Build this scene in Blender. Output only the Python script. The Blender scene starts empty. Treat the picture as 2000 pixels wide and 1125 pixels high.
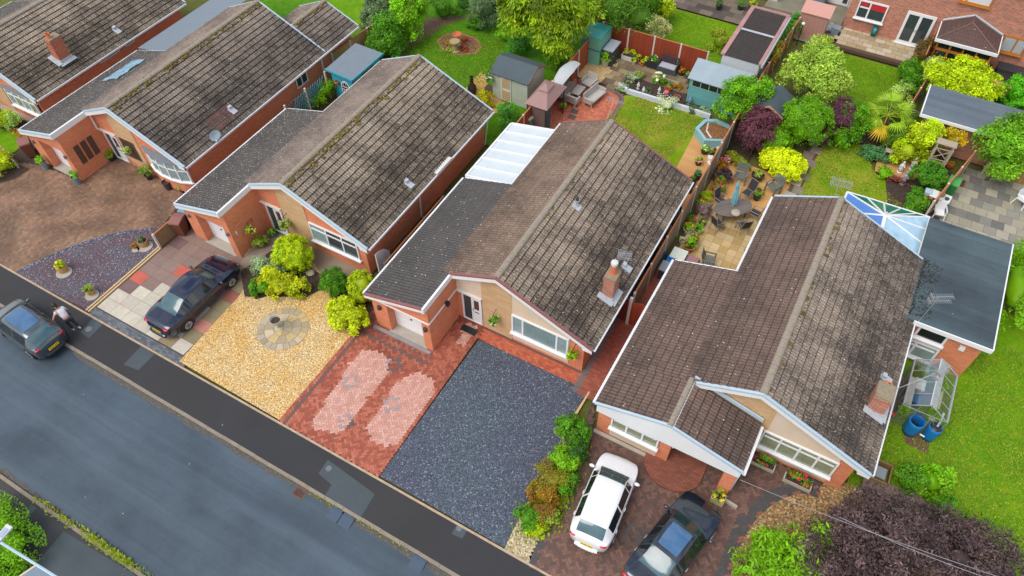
import bpy, math, random
import numpy as np
from mathutils import Vector, Matrix
SC = bpy.context.scene
COL = SC.collection
rnd = random.Random(7)
sin, cos, pi, R = math.sin, math.cos, math.pi, math.radians

# ---------------------------------------------------------------- camera (surveyed from the roof lines)
F_PX, PITCH, ROLL, YAW, CAM_H = 1421.15, R(51.7322), R(-1.00207), R(-30.19226), 28.0
_fw = Vector((sin(YAW)*cos(PITCH), cos(YAW)*cos(PITCH), -sin(PITCH)))
_rt = Vector((cos(YAW), -sin(YAW), 0)); _up = _rt.cross(_fw)
_r = cos(ROLL)*_rt + sin(ROLL)*_up; _u = -sin(ROLL)*_rt + cos(ROLL)*_up
cam_d = bpy.data.cameras.new('camera'); cam = bpy.data.objects.new('camera', cam_d); COL.objects.link(cam)
cam_d.sensor_width = 36; cam_d.lens = 36*F_PX/2000; cam_d.clip_end = 2000; cam_d.clip_start = .1
mw = Matrix((( _r.x, _u.x, -_fw.x, 0), (_r.y, _u.y, -_fw.y, 0), (_r.z, _u.z, -_fw.z, CAM_H), (0, 0, 0, 1)))
cam.matrix_world = mw
SC.camera = cam
def P(px, py, z=0.0):
    "plan position of a photo pixel at a known height"
    d = _fw + _r*((px-1000)/F_PX) - _u*((py-562.5)/F_PX)
    t = (z-CAM_H)/d.z
    return (d.x*t, d.y*t)
def P3(px, py, z=0.0):
    x, y = P(px, py, z); return (x, y, z)

# ---------------------------------------------------------------- mesh collector
class M:
    def __init__(s): s.v = []; s.f = []; s.mi = []; s.uv = {}; s.col = {}; s.cm = 0; s.cc = None; s.smooth = False
    def add(s, vs, fs, uvs=None):
        o = len(s.v); s.v += [tuple(p) for p in vs]
        for k, f in enumerate(fs):
            if uvs: s.uv[len(s.f)] = uvs[k]
            if s.cc is not None: s.col[len(s.f)] = s.cc
            s.f.append([o+i for i in f]); s.mi.append(s.cm)
        return s
    def box(s, x0, x1, y0, y1, z0, z1):
        v = [(x0,y0,z0),(x1,y0,z0),(x1,y1,z0),(x0,y1,z0),(x0,y0,z1),(x1,y0,z1),(x1,y1,z1),(x0,y1,z1)]
        return s.add(v, [(0,3,2,1),(4,5,6,7),(0,1,5,4),(1,2,6,5),(2,3,7,6),(3,0,4,7)])
    def obox(s, c, d, rz=0, rx=0, ry=0):
        m = Matrix.Rotation(rz,3,'Z') @ Matrix.Rotation(ry,3,'Y') @ Matrix.Rotation(rx,3,'X')
        c = Vector(c); v = []
        for z in (-.5,.5):
            for x, y in ((-.5,-.5),(.5,-.5),(.5,.5),(-.5,.5)):
                v.append(tuple(c + m @ Vector((x*d[0], y*d[1], z*d[2]))))
        return s.add(v, [(0,3,2,1),(4,5,6,7),(0,1,5,4),(1,2,6,5),(2,3,7,6),(3,0,4,7)])
    def _pr(s, a, b):
        n = len(a)
        # orientation: make side faces point outward
        A = [Vector(p) for p in a]; nrm = Vector((0,0,0))
        for i in range(n): nrm += A[i].cross(A[(i+1)%n])
        d = Vector(b[0]) - A[0]
        fs = [(i,(i+1)%n,n+(i+1)%n,n+i) for i in range(n)] + [tuple(range(n))[::-1], tuple(range(n,2*n))]
        if nrm.dot(d) < 0: fs = [tuple(reversed(f)) for f in fs]
        return s.add(list(a)+list(b), fs)
    def prism(s, poly, z0, z1): return s._pr([(x,y,z0) for x,y in poly], [(x,y,z1) for x,y in poly])
    def prismy(s, poly, y0, y1): return s._pr([(x,y0,z) for x,z in poly], [(x,y1,z) for x,z in poly])
    def prismx(s, poly, x0, x1): return s._pr([(x0,y,z) for y,z in poly], [(x1,y,z) for y,z in poly])
    def sheet(s, poly, z):
        a = sum(poly[i][0]*poly[(i+1)%len(poly)][1]-poly[(i+1)%len(poly)][0]*poly[i][1] for i in range(len(poly)))
        if a < 0: poly = poly[::-1]
        return s.add([(x,y,z) for x,y in poly], [tuple(range(len(poly)))])
    def tube(s, p, q, r, n=6, r2=None, cap=True):
        p = Vector(p); q = Vector(q); d = (q-p)
        if d.length < 1e-6: return s
        d.normalize(); a = d.orthogonal().normalized(); b = d.cross(a); r2 = r if r2 is None else r2
        v = [tuple(p+(a*cos(2*pi*i/n)+b*sin(2*pi*i/n))*r) for i in range(n)] + [tuple(q+(a*cos(2*pi*i/n)+b*sin(2*pi*i/n))*r2) for i in range(n)]
        fs = [(i,(i+1)%n,n+(i+1)%n,n+i) for i in range(n)]
        if cap: fs += [tuple(range(n))[::-1], tuple(range(n,2*n))]
        return s.add(v, fs)
    def path(s, pts, r, n=6):
        for a, b in zip(pts[:-1], pts[1:]): s.tube(a, b, r, n)
        return s
    def lathe(s, prof, c=(0,0,0), n=14):
        v = []; fs = []; k = len(prof)
        for i in range(n):
            a = 2*pi*i/n
            for r, z in prof: v.append((c[0]+r*cos(a), c[1]+r*sin(a), c[2]+z))
        for i in range(n):
            j = (i+1) % n
            for t in range(k-1): fs.append((i*k+t, j*k+t, j*k+t+1, i*k+t+1))
        return s.add(v, fs)
    def ell(s, c, r, nu=10, nv=6, jit=0, seed=1):
        rr = random.Random(seed); v = [(c[0],c[1],c[2]-r[2])]; fs = []
        for j in range(1, nv):
            t = pi*j/nv
            for i in range(nu):
                a = 2*pi*i/nu; k = 1+jit*(rr.random()-.5)
                v.append((c[0]+r[0]*sin(t)*cos(a)*k, c[1]+r[1]*sin(t)*sin(a)*k, c[2]-r[2]*cos(t)*k))
        v.append((c[0],c[1],c[2]+r[2])); L = len(v)-1
        for i in range(nu):
            fs.append((0, 1+(i+1)%nu, 1+i)); fs.append((L, 1+(nv-2)*nu+i, 1+(nv-2)*nu+(i+1)%nu))
        for j in range(nv-2):
            for i in range(nu):
                a = 1+j*nu+i; b = 1+j*nu+(i+1)%nu
                fs.append((a, b, b+nu, a+nu))
        return s.add(v, fs)
    def xf(s, mat, i0=0):
        for i in range(i0, len(s.v)): s.v[i] = tuple(mat @ Vector(s.v[i]))
        return s
    def mesh(s, name, mats, org=(0,0,0)):
        me = bpy.data.meshes.new(name)
        me.from_pydata([(x-org[0], y-org[1], z-org[2]) for x, y, z in s.v], [], s.f)
        if not isinstance(mats, (list, tuple)): mats = [mats]
        for m in mats: me.materials.append(m)
        if len(mats) > 1: me.polygons.foreach_set('material_index', s.mi)
        uvl = me.uv_layers.new(name='UVMap'); data = np.zeros(len(me.loops)*2, np.float32)
        V = s.v; li = 0
        for k, f in enumerate(s.f):
            if k in s.uv:
                for t in s.uv[k]: data[2*li] = t[0]; data[2*li+1] = t[1]; li += 1
            else:
                n = me.polygons[k].normal
                ax, ay, az = abs(n.x), abs(n.y), abs(n.z)
                for i in f:
                    x, y, z = V[i]
                    if az >= ax and az >= ay: data[2*li] = x; data[2*li+1] = y
                    elif ax >= ay: data[2*li] = y; data[2*li+1] = z
                    else: data[2*li] = x; data[2*li+1] = z
                    li += 1
        uvl.data.foreach_set('uv', data)
        if s.col:
            at = me.attributes.new('Col', 'FLOAT_COLOR', 'FACE'); arr = np.ones((len(s.f),4), np.float32)
            for k, c in s.col.items(): arr[k,:3] = c
            at.data.foreach_set('color', arr.ravel())
        if s.smooth: me.polygons.foreach_set('use_smooth', [True]*len(s.f))
        me.update(); return me
ORG = {}
def link(name, data): o = bpy.data.objects.new(name, data); COL.objects.link(o); return o
def tag(o, label, cat, group=None, kind=None):
    if label: o['label'] = label
    if cat: o['category'] = cat
    if group: o['group'] = group
    if kind: o['kind'] = kind
    return o
def thing(name, label, cat, at=(0,0,0), group=None, rz=0, world=True):
    "Empty at the base of a thing; parts added in world coordinates (world) or in its own axes"
    o = link(name, None); at = tuple(at) if len(at) == 3 else (at[0], at[1], 0)
    o.location = at; o.rotation_euler = (0,0,rz); o.empty_display_size = .2
    ORG[o.name] = at if world else (0,0,0)
    return tag(o, label, cat, group)
def part(T, name, mb, mat, label=None, kind=None):
    o = link(name, mb.mesh(name, mat, ORG[T.name])); ORG[o.name] = ORG[T.name]; o.parent = T
    if label: o['label'] = label
    if kind: o['kind'] = kind
    return o
def solo(name, label, cat, mb, mat, at=(0,0,0), group=None, kind=None):
    at = tuple(at) if len(at) == 3 else (at[0], at[1], 0)
    o = link(name, mb.mesh(name, mat, at)); o.location = at
    return tag(o, label, cat, group, kind)
def struct(name, mb, mat): return tag(link(name, mb.mesh(name, mat)), None, None, None, 'structure')
def dup(root, loc, rz=0, label=None, group=None, sc=1):
    r = root.copy(); COL.objects.link(r); r.location = loc; r.rotation_euler = (0,0,rz); r.scale = (sc,)*3
    if label: r['label'] = label
    if group: r['group'] = group
    for ch in list(root.children):
        c = ch.copy(); COL.objects.link(c); c.parent = r
        for g in list(ch.children):
            d = g.copy(); COL.objects.link(d); d.parent = c
    return r
# ---------------------------------------------------------------- materials
def lin(c): c /= 255; return c/12.92 if c <= .04045 else ((c+.055)/1.055)**2.4
def S(r, g, b, k=.8): return (lin(r)*k, lin(g)*k, lin(b)*k, 1)
class NT:
    def __init__(s, name):
        s.m = bpy.data.materials.new(name); s.m.use_nodes = True; s.t = s.m.node_tree; s.t.nodes.clear()
        s.out = s.t.nodes.new('ShaderNodeOutputMaterial')
    def n(s, typ, _o=0, _p={}, **ins):
        nd = s.t.nodes.new('ShaderNode'+typ)
        for k, v in _p.items(): setattr(nd, k, v)
        for k, v in ins.items():
            k = k.replace('_', ' ') if k not in nd.inputs else k
            if k.startswith('i') and k[1:].isdigit(): sk = nd.inputs[int(k[1:])]
            else: sk = nd.inputs[k]
            if isinstance(v, bpy.types.NodeSocket): s.t.links.new(v, sk)
            else: sk.default_value = v
        return nd.outputs[_o]
    def noise(s, scale, vec=None, det=3, rough=.55, dist=0, dim='3D'):
        kw = dict(Scale=scale, Detail=det, Roughness=rough, Distortion=dist)
        if vec is not None: kw['Vector'] = vec
        return s.n('TexNoise', 0, {'noise_dimensions': dim}, **kw)
    def ramp(s, fac, stops, interp='LINEAR'):
        nd = s.t.nodes.new('ShaderNodeValToRGB'); e = nd.color_ramp.elements; nd.color_ramp.interpolation = interp
        while len(e) < len(stops): e.new(.5)
        for x, (p, c) in zip(e, stops):
            x.position = p; x.color = c if hasattr(c, '__len__') else (c, c, c, 1)
        s.t.links.new(fac, nd.inputs[0]); return nd.outputs[0]
    def math(s, op, a, b=0, clamp=False): return s.n('Math', 0, {'operation': op, 'use_clamp': clamp}, i0=a, i1=b)
    def mix(s, fac, a, b, mode='MIX'):
        nd = s.t.nodes.new('ShaderNodeMix'); nd.data_type = 'RGBA'; nd.blend_type = mode
        for sk, v in ((nd.inputs[0], fac), (nd.inputs[6], a), (nd.inputs[7], b)):
            if isinstance(v, bpy.types.NodeSocket): s.t.links.new(v, sk)
            else: sk.default_value = v
        return nd.outputs[2]
    def pos(s): return s.n('NewGeometry', 0)
    def obj(s): return s.n('TexCoord', 3)
    def uv(s): return s.n('TexCoord', 2)
    def val(s, col, amt, fac):
        "scale a colour by 1 +- amt driven by fac (0..1)"
        k = s.math('MULTIPLY_ADD', fac, 2*amt); k.node.inputs[2].default_value = 1-amt
        return s.n('VectorMath', 0, {'operation': 'SCALE'}, i0=col, Scale=k)
    def bump(s, h, strength=.3, dist=.02, normal=None):
        kw = dict(Height=h, Strength=strength, Distance=dist)
        if normal is not None: kw['Normal'] = normal
        return s.n('Bump', 0, **kw)
    def bsdf(s, base, rough=.6, normal=None, **kw):
        ins = {'Base Color': base, 'Roughness': rough}
        if normal is not None: ins['Normal'] = normal
        ins.update(kw); nd = s.t.nodes.new('ShaderNodeBsdfPrincipled')
        for k, v in ins.items():
            if isinstance(v, bpy.types.NodeSocket): s.t.links.new(v, nd.inputs[k])
            else: nd.inputs[k].default_value = v
        return nd.outputs[0]
    def done(s, sh): s.t.links.new(sh, s.out.inputs[0]); return s.m
_mc = {}
def simple(name, col, rough=.6, metal=0, var=.12, scale=6, bump=0, bscale=60, **kw):
    if name in _mc: return _mc[name]
    t = NT(name); o = t.obj(); f = t.noise(scale, o, 4)
    c = t.val(_rgb(t, col), var, f)
    nm = t.bump(t.noise(bscale, o, 3), bump, .01) if bump else None
    rr = t.math('MULTIPLY_ADD', f, .15); rr.node.inputs[2].default_value = max(.02, rough-.075)
    _mc[name] = t.done(t.bsdf(c, rr, nm, Metallic=metal, **kw)); return _mc[name]
def _rgb(t, col):
    o = t.n('RGB'); o.default_value = col; return o
def pal(name, cols, scale, rough=.85, bump=.5, detail_scale=None, world=True, patch=None, bdist=.03, dots=None):
    "stones: each cell of a Voronoi takes a colour of the palette"
    t = NT(name); v = t.pos() if world else t.obj()
    w = t.n('TexVoronoi', 1, Vector=v, Scale=scale, Randomness=1.0)
    d = t.n('TexVoronoi', 0, Vector=v, Scale=scale, Randomness=1.0)
    r = t.n('SeparateColor', 0, Color=w)
    k = len(cols); c = t.ramp(r, [((i+.5)/k, x) for i, x in enumerate(cols)])
    g = t.n('SeparateColor', 1, Color=w); c = t.val(c, .25, g)
    if patch:
        pc, ps, lo, hi = patch; f = t.ramp(t.noise(ps, v, 4), [(lo, 0.), (hi, 1.)])
        c = t.mix(f, c, t.n('VectorMath', 0, {'operation': 'MULTIPLY'}, i0=c, i1=pc[:3]))
    if dots:
        w2 = t.n('TexVoronoi', 1, Vector=v, Scale=scale*.8, Randomness=1.0); b = t.n('SeparateColor', 2, Color=w2)
        c = t.mix(t.ramp(b, [(dots[1], 0.), (dots[1]+.01, 1.)]), c, dots[0])
    e = t.ramp(d, [(.0, 1.), (.75, .0)])
    c = t.mix(t.ramp(d, [(.45, 0.), (.8, .55)]), c, S(60,50,42))
    return t.done(t.bsdf(c, rough, t.bump(e, bump, bdist)))
def brickm(name, c1, c2, mortar, bw=.225, bh=.075, mw=.01, rough=.85, var=.25, bump=.4, dirt=None, rot=0, patch=None, wet=None):
    t = NT(name); v = t.uv()
    if rot: v = t.n('Mapping', 0, Vector=v, Rotation=(0,0,rot))
    nd = t.t.nodes.new('ShaderNodeTexBrick'); t.t.links.new(v, nd.inputs['Vector'])
    for k, x in (('Color1', c1), ('Color2', c2), ('Mortar', mortar), ('Scale', 1.), ('Mortar Size', mw), ('Mortar Smooth', .2), ('Bias', 0.), ('Brick Width', bw), ('Row Height', bh)): nd.inputs[k].default_value = x
    c = nd.outputs[0]; p = t.obj()
    c = t.val(c, var, t.noise(1.2, p, 5)); c = t.val(c, var*.6, t.noise(22, p, 3))
    if patch:
        pc, ps, lo, hi, st = patch
        c = t.mix(t.math('MULTIPLY', t.ramp(t.noise(ps, p, 5, .6), [(lo, 0.), (hi, 1.)]), st), c, pc)
    h = t.math('MULTIPLY_ADD', nd.outputs[1], -1.); h.node.inputs[2].default_value = 1
    h = t.math('ADD', h, t.math('MULTIPLY', t.noise(60, p, 2), .3))
    return t.done(t.bsdf(c, rough, t.bump(h, bump, .008)))
def facecol(name, rough=.75, var=.2, bump=.25, scale=30, spec=.4):
    "colour comes with every face (blocks, slabs, leaves of one part)"
    if name in _mc: return _mc[name]
    t = NT(name); a = t.n('Attribute', 0, {'attribute_name': 'Col'}); p = t.pos()
    c = t.val(a, var, t.noise(2.5, p, 5, .65)); c = t.val(c, var*.6, t.noise(scale, p, 2))
    _mc[name] = t.done(t.bsdf(c, rough, t.bump(t.noise(scale*1.5, p, 2), bump, .008), **{'Specular IOR Level': spec})); return _mc[name]
def leafm(name, col, col2=None, rough=.5, trans=.35, spec=.35):
    if name in _mc: return _mc[name]
    t = NT(name); a = t.n('Attribute', 0, {'attribute_name': 'Col'}); sep = t.n('SeparateColor', 0, Color=a); g = t.n('SeparateColor', 1, Color=a)
    c = t.mix(g, col, col2 or col); oi = t.n('ObjectInfo', 5)
    c = t.n('VectorMath', 0, {'operation': 'SCALE'}, i0=c, Scale=sep); c = t.val(c, .08, oi)
    b = t.bsdf(c, rough, **{'Specular IOR Level': spec}); tr = t.n('BsdfTranslucent', 0, Color=c)
    _mc[name] = t.done(t.n('MixShader', 0, i0=trans, i1=b, i2=tr)); return _mc[name]
def glassm(name, col, rough=.06, **kw):
    if name in _mc: return _mc[name]
    t = NT(name); p = t.obj(); c = t.val(_rgb(t, col), .35, t.noise(2.2, p, 3))
    _mc[name] = t.done(t.bsdf(c, rough, **{'Specular IOR Level': .8, **kw})); return _mc[name]
def clearglass(name, tint=(.9,.95,.95,1), fac=.18):
    if name in _mc: return _mc[name]
    t = NT(name); g = t.n('BsdfGlossy', 0, Color=(1,1,1,1), Roughness=.04); tr = t.n('BsdfTransparent', 0, Color=tint)
    _mc[name] = t.done(t.n('MixShader', 0, i0=fac, i1=tr, i2=g)); return _mc[name]
def roofm(name, light, dark, moss, con=.8, band=.8, specks=.35, tint=None, dots=.05, ds=4.5):
    "interlocking tiles: UV counts tiles (u) and courses (v); weather blotches, laps darkened by moss and painted gap shade, lichen"
    t = NT(name); uv = t.uv(); p = t.obj()
    fr = t.n('VectorMath', 0, {'operation': 'FRACTION'}, i0=uv)
    hf = t.n('VectorMath', 0, {'operation': 'FLOOR'}, i0=t.n('VectorMath', 0, {'operation': 'MULTIPLY'}, i0=uv, i1=(2,1,1)))
    fl = t.n('VectorMath', 0, {'operation': 'FLOOR'}, i0=uv)
    w = t.n('TexWhiteNoise', 0, {'noise_dimensions': '2D'}, Vector=fl); w2 = t.n('TexWhiteNoise', 0, {'noise_dimensions': '2D'}, Vector=hf)
    big = t.noise(.45, p, 4, .6); fine = t.noise(26, p, 4, .75)
    suv = t.n('VectorMath', 0, {'operation': 'MULTIPLY'}, i0=uv, i1=(4.2,3.6,1))
    mid = t.noise(1.25, suv, 4, .8)
    f = t.math('ADD', t.math('MULTIPLY', w, .06), t.math('MULTIPLY', w2, .07))
    f = t.math('ADD', f, t.math('MULTIPLY', mid, .9)); f = t.math('ADD', f, t.math('MULTIPLY', big, .5))
    f = t.math('ADD', f, t.math('MULTIPLY', fine, .25))
    vv = t.n('SeparateXYZ', 1, Vector=uv); f = t.math('ADD', f, t.math('MULTIPLY', t.ramp(t.math('DIVIDE', vv, 15.), [(0.,1.),(.75,.0),(1.,.12)]), .13))
    k = t.math('MULTIPLY_ADD', f, 2.6, True); k.node.inputs[2].default_value = -2.14
    mean = tuple((light[i]+dark[i])/2*.96 for i in range(3))+(1,)
    c = t.mix(k, dark, light); c = t.mix(con, mean, c)
    if tint: c = t.mix(t.ramp(t.noise(.8, p, 5, .6), [(.45,0.),(.65,.6)]), c, tint)
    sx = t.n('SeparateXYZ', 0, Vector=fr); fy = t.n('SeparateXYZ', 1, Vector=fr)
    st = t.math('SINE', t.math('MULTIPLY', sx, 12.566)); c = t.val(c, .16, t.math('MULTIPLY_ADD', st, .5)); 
    jf = t.ramp(t.math('ADD', fy, t.math('MULTIPLY', t.noise(14, p, 3, .7), .14)), [(.0,1.), (.17,1.), (.27,0.), (.97,0.), (1.,1.)])  # dark course lines: shade of the lap gaps painted in together with moss
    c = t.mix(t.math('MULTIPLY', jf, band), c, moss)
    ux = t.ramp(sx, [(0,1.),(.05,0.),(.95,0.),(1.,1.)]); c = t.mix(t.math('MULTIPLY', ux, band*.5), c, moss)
    m2 = t.ramp(t.noise(1.6, p, 6, .8), [(.56, 0.), (.7, 1.)]); c = t.mix(t.math('MULTIPLY', m2, .5), c, moss)
    vd = t.n('TexVoronoi', 0, Vector=p, Scale=ds, Randomness=1.); vc = t.n('SeparateColor', 0, Color=t.n('TexVoronoi', 1, Vector=p, Scale=ds, Randomness=1.))
    sp = t.math('MULTIPLY', t.ramp(vd, [(dots*1.6, 1.), (dots*1.6+.04, 0.)]), t.ramp(vc, [(1-specks, 0.), (1-specks+.01, 1.)])); c = t.mix(sp, c, S(228,220,204))
    c = t.val(c, .22, fine)
    return t.done(t.bsdf(c, .85, t.bump(t.noise(45, p, 3), .4, .012)))
def grassm(name, a, b, d, s1=.35, s2=2.2):
    t = NT(name); p = t.pos()
    c = t.mix(t.ramp(t.noise(s1, p, 5, .6), [(.35,0.),(.65,1.)]), a, b)
    c = t.mix(t.ramp(t.noise(s2, p, 6, .7), [(.45,0.),(.85,.8)]), c, d)
    n2 = t.noise(30, p, 4, .8); c = t.val(c, .5, n2); c = t.val(c, .4, t.noise(8, p, 5, .8)); c = t.val(c, .3, t.noise(90, p, 2))
    return t.done(t.bsdf(c, .9, t.bump(n2, .9, .05), **{'Specular IOR Level': .15}))
def tarmac(name, col, col2, rough=.7, streak=None):
    t = NT(name); p = t.pos(); c = t.mix(t.ramp(t.noise(.25, p, 5, .6), [(.35,0.),(.65,1.)]), col, col2)
    if streak:
        m = t.n('Mapping', 0, Vector=p, Scale=(.06,.9,1)); c = t.mix(t.math('MULTIPLY', t.ramp(t.noise(1, m, 5, .6), [(.45,0.),(.7,1.)]), .6), c, streak); m = t.n('Mapping', 0, Vector=p, Scale=(.05,1.5,1), Location=(3,7,0)); c = t.mix(t.math('MULTIPLY', t.ramp(t.noise(1, m, 4, .6), [(.5,0.),(.66,1.)]), .5), c, col2); c = t.val(c, .16, t.noise(24, p, 4, .8))
    f = t.noise(70, p, 3, .8); c = t.val(c, .22, f); c = t.val(c, .1, t.noise(6, p, 4))
    vd = t.n('TexVoronoi', 0, Vector=p, Scale=1.1, Randomness=1.); c = t.mix(t.ramp(vd, [(.02,1.),(.028,0.)]), c, S(190,190,185))
    rr = t.ramp(t.noise(.5, p, 4), [(.3, rough-.12), (.7, rough+.1)])
    return t.done(t.bsdf(c, rr, t.bump(f, .35, .008)))
def woodm(name, c1, c2, plank=.12, axis=0, rough=.7, gap=True):
    "upright or lying boards by UV"
    t = NT(name); uv = t.uv(); sp = t.n('SeparateXYZ', axis, Vector=uv)
    q = t.math('DIVIDE', sp, plank); fl = t.math('FLOOR', q); fr = t.math('FRACT', q)
    w = t.n('TexWhiteNoise', 0, {'noise_dimensions': '1D'}, W=fl)
    sc = (1.5,14,1) if axis == 1 else (14,1.5,1)
    g = t.noise(1, t.n('Mapping', 0, Vector=uv, Scale=sc), 5, .65)
    c = t.mix(t.math('ADD', t.math('MULTIPLY', w, .5), t.math('MULTIPLY', g, .55), True), c1, c2)
    c = t.val(c, .15, t.noise(1.5, t.obj(), 4))
    e = t.ramp(t.math('ABSOLUTE', t.math('SUBTRACT', fr, .5)), [(.43,0.),(.49,1.)])
    if gap: c = t.mix(t.math('MULTIPLY', e, .6), c, S(60,42,30))
    return t.done(t.bsdf(c, rough, t.bump(t.math('SUBTRACT', 1, e), .5, .012)))

WHITE = simple('white_upvc', S(248,249,250), .35, var=.05, scale=2)
OFFW = simple('off_white_paint', S(225,224,218), .5, var=.1)
BLACK = simple('black_plastic', S(38,40,42), .45)
DGREY = simple('dark_grey_plastic', S(66,68,72), .5)
GREY = simple('grey_metal', S(150,155,160), .4, metal=.5)
ALU = simple('aluminium', S(205,208,210), .35, metal=.6)
CONC = simple('concrete', S(180,172,160), .85, var=.25, scale=4, bump=.3)
PALEC = simple('pale_concrete_post', S(222,212,200), .8, var=.15, bump=.2)
TERRA = simple('terracotta', S(205,110,70), .75, var=.2, bump=.2)
STONE = simple('weathered_stone', S(190,180,158), .85, var=.3, scale=9, bump=.5)
SOIL = pal('soil', [S(70,55,45), S(95,75,60), S(60,48,40)], 22, bump=.8)
BRICK = brickm('orange_brick', S(226,128,86,.92), S(206,106,66,.92), S(220,170,136), var=.14, bump=.3)
BRICKD = brickm('red_brick', S(200,100,66), S(172,78,50), S(190,150,125), var=.2, bump=.3)
BRICKR = brickm('mixed_brick', S(214,122,92), S(150,88,72), S(208,178,158), var=.22, bump=.3)
BUFF = brickm('buff_stone', S(222,186,142), S(212,170,124), S(196,160,122), .45, .15, .008, var=.1, bump=.2)
CREAM = brickm('cream_stone', S(236,210,165), S(228,214,200), S(214,200,180), .5, .16, .008, var=.14, bump=.25, patch=(S(238,205,185), 3, .45, .6, .6))
GLASS = glassm('window_glass', S(62,74,78))
GLASSB = glassm('blind_glass', S(150,156,128))
GLASSV = glassm('window_glass_pale', S(150,172,172))
GLASSK = glassm('dark_glass', S(34,40,42))
FELT = simple('grey_felt', S(128,140,150), .8, var=.12, scale=3, bump=.3)
FELTD = simple('dark_felt', S(78,92,98), .75, var=.25, scale=1.5, bump=.25)
LEAD = simple('lead_flashing', S(190,196,202), .6, var=.2)
RUST = simple('rusty_steel', S(120,82,62), .8, var=.4)
FAC = facecol('paving')
FACS = facecol('smooth_paving', .6, .12, .1)
# ---------------------------------------------------------------- world, light
W = bpy.data.worlds.new('World'); SC.world = W; W.use_nodes = True
nt = W.node_tree; nt.nodes.clear()
SUN_EL, SUN_AZ = R(56), R(205)          # azimuth clockwise from +Y
def wn(t, **p):
    nd = nt.nodes.new('ShaderNode'+t)
    for k, v in p.items(): setattr(nd, k, v)
    return nd
sky = wn('TexSky', sky_type='NISHITA', sun_disc=False, sun_elevation=SUN_EL, sun_rotation=SUN_AZ, air_density=1.0, dust_density=2.0)
tc = wn('TexCoord'); nz = wn('TexNoise'); nz.inputs['Scale'].default_value = 2.6; nz.inputs['Detail'].default_value = 7; nz.inputs['Roughness'].default_value = .6
nt.links.new(tc.outputs['Generated'], nz.inputs['Vector'])
rp = wn('ValToRGB'); rp.color_ramp.elements[0].position = .40; rp.color_ramp.elements[1].position = .62
nt.links.new(nz.outputs[0], rp.inputs[0])
mx = wn('Mix', data_type='RGBA'); nt.links.new(rp.outputs[0], mx.inputs[0]); nt.links.new(sky.outputs[0], mx.inputs[6]); mx.inputs[7].default_value = (7.6, 7.6, 7.7, 1)
bg = wn('Background'); bg.inputs['Strength'].default_value = .13; nt.links.new(mx.outputs[2], bg.inputs[0])
wo = wn('OutputWorld'); nt.links.new(bg.outputs[0], wo.inputs[0])
sd = bpy.data.lights.new('sun', 'SUN'); sd.energy = 1.5; sd.angle = R(36); sd.color = (1, .95, .88)
so = bpy.data.objects.new('sun', sd); COL.objects.link(so)
sv = Vector((sin(SUN_AZ)*cos(SUN_EL), cos(SUN_AZ)*cos(SUN_EL), sin(SUN_EL)))
so.rotation_euler = sv.to_track_quat('Z', 'Y').to_euler(); so.location = sv*60
SC.view_settings.view_transform = 'Standard'; SC.view_settings.look = 'None'; SC.view_settings.exposure = .5; SC.view_settings.gamma = 1
SC.cycles.max_bounces = 6; SC.cycles.transparent_max_bounces = 12; SC.cycles.use_denoising = True

# ---------------------------------------------------------------- setting: flat sheets
GRASS = grassm('lawn_grass', S(120,172,12), S(92,152,10), S(176,176,40))
GRASSY = grassm('dry_lawn_grass', S(136,166,16), S(108,158,14), S(216,184,86), .5, .8)
GRASSD = grassm('deep_green_grass', S(88,150,14), S(70,135,10), S(150,160,50))  # lawn of a deeper green
ROAD = tarmac('road_tarmac', S(76,93,107), S(54,69,82), .55, S(90,107,120))
PATHM = tarmac('path_tarmac', S(46,47,52), S(54,53,54), .75)
PATCHM = tarmac('patch_tarmac', S(76,86,92), S(70,80,84), .75)
FAR = tarmac('far_tarmac', S(52,56,62), S(64,58,54), .7)
GOLD = pal('golden_gravel', [S(250,222,160), S(232,190,110), S(255,240,205), S(222,170,90), S(244,210,142), S(210,172,122)], 22, patch=(S(255,240,205,1.), .6, .4, .6), bump=.6)
SLATEP = pal('plum_slate', [S(100,88,98), S(80,92,116), S(120,98,100), S(70,76,94), S(104,110,130), S(136,112,106)], 26, dots=(S(190,190,196), .95), bump=.6, patch=(S(255,225,225,1.), .5, .42, .6))
SLATEB = pal('blue_slate', [S(80,98,112), S(64,80,94), S(98,116,128), S(90,96,116), S(50,64,74), S(116,128,144)], 26, dots=(S(160,172,180), .95), bump=.6, patch=(S(255,236,250,1.), .22, .45, .65))
BROWNG = pal('brown_gravel', [S(190,155,105), S(150,112,66), S(214,186,140), S(118,86,52), S(172,130,76)], 14, bump=.7)
SANDM = pal('sand_gravel', [S(226,190,130), S(206,160,96), S(236,210,160)], 30, bump=.3)
OCHRE = tarmac('ochre_paving', S(222,166,96), S(200,144,84), .85, S(230,190,130))
BARK = pal('bark_chips', [S(150,92,54), S(178,120,70), S(110,68,44), S(200,150,90)], 24, bump=.9)
GAB = S(150,130,95)

ZL = [0]
def sheet(name, poly, z, mat): m = M(); m.sheet(poly, z); return struct(name, m, mat)
def rect(x0, x1, y0, y1): return [(x0,y0),(x1,y0),(x1,y1),(x0,y1)]
def pp(*a, z=0): return [P(x, y, z) for x, y in a]
EARTH = grassm('ground_grass', S(112,120,52), S(96,100,56), S(130,118,76))
sheet('ground', rect(-300,300,-200,400), -.12, EARTH)
sheet('road', rect(-110,60,.42,6.12), -.06, ROAD)
m = M(); m.box(-110,60,6.22,7.79,-.12,-.002); struct('footpath', m, PATHM)
m = M(); m.box(-110,60,7.79,7.88,-.1,.022); struct('path_edging', m, simple('pale_edging', S(190,166,140), .85, var=.4, scale=4, bump=.3))
m = M(); m.box(-110,60,-8,.3,-.12,-.002); struct('footpath_opposite', m, FAR)
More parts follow.
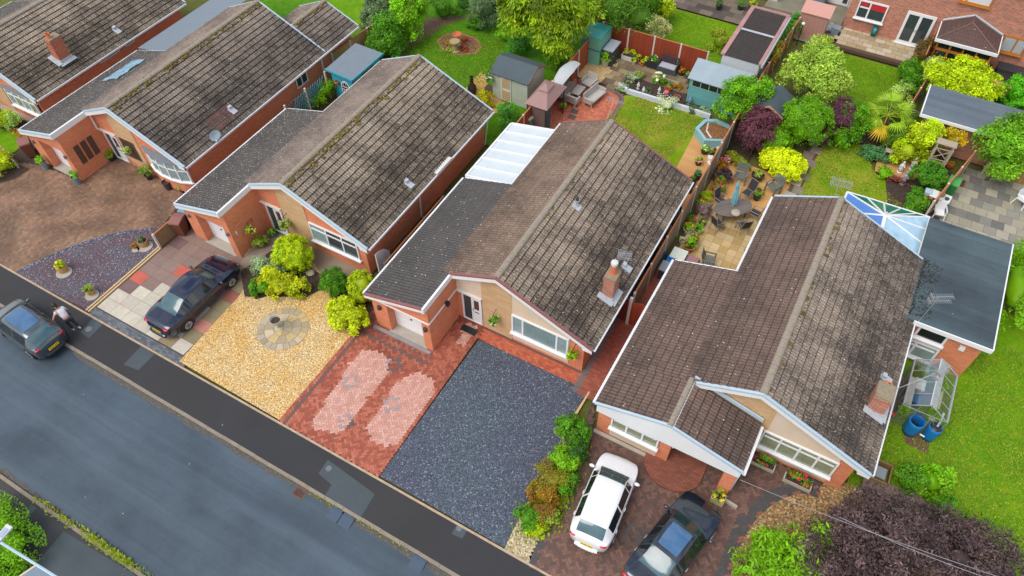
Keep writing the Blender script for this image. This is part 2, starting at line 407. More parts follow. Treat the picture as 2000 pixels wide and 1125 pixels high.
# kerbs: individual stones in one run (pattern)
def kerb(name, y0, y1, z):
    m = M(); x = -110
    while x < 60:
        t = rnd.uniform(-.006,.006); m.box(x, x+.9, y0+t, y1+t, -.12, z+rnd.uniform(-.004,.004)); x += .912
    return struct(name, m, simple('kerb_stone', S(150,138,122), .85, var=.35, scale=3, bump=.4))
kerb('kerb', 6.08, 6.22, .012); kerb('kerb_opposite', .3, .44, .03)
# gutter dirt along both kerbs (silt ribbons with their own ragged shape)
def ragged(name, y, side, xa, xb, wid, mat, z, seed):
    r = random.Random(seed); a = []; b = []; x = xa; w = .1
    while x < xb:
        w = min(max(w + r.uniform(-.08,.08), .02), wid); a.append((x, y)); b.append((x, y+side*w)); x += r.uniform(.12,.3)
    m = M()
    for i in range(len(a)-1): m.add([(*a[i],z),(*a[i+1],z),(*b[i+1],z),(*b[i],z)], [(0,1,2,3) if side > 0 else (3,2,1,0)])
    return struct(name, m, mat)
SILT = pal('gutter_silt', [S(104,100,94), S(92,92,90), S(124,114,98), S(84,88,92)], 30, bump=.5)
ragged('gutter_silt', 6.08, -1, -28, 4, .26, SILT, -.054, 3); ragged('gutter_silt_opposite', .44, 1, -26, -14, .26, SILT, -.054, 5)
# patches and covers in the footpath
for k, pl in enumerate(([(242,712),(276,675),(302,692),(270,723)], [(157,649),(182,621),(200,634),(174,660)],
        [(622,925),(640,898),(660,912),(732,965),(705,1010),(634,968),(648,947)], [(882,1043),(893,1023),(913,1036),(903,1052)], [(47,1000),(60,985),(71,993),(57,1008)])):
    sheet('footpath_patch', pp(*pl), .002, PATCHM)
sheet('footpath_opposite_patch', [P(70,1125),P(78,1092),P(125,1038),P(260,1120),P(300,1160)], .002, PATCHM)

# --- gardens front
sheet('driveway_bed', rect(-47,-28.3,7.85,16.4), -.004, SOIL)
def blocks(name, poly, z, bw, bh, ang, colf, base, seed=1, herring=True, gap=.008, mat=None, stag=.5):
    "laid blocks clipped to a polygon, one flat face each, over a sheet of joint colour"
    from mathutils.geometry import intersect_point_tri_2d
    sheet(name+'_bedding', poly, z, base)
    m = M(); ca, sa = cos(ang), sin(ang); r = random.Random(seed)
    xs = [p[0] for p in poly]; ys = [p[1] for p in poly]; cx, cy = sum(xs)/len(xs), sum(ys)/len(ys)
    rad = max(math.hypot(x-cx, y-cy) for x, y in poly)+bw
    def inside(x, y):
        c = False; j = len(poly)-1
        for i in range(len(poly)):
            (xi, yi), (xj, yj) = poly[i], poly[j]
            if (yi > y) != (yj > y) and x < (xj-xi)*(y-yi)/(yj-yi)+xi: c = not c
            j = i
        return c
    def put(u0, v0, du, dv):
        uc, vc = u0+du/2, v0+dv/2; x, y = cx+uc*ca-vc*sa, cy+uc*sa+vc*ca
        if not inside(x, y): return
        q = []
        for a, b in ((u0+gap/2,v0+gap/2),(u0+du-gap/2,v0+gap/2),(u0+du-gap/2,v0+dv-gap/2),(u0+gap/2,v0+dv-gap/2)):
            q.append((cx+a*ca-b*sa, cy+a*sa+b*ca, z+.004))
        if not all(inside(p[0], p[1]) for p in q):
            sx = sum(1 for p in q if inside(p[0], p[1]))
            if sx < 2: return
        m.cc = colf(x, y, r); m.add(q, [(0,1,2,3)])
    n = int(rad/bh)+3
    if herring:
        # 2:1 herringbone on a grid of side bh
        for i in range(-n, n):
            for j in range(-n, n):
                if (i-j) % 4 == 0: put(i*bh, j*bh, 2*bh, bh)
                elif (i-j) % 4 == 3: put(i*bh, j*bh, bh, 2*bh)
    else:
        row = 0; v = -rad
        while v < rad:
            u = -rad - (row % 2)*bw*stag
            while u < rad: put(u, v, bw, bh); u += bw
            v += bh; row += 1
    return struct(name, m, mat or FAC)
def jit(c, r, a=.12): k = 1+r.uniform(-a, a); return (c[0]*k, c[1]*k*(1+r.uniform(-.03,.03)), c[2]*k)
def inpoly(poly, x, y):
    c = False; j = len(poly)-1
    for i in range(len(poly)):
        (xi, yi), (xj, yj) = poly[i], poly[j]
        if (yi > y) != (yj > y) and x < (xj-xi)*(y-yi)/(yj-yi)+xi: c = not c
        j = i
    return c
def noise2(x, y): return .5+.25*(sin(x*1.3+1.7*sin(y*.9))+sin(y*1.7+2.1*sin(x*.7)))
JOINT = simple('joint_sand', S(105,82,66), .9, var=.2)
# A: wide brown block drive
polyA = pp((-60,372),(42,318),(70,322),(160,352),(230,305),(372,352),(372,372),(318,440),(300,447),(228,456),(140,482),(75,511),(28,533),(-60,480))
def colA(x, y, r):
    c = r.choice([(142,112,90),(128,100,82),(156,122,98),(136,106,90),(146,110,86)])
    n = noise2(x*1.5, y*1.5); k = .72+.5*n
    c = jit(S(*c), r, .1); g = .35*noise2(x*.8+5, y*.8)
    return (c[0]*k, c[1]*k*(1+.1*g), c[2]*k)
blocks('driveway_brown', polyA, .006, .2, .105, R(90), colA, JOINT, 3, True)
# A: plum slate bed
def smooth(pts, n=6):
    out = []
    for i in range(len(pts)-1):
        p0 = pts[max(i-1,0)]; p1 = pts[i]; p2 = pts[i+1]; p3 = pts[min(i+2,len(pts)-1)]
        for k in range(n):
            t = k/n
            out.append(tuple(.5*((2*p1[a])+(-p0[a]+p2[a])*t+(2*p0[a]-5*p1[a]+4*p2[a]-p3[a])*t*t+(-p0[a]+3*p1[a]-3*p2[a]+p3[a])*t**3) for a in (0,1)))
    return out+[pts[-1]]
arc = smooth(pp((28,533),(75,510),(140,481),(228,455),(300,446)))
sheet('gravel_bed', arc+pp((318,440),(310,487),(172,607)), .016, SLATEP)
m = M()     # sunken row of blue stones along the curve
for a, b in zip(arc[:-1], arc[1:]):
    d = Vector((b[0]-a[0], b[1]-a[1])); nn = Vector((d.y, -d.x)).normalized()*.16
    m.add([(*a,.02),(a[0]+nn.x,a[1]+nn.y,.02),(b[0]+nn.x,b[1]+nn.y,.02),(*b,.02)], [(0,1,2,3)])
struct('gravel_edge', m, pal('edge_slate', [S(60,76,110), S(84,98,128), S(46,56,80), S(150,160,180)], 14))
# timber rail between A and B
m = M(); m.box(-28.42,-28.34,7.95,12.6,0,.06); m.box(-28.26,-28.18,7.95,12.6,0,.06); struct('bed_edging', m, simple('edging_board', S(222,190,140), .7))
# B: flagged drive
def colB(x, y, r): return (0,0,0)
m = M(); rB = random.Random(5)
flag = {'p': (204,194,178), 'b': (146,122,112), 'r': (204,104,86), 'k': (188,128,112), 'd': (128,104,100), 's': (196,178,158), 'g': (150,136,104), 'm': (165,100,88)}
rowsB = ["pppppg rm"[:7].replace(' ','p'), "ppppppg", "dpppppk", "rbppbpg", "bbbbbbg", "bbrbbbm", "bbbbbbg", "dbbbbbk", "bbbbbbg", "bbsbsbb", "sbbssbb", "ssbsssb"]
y = 8.36; x0, x1 = -28.12, -22.4; wq = (x1-x0)/7
for row, s in enumerate(rowsB):
    h = .66
    for i, ch in enumerate(s):
        off = 0
        c = S(*flag[ch]); c = jit(c, rB, .07); m.cc = c
        m.add([(x0+i*wq+.006,y+.006,.008),(x0+(i+1)*wq-.006,y+.006,.008),(x0+(i+1)*wq-.006,y+h-.006,.008),(x0+i*wq+.006,y+h-.006,.008)], [(0,1,2,3)])
    y += h
sheet('driveway_flags_bedding', rect(-28.2,-22.3,8.3,16.4), .002, JOINT); struct('driveway_flags', m, facecol('stained_flags', .65, .3, .2))
def colS(x, y, r): return jit(S(*r.choice([(110,116,122),(96,102,110),(122,126,130)])), r, .1)
blocks('driveway_setts', rect(-28.2,-22.0,7.88,8.34), .004, .2, .1, 0, colS, simple('dark_joint', S(70,72,74), .9), 4, False)
sheet('gravel_bed_golden', pp((350,706),(545,820),(686,655),(640,560),(612,512),(590,560),(500,585),(478,560),(470,575)), .012, GOLD)
sheet('flower_bed', pp((478,580),(470,530),(545,480),(640,545),(735,600),(690,640),(655,600),(640,560),(600,580)), .018, SOIL)
sheet('path_concrete', rect(-24.4,-17.6,15.2,16.5), .010, simple('path_slabs', S(150,134,118), .85, var=.35, scale=2, bump=.3))
sheet('path_concrete_step', rect(-24.0,-22.8,13.4,15.2), .014, simple('path_slabs', S(150,134,118)))
# stone circle with paving rings
m = M(); cc = P(553,642); rr = random.Random(2)
for (ra, rb, k) in ((.05,.42,6),(.44,.86,10),(.88,1.22,22)):
    for i in range(k):
        a0, a1 = 2*pi*i/k+.015/rb, 2*pi*(i+1)/k-.015/rb; q = []
        for t in range(5): a = a0+(a1-a0)*t/4; q.append((cc[0]+rb*cos(a), cc[1]+rb*sin(a), .03))
        for t in range(5): a = a1-(a1-a0)*t/4; q.append((cc[0]+ra*cos(a), cc[1]+ra*sin(a), .03))
        m.cc = jit(S(*rr.choice([(186,174,150),(200,186,158),(172,158,130),(205,180,130)])), rr, .1); m.add(q, [tuple(range(10))])
struct('paving_circle', m, FAC)
# C: red herringbone with dry pale patches
dry1 = pp((606,835),(640,775),(668,735),(690,700),(712,683),(745,688),(762,705),(752,740),(715,780),(690,820),(660,850),(640,842))
dry2 = pp((715,838),(740,800),(770,755),(790,738),(820,727),(848,745),(846,770),(800,835),(775,868),(750,872),(725,860))
dia = [P(685,747), P(770,712), P(765,790), P(677,823)]
cx0, cx1 = -16.34, -11.05
def colC(x, y, r):
    w = r.uniform(-.05,.05)
    isdry = inpoly(dry1, x+w, y+w) or inpoly(dry2, x-w, y+w) or (15.0 < y < 16.3 and -11.9+w < x < -11.35)
    for d in dia:
        q = abs(x-d[0])+abs(y-d[1])
        if .26 < q < .47: return jit(S(176,156,152) if isdry else S(112,92,88), r, .08)
    ex = min(x-cx0, cx1-x)
    if .24 < ex < .36 or (y > 13.0 and .1 < abs(y-13.55) < .22 and x < -12.2): return jit(S(190,164,156) if isdry else S(110,92,88), r, .08)
    if isdry: return jit(S(*r.choice([(216,164,148),(208,154,138),(220,174,158)])), r, .06)
    k = 1-.25*noise2(x*1.2, y*.9) if y > 12.5 else 1
    c = jit(S(*r.choice([(186,104,80),(170,92,70),(194,116,92),(158,86,68)])), r, .07); return (c[0]*k, c[1]*k, c[2]*k)
blocks('driveway_red', rect(cx0,cx1,7.9,16.5), .006, .2, .105, R(45), colC, simple('red_joint', S(130,66,48), .9), 9, True)
sheet('gravel_bed_blue', pp((742,930),(985,1070),(1020,1000),(1085,880),(1108,832),(1148,762),(1000,694),(936,662)), .012, SLATEB)
def colCp(x, y, r): return jit(S(*((108,94,92) if (y > 16.3 or y < 15.62) else r.choice([(196,104,76),(184,92,66),(206,116,86)]))), r, .08)
blocks('path_red', rect(-11.05,-5.0,15.72,16.5), .008, .2, .105, 0, colCp, simple('red_joint', S(130,66,48)), 11, False)
def colCs(x, y, r):
    if x < -5.75: return jit(S(118,112,112), r, .08)
    if x > -4.9: return jit(S(84,72,60), r, .15)
    return jit(S(*r.choice([(176,92,76),(160,84,70),(150,92,70)])), r, .1)
blocks('side_path', rect(-6.05,-4.35,15.3,24.5), .01, .2, .105, 0, colCs, JOINT, 12, False)
sheet('bed_edging_board', [P(1108,830),P(1150,764),P(1152,767),P(1112,836)], .03, simple('edging_board', S(222,190,140)))
# D: dark block drive
bedD = smooth(pp((1032,1104),(1050,1060),(1085,1010),(1110,960),(1130,905),(1140,862),(1142,835)))
edgeD = smooth(pp((1425,1130),(1440,1080),(1465,1030),(1510,985),(1560,965),(1598,972),(1600,955),(1608,945)))
polyD = bedD + [(-5.1,16.0),(-4.4,14.2),(-1,14.2),(-1,16.4),(4.9,16.4)] + edgeD[::-1] + [(2.2,7.86),(-3,7.86)]
MP = P(1241,1047)
def colD(x, y, r):
    q = max(abs((x-MP[0])), abs((y-MP[1])))
    if .30 < q < .42 or .08 < q < .16: return jit(S(92,84,82), r, .06)
    dmin = min(math.hypot(x-a, y-b) for a, b in edgeD[::3]); d2 = min(math.hypot(x-a, y-b) for a, b in bedD[::3])
    if dmin < .16: return jit(S(150,92,76), r, .08)
    if dmin < .52 or d2 < .3: return jit(S(84,80,80), r, .1)
    c = jit(S(*r.choice([(128,94,80),(112,82,72),(102,78,70),(134,100,86),(120,90,80)])), r, .07); k = 1.05-.35*noise2(x*.6+2, y*.7) if y > 10 else 1.02
    return (c[0]*k, c[1]*k, c[2]*k)
blocks('driveway_dark', polyD, .006, .2, .115, R(45), colD, simple('dark_joint', S(74,66,62)), 13, True)
# round red step under the porch
m = M(); cP = (-.75, 14.05); m.cc = S(176,100,74)[:3]
q = [(cP[0]+1.2*cos(a), cP[1]+.95*sin(a)) for a in [pi+pi*i/18 for i in range(19)]]; m.prism(q+[(cP[0]+1.2,16.4),(cP[0]-1.2,16.4)], 0, .12)
struct('porch_step', m, brickm('step_brick', S(158,92,68), S(130,76,60), S(100,68,58), .21, .1, .008, var=.3))
sheet('gravel_bed_brown', edgeD + pp((1640,940),(1760,970),(1900,1110),(1700,1200),(1440,1200)), .012, BROWNG)
sheet('bed_strip', bedD + pp((1105,832),(1083,880),(1018,1000),(985,1072)), .010, pal('pale_bed_gravel', [S(220,200,160), S(196,172,130), S(236,222,190), S(160,150,90)], 18))
sheet('lawn_side', [(5.6,16.6),(22,15.4),(22,27),(5.6,30)], .004, GRASS)
m = M(); m.box(4.2,5.6,8,16.3,-.02,.004); 
# timber deck steps at the right of D
m = M(); x, y = P(1683,940); m.box(x,x+2.6,y-.35,y+.35,0,.16); 
struct('deck_step', m, woodm('grey_deck', S(150,134,112), S(120,106,90), .13, 0))
m = M(); m.box(x-.2,x+2.6,y-.6,y-.42,0,.06); struct('deck_kerb', m, CONC)

# --- gardens behind
sheet('lawn_back', rect(-40,-16.3,27.6,44), -.008, GRASSD)
sheet('lawn_back_dry', smooth(pp((1200,236),(1216,205),(1225,186),(1300,205),(1372,228),(1368,262),(1360,300),(1340,338),(1330,345)))+[(-10.5,27.3),(-14,27.3),(-13.2,30.5)], .004, GRASSY)
def colBP(x, y, r): return jit(S(*r.choice([(208,120,90),(198,108,80),(214,130,100)])), r, .08)
arcP = smooth(pp((1212,210),(1219,196),(1212,183),(1190,172),(1150,160),(1112,146),(1085,160)))
blocks('patio_red', arcP+[(-15.8,30.2),(-15.8,27.4),(-12.7,27.4)]+pp((1195,237)), .008, .2, .105, R(20), colBP, simple('red_joint', S(130,66,48)), 21, True)
m = M()
ring = smooth(pp((1195,238),(1212,212),(1219,196),(1212,183),(1190,172),(1150,160)))
for a, b in zip(ring[:-1], ring[1:]):
    n = Vector((b[1]-a[1], -(b[0]-a[0]))).normalized()*.3; m.cc = S(120,106,98)[:3]; m.add([(*a,.018),(*b,.018),(b[0]-n.x,b[1]-n.y,.018),(a[0]-n.x,a[1]-n.y,.018)], [(3,2,1,0)])
struct('patio_edge', m, FAC)
sheet('gravel_patch', pp((1112,150),(1130,115),(1200,125),(1218,118),(1172,162),(1150,158)), .012, SANDM)
def colSt(x, y, r): return jit(S(*r.choice([(150,132,100),(134,116,88),(166,148,112),(120,104,84)])), r, .1)
blocks('patio_stone', pp((1172,162),(1218,110),(1345,150),(1338,200),(1232,160),(1212,178)), .010, .6, .45, 0, colSt, JOINT, 22, False, .015)
# D patio and lawn
def colDP(x, y, r):
    c = jit(S(*r.choice([(208,182,130),(196,168,112),(216,192,146)])), r, .06); k = 1-.2*noise2(x*1.5, y*1.1) if y > 27 else 1; return (c[0]*k, c[1]*k*.99, c[2]*k*.96)
blocks('patio_gold', rect(-5.1,-1.3,22.2,29.2), .008, .45, .45, 0, colDP, JOINT, 23, False, .012, None, 0)
sheet('patio_gold_rear', rect(-5.2,-1.2,29.2,33.2), .006, OCHRE)
sheet('lawn_rear', smooth(pp((1553,388),(1585,320),(1605,272),(1640,280),(1705,288),(1700,320),(1720,345),(1790,370),(1812,395)))+[(5.5,27.6),(-.7,27.6)], .008, GRASSY)
def colSl(x, y, r): return jit(S(*r.choice([(150,138,122),(168,156,138),(138,124,110),(180,170,155)])), r, .08)
blocks('path_slabs', [(-1.35,28.5),(-.72,28.5),(-.6,38),(-1.2,38)], .012, .62, .62, 0, colSl, JOINT, 24, False, .02)
sheet('patio_circle', smooth(pp((1708,335),(1722,300),(1770,300),(1800,312),(1792,345),(1765,350),(1708,335))), .016, OCHRE)
sheet('flower_bed_rear', rect(-8.8,5.8,36.9,40.5), -.002, SOIL); sheet('flower_bed_side', rect(-5.3,-3.9,31,37), .001, SOIL)
sheet('flower_bed_right', [(4.2,31.5),(5.7,31.5),(6.3,38),(2.4,38.5),(3.6,34)], .012, SOIL)
sheet('side_strip', [(-7.2,30.0),(-5.5,27.5),(-5.45,35.6),(-7.4,34.2)], .010, OCHRE)
sheet('side_strip_front', rect(-6.0,-5.4,22.5,30), .006, OCHRE)
# B rear patio, bed
sheet('patio_orange', pp((905,178),(940,140),(965,190),(1000,206),(960,225),(905,230)), .008, OCHRE)
ob = [(-24.35+1.5*cos(a+pi/8), 35.45+1.12*sin(a+pi/8)) for a in [2*pi*i/8 for i in range(8)]]
sheet('flower_bed_edging', [(-24.35+(x+24.35)*1.1, 35.45+(y-35.45)*1.1) for x, y in ob], .016, brickm('edge_brick', S(190,130,100), S(170,110,90), S(150,110,90), .2, .1))
sheet('flower_bed_round', ob, .022, pal('bark_bed', [S(120,84,78), S(150,100,92), S(92,66,62), S(200,100,60)], 22))
sheet('path_earth', pp((700,132),(760,60),(790,80),(835,35),(925,30),(870,48),(800,95),(760,140)), .004, pal('bare_earth', [S(150,118,84), S(130,102,74)], 20))
sheet('path_tan', pp((690,70),(730,50),(742,60),(700,85)), .004, SANDM)
# neighbours beyond
sheet('lawn_beyond', rect(-14.5,-8.2,40.0,46.3), .004, GRASS); sheet('lawn_brick_house', rect(-2.55,2.0,41.2,46.5), .004, GRASS)
blocks('terrace_beyond', rect(-16,-5.6,46.5,49.6), .006, .9, .6, 0, lambda x, y, r: jit(S(*r.choice([(96,88,82),(112,104,94),(84,78,74),(128,118,104)])), r, .08), JOINT, 31, False, .02)
blocks('terrace_slabs', rect(-2.5,2.3,47.0,49.3), .2, .62, .45, 0, lambda x, y, r: jit(S(*r.choice([(190,172,140),(206,192,166),(178,158,122)])), r, .08), JOINT, 32, False, .02)
m = M(); m.box(-2.5,2.3,46.75,47.0,0,.22); struct('terrace_wall', m, simple('brown_sleeper', S(98,76,62), .85, var=.3))
sheet('yard_left', rect(-8,-2.7,46.6,54), .004, simple('mossy_concrete', S(140,136,118), .9, var=.4, scale=1.2))
blocks('patio_grey', [(5.9,33.6),(13,33.6),(13,39.0),(6.7,38.6)], .008, .6, .6, R(0), lambda x, y, r: jit(S(*r.choice([(150,148,136),(136,134,124),(166,160,140),(120,120,114),(176,170,150)])), r, .07), JOINT, 33, False, .015)
sheet('lawn_far_right', rect(4,14,41.8,46.5), .002, GRASSD); sheet('path_ochre_right', pp((1920,140),(1935,165),(1990,180),(2030,170),(2010,130)), .008, OCHRE)
sheet('bed_left_front', pp((-40,300),(60,330),(30,350),(-40,370)), .014, SOIL); sheet('lawn_left_front', pp((-60,235),(40,262),(62,268),(30,296),(-60,345)), .016, GRASS)
sheet('path_left_front', pp((-40,190),(0,215),(62,240),(75,232),(0,195)), .012, CONC)
sheet('flower_bed_brick_house', [(2.0,41.2),(2.9,41.2),(2.9,47),(2.0,47)], .012, SOIL)
sheet('lawn_left_rear', [(-34.5,31.5),(-30.2,31.5),(-30.0,45),(-38,45)], .006, GRASS)
# ---------------------------------------------------------------- bungalows
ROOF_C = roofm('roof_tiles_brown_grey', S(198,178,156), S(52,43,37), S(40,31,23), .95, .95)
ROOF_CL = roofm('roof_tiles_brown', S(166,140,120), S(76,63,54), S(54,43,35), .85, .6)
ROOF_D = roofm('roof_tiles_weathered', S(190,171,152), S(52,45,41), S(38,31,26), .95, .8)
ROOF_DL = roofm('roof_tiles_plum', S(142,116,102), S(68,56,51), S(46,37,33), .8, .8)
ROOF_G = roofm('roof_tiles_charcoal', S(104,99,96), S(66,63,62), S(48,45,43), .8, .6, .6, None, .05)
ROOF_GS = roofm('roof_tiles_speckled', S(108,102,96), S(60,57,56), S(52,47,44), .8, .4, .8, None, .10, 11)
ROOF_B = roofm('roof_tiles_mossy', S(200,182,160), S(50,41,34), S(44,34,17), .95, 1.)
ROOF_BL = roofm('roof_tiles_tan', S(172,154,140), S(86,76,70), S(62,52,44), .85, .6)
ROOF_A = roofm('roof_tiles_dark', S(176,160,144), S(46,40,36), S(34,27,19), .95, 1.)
RIDGE = simple('ridge_tile', S(158,146,130), .9, var=.35, scale=7, bump=.5)
MOSS = leafm('roof_moss', S(110,96,40), S(150,128,60), .8, .1)
TRIMB = simple('blue_white_verge', S(190,212,226), .4, var=.1, scale=2)
TRIMR = simple('red_verge', S(150,96,92), .6, var=.25)
GUTW = simple('white_gutter', S(240,242,244), .35, var=.06)

def slope(m, xa, za, xb, zb, y0, y1, course=.345, tw=.3, amp=.026, lap=.03, v0=0):
    "tiled plane from the upper edge (xa,za) to the lower edge (xb,zb), between y0 and y1"
    L = math.hypot(xb-xa, zb-za); nc = max(1, round(L/course)); dx, dz = (xb-xa)/L, (zb-za)/L
    nx, nz = (-dz, dx) if dx > 0 else (dz, -dx)
    if nz < 0: nx, nz = -nx, -nz
    nt_ = int(round((y1-y0)/tw)); per = [0., .35, .5, .65]; ph = [0., .0, 1., .0]
    us = []
    for i in range(nt_*2):
        for a in (0., .30, .52, .74): us.append((i+a)*tw/2)
    us.append(nt_*tw); hs = [0, .15, 1, .15]*(nt_*2)+[0]; sc = (y1-y0)/us[-1]; nu = len(us)
    rj = random.Random(int(abs(xa*100+y0*10)))
    V = []; F = []; U = []
    for k in range(nc):
        c0, c1 = L*k/nc, L*(k+1)/nc
        off = [rj.uniform(-.006,.006) for _ in range(nt_+1)]
        for (d, h) in ((c0, 0.0), (c1, lap), (c1, 0.0)):
            for j, u in enumerate(us):
                hh = (h + hs[j]*amp + (off[min(int(u/tw), nt_)] if h else 0)) if h or d == c0 else 0
                if d == c1 and h == 0: hh = -.004+hs[j]*amp
                V.append((xa+dx*d+nx*hh, y0+u*sc, za+dz*d+nz*hh))
        b = 3*k*nu
        for r_ in (0, 1):
            for j in range(nu-1):
                q = (b+r_*nu+j, b+r_*nu+j+1, b+(r_+1)*nu+j+1, b+(r_+1)*nu+j)
                va, vb = (k+.02+v0, k+.9+v0) if r_ == 0 else (k+.93+v0, k+.99+v0)
                uu = (us[j]/tw, us[j+1]/tw)
                # keep inside one tile
                e = .0005; ua, ub = uu[0]+e, uu[1]-e
                t = ((ua,va),(ub,va),(ub,vb),(ua,vb))
                if dx > 0: F.append(q[::-1]); U.append(t[::-1])
                else: F.append(q); U.append(t)
    m.add(V, F, U); return m
def ridge(m, x, z, y0, y1, r=.13, w=.45):
    y = y0
    while y < y1-.05:
        yy = min(y+w-.012, y1); pr = [(x+r*1.15*cos(a), z-.05+r*sin(a)*.8) for a in [pi*i/8 for i in range(9)]]
        m._pr([(a, y, b+rnd.uniform(-.004,.004)) for a, b in pr], [(a, yy, b) for a, b in pr]); y += w
    return m
def mossline(T, x, z, y0, y1, n, seed, sd=.16):
    r = random.Random(seed); m = M()
    for i in range(n):
        y = r.uniform(y0, y1); g = r.random(); m.cc = (r.uniform(.6,1.2), g, 0); s = r.uniform(.025,.075)
        dx = r.gauss(.12, sd); m.ell((x+dx, y, z-abs(dx)*.44+.03), (s*1.3, s*1.5, s*.7), 6, 4, .5, i)
    return part(T, 'moss', m, MOSS, kind='stuff')
def vstrip(pts, d):
    "closed outline of a band of depth d hanging under a roof line of (x,z) points"
    return list(pts) + [(x, z-d) for x, z in reversed(pts)]
def band(m, pts, d, y0, y1):
    for a, b in zip(pts[:-1], pts[1:]): m.prismy([a, b, (b[0], b[1]-d), (a[0], a[1]-d)], y0, y1)
    return m
def win(T, x0, x1, z0, z1, y, mull=(), trans=None, pane=None, fr=.07, dep=.07, sill=True, name='window', frame=None, hang=.05, transof=None):
    "a window in a wall facing -y: frame, panes, sill; returns the frame"
    f = M(); frame = frame or WHITE
    f.box(x0,x1,y-dep,y+.02,z1-fr,z1); f.box(x0,x1,y-dep,y+.02,z0,z0+fr); f.box(x0,x0+fr,y-dep,y+.02,z0+fr,z1-fr); f.box(x1-fr,x1,y-dep,y+.02,z0+fr,z1-fr)
    xs = [x0+fr] + [x0+(x1-x0)*q for q in mull] + [x1-fr]
    for q in mull: xx = x0+(x1-x0)*q; f.box(xx-fr*.55,xx+fr*.55,y-dep+.004,y+.02,z0+fr,z1-fr)
    if trans:
        zz = z0+(z1-z0)*trans; segs = transof if transof is not None else range(len(xs)-1)
        for i in segs: f.box(xs[i]+fr*.5,xs[i+1]-fr*.5,y-dep+.008,y+.016,zz-fr*.5,zz+fr*.5)
    o = part(T, name, f, frame)
    for i in range(len(xs)-1):
        p = M(); p.box(xs[i],xs[i+1],y-dep*.45,y+.012,z0+fr,z1-fr); q = part(T, 'pane', p, (pane[i % len(pane)] if isinstance(pane, (list,tuple)) else pane) or GLASS); q.parent = o
    if sill:
        s = M(); s.box(x0-.06,x1+.06,y-dep-.1,y+.01,z0-.06,z0-.002); q = part(T, 'sill', s, frame); q.parent = o
    return o
def yagi(m, base, top, az, L=1.0, n=12, k=2):
    "TV aerial: mast plus k booms with rods"
    m.tube(base, top, .013)
    for j in range(k):
        z = top[2]-.02-.28*j; d = Vector((cos(az), sin(az), 0)); w = Vector((-sin(az), cos(az), 0)); c = Vector((top[0], top[1], z))
        m.tube(c-d*L*.35, c+d*L*.75, .014, 4)
        for i in range(n):
            p = c+d*(L*(-.3+1.03*i/(n-1))); h = .15 if i > 1 else .2
            m.tube(p-w*h+Vector((0,0,.015)), p+w*h+Vector((0,0,.015)), .007, 4)
        m.obox(tuple(c-d*L*.38), (.015,.3,.14), az)
    return m
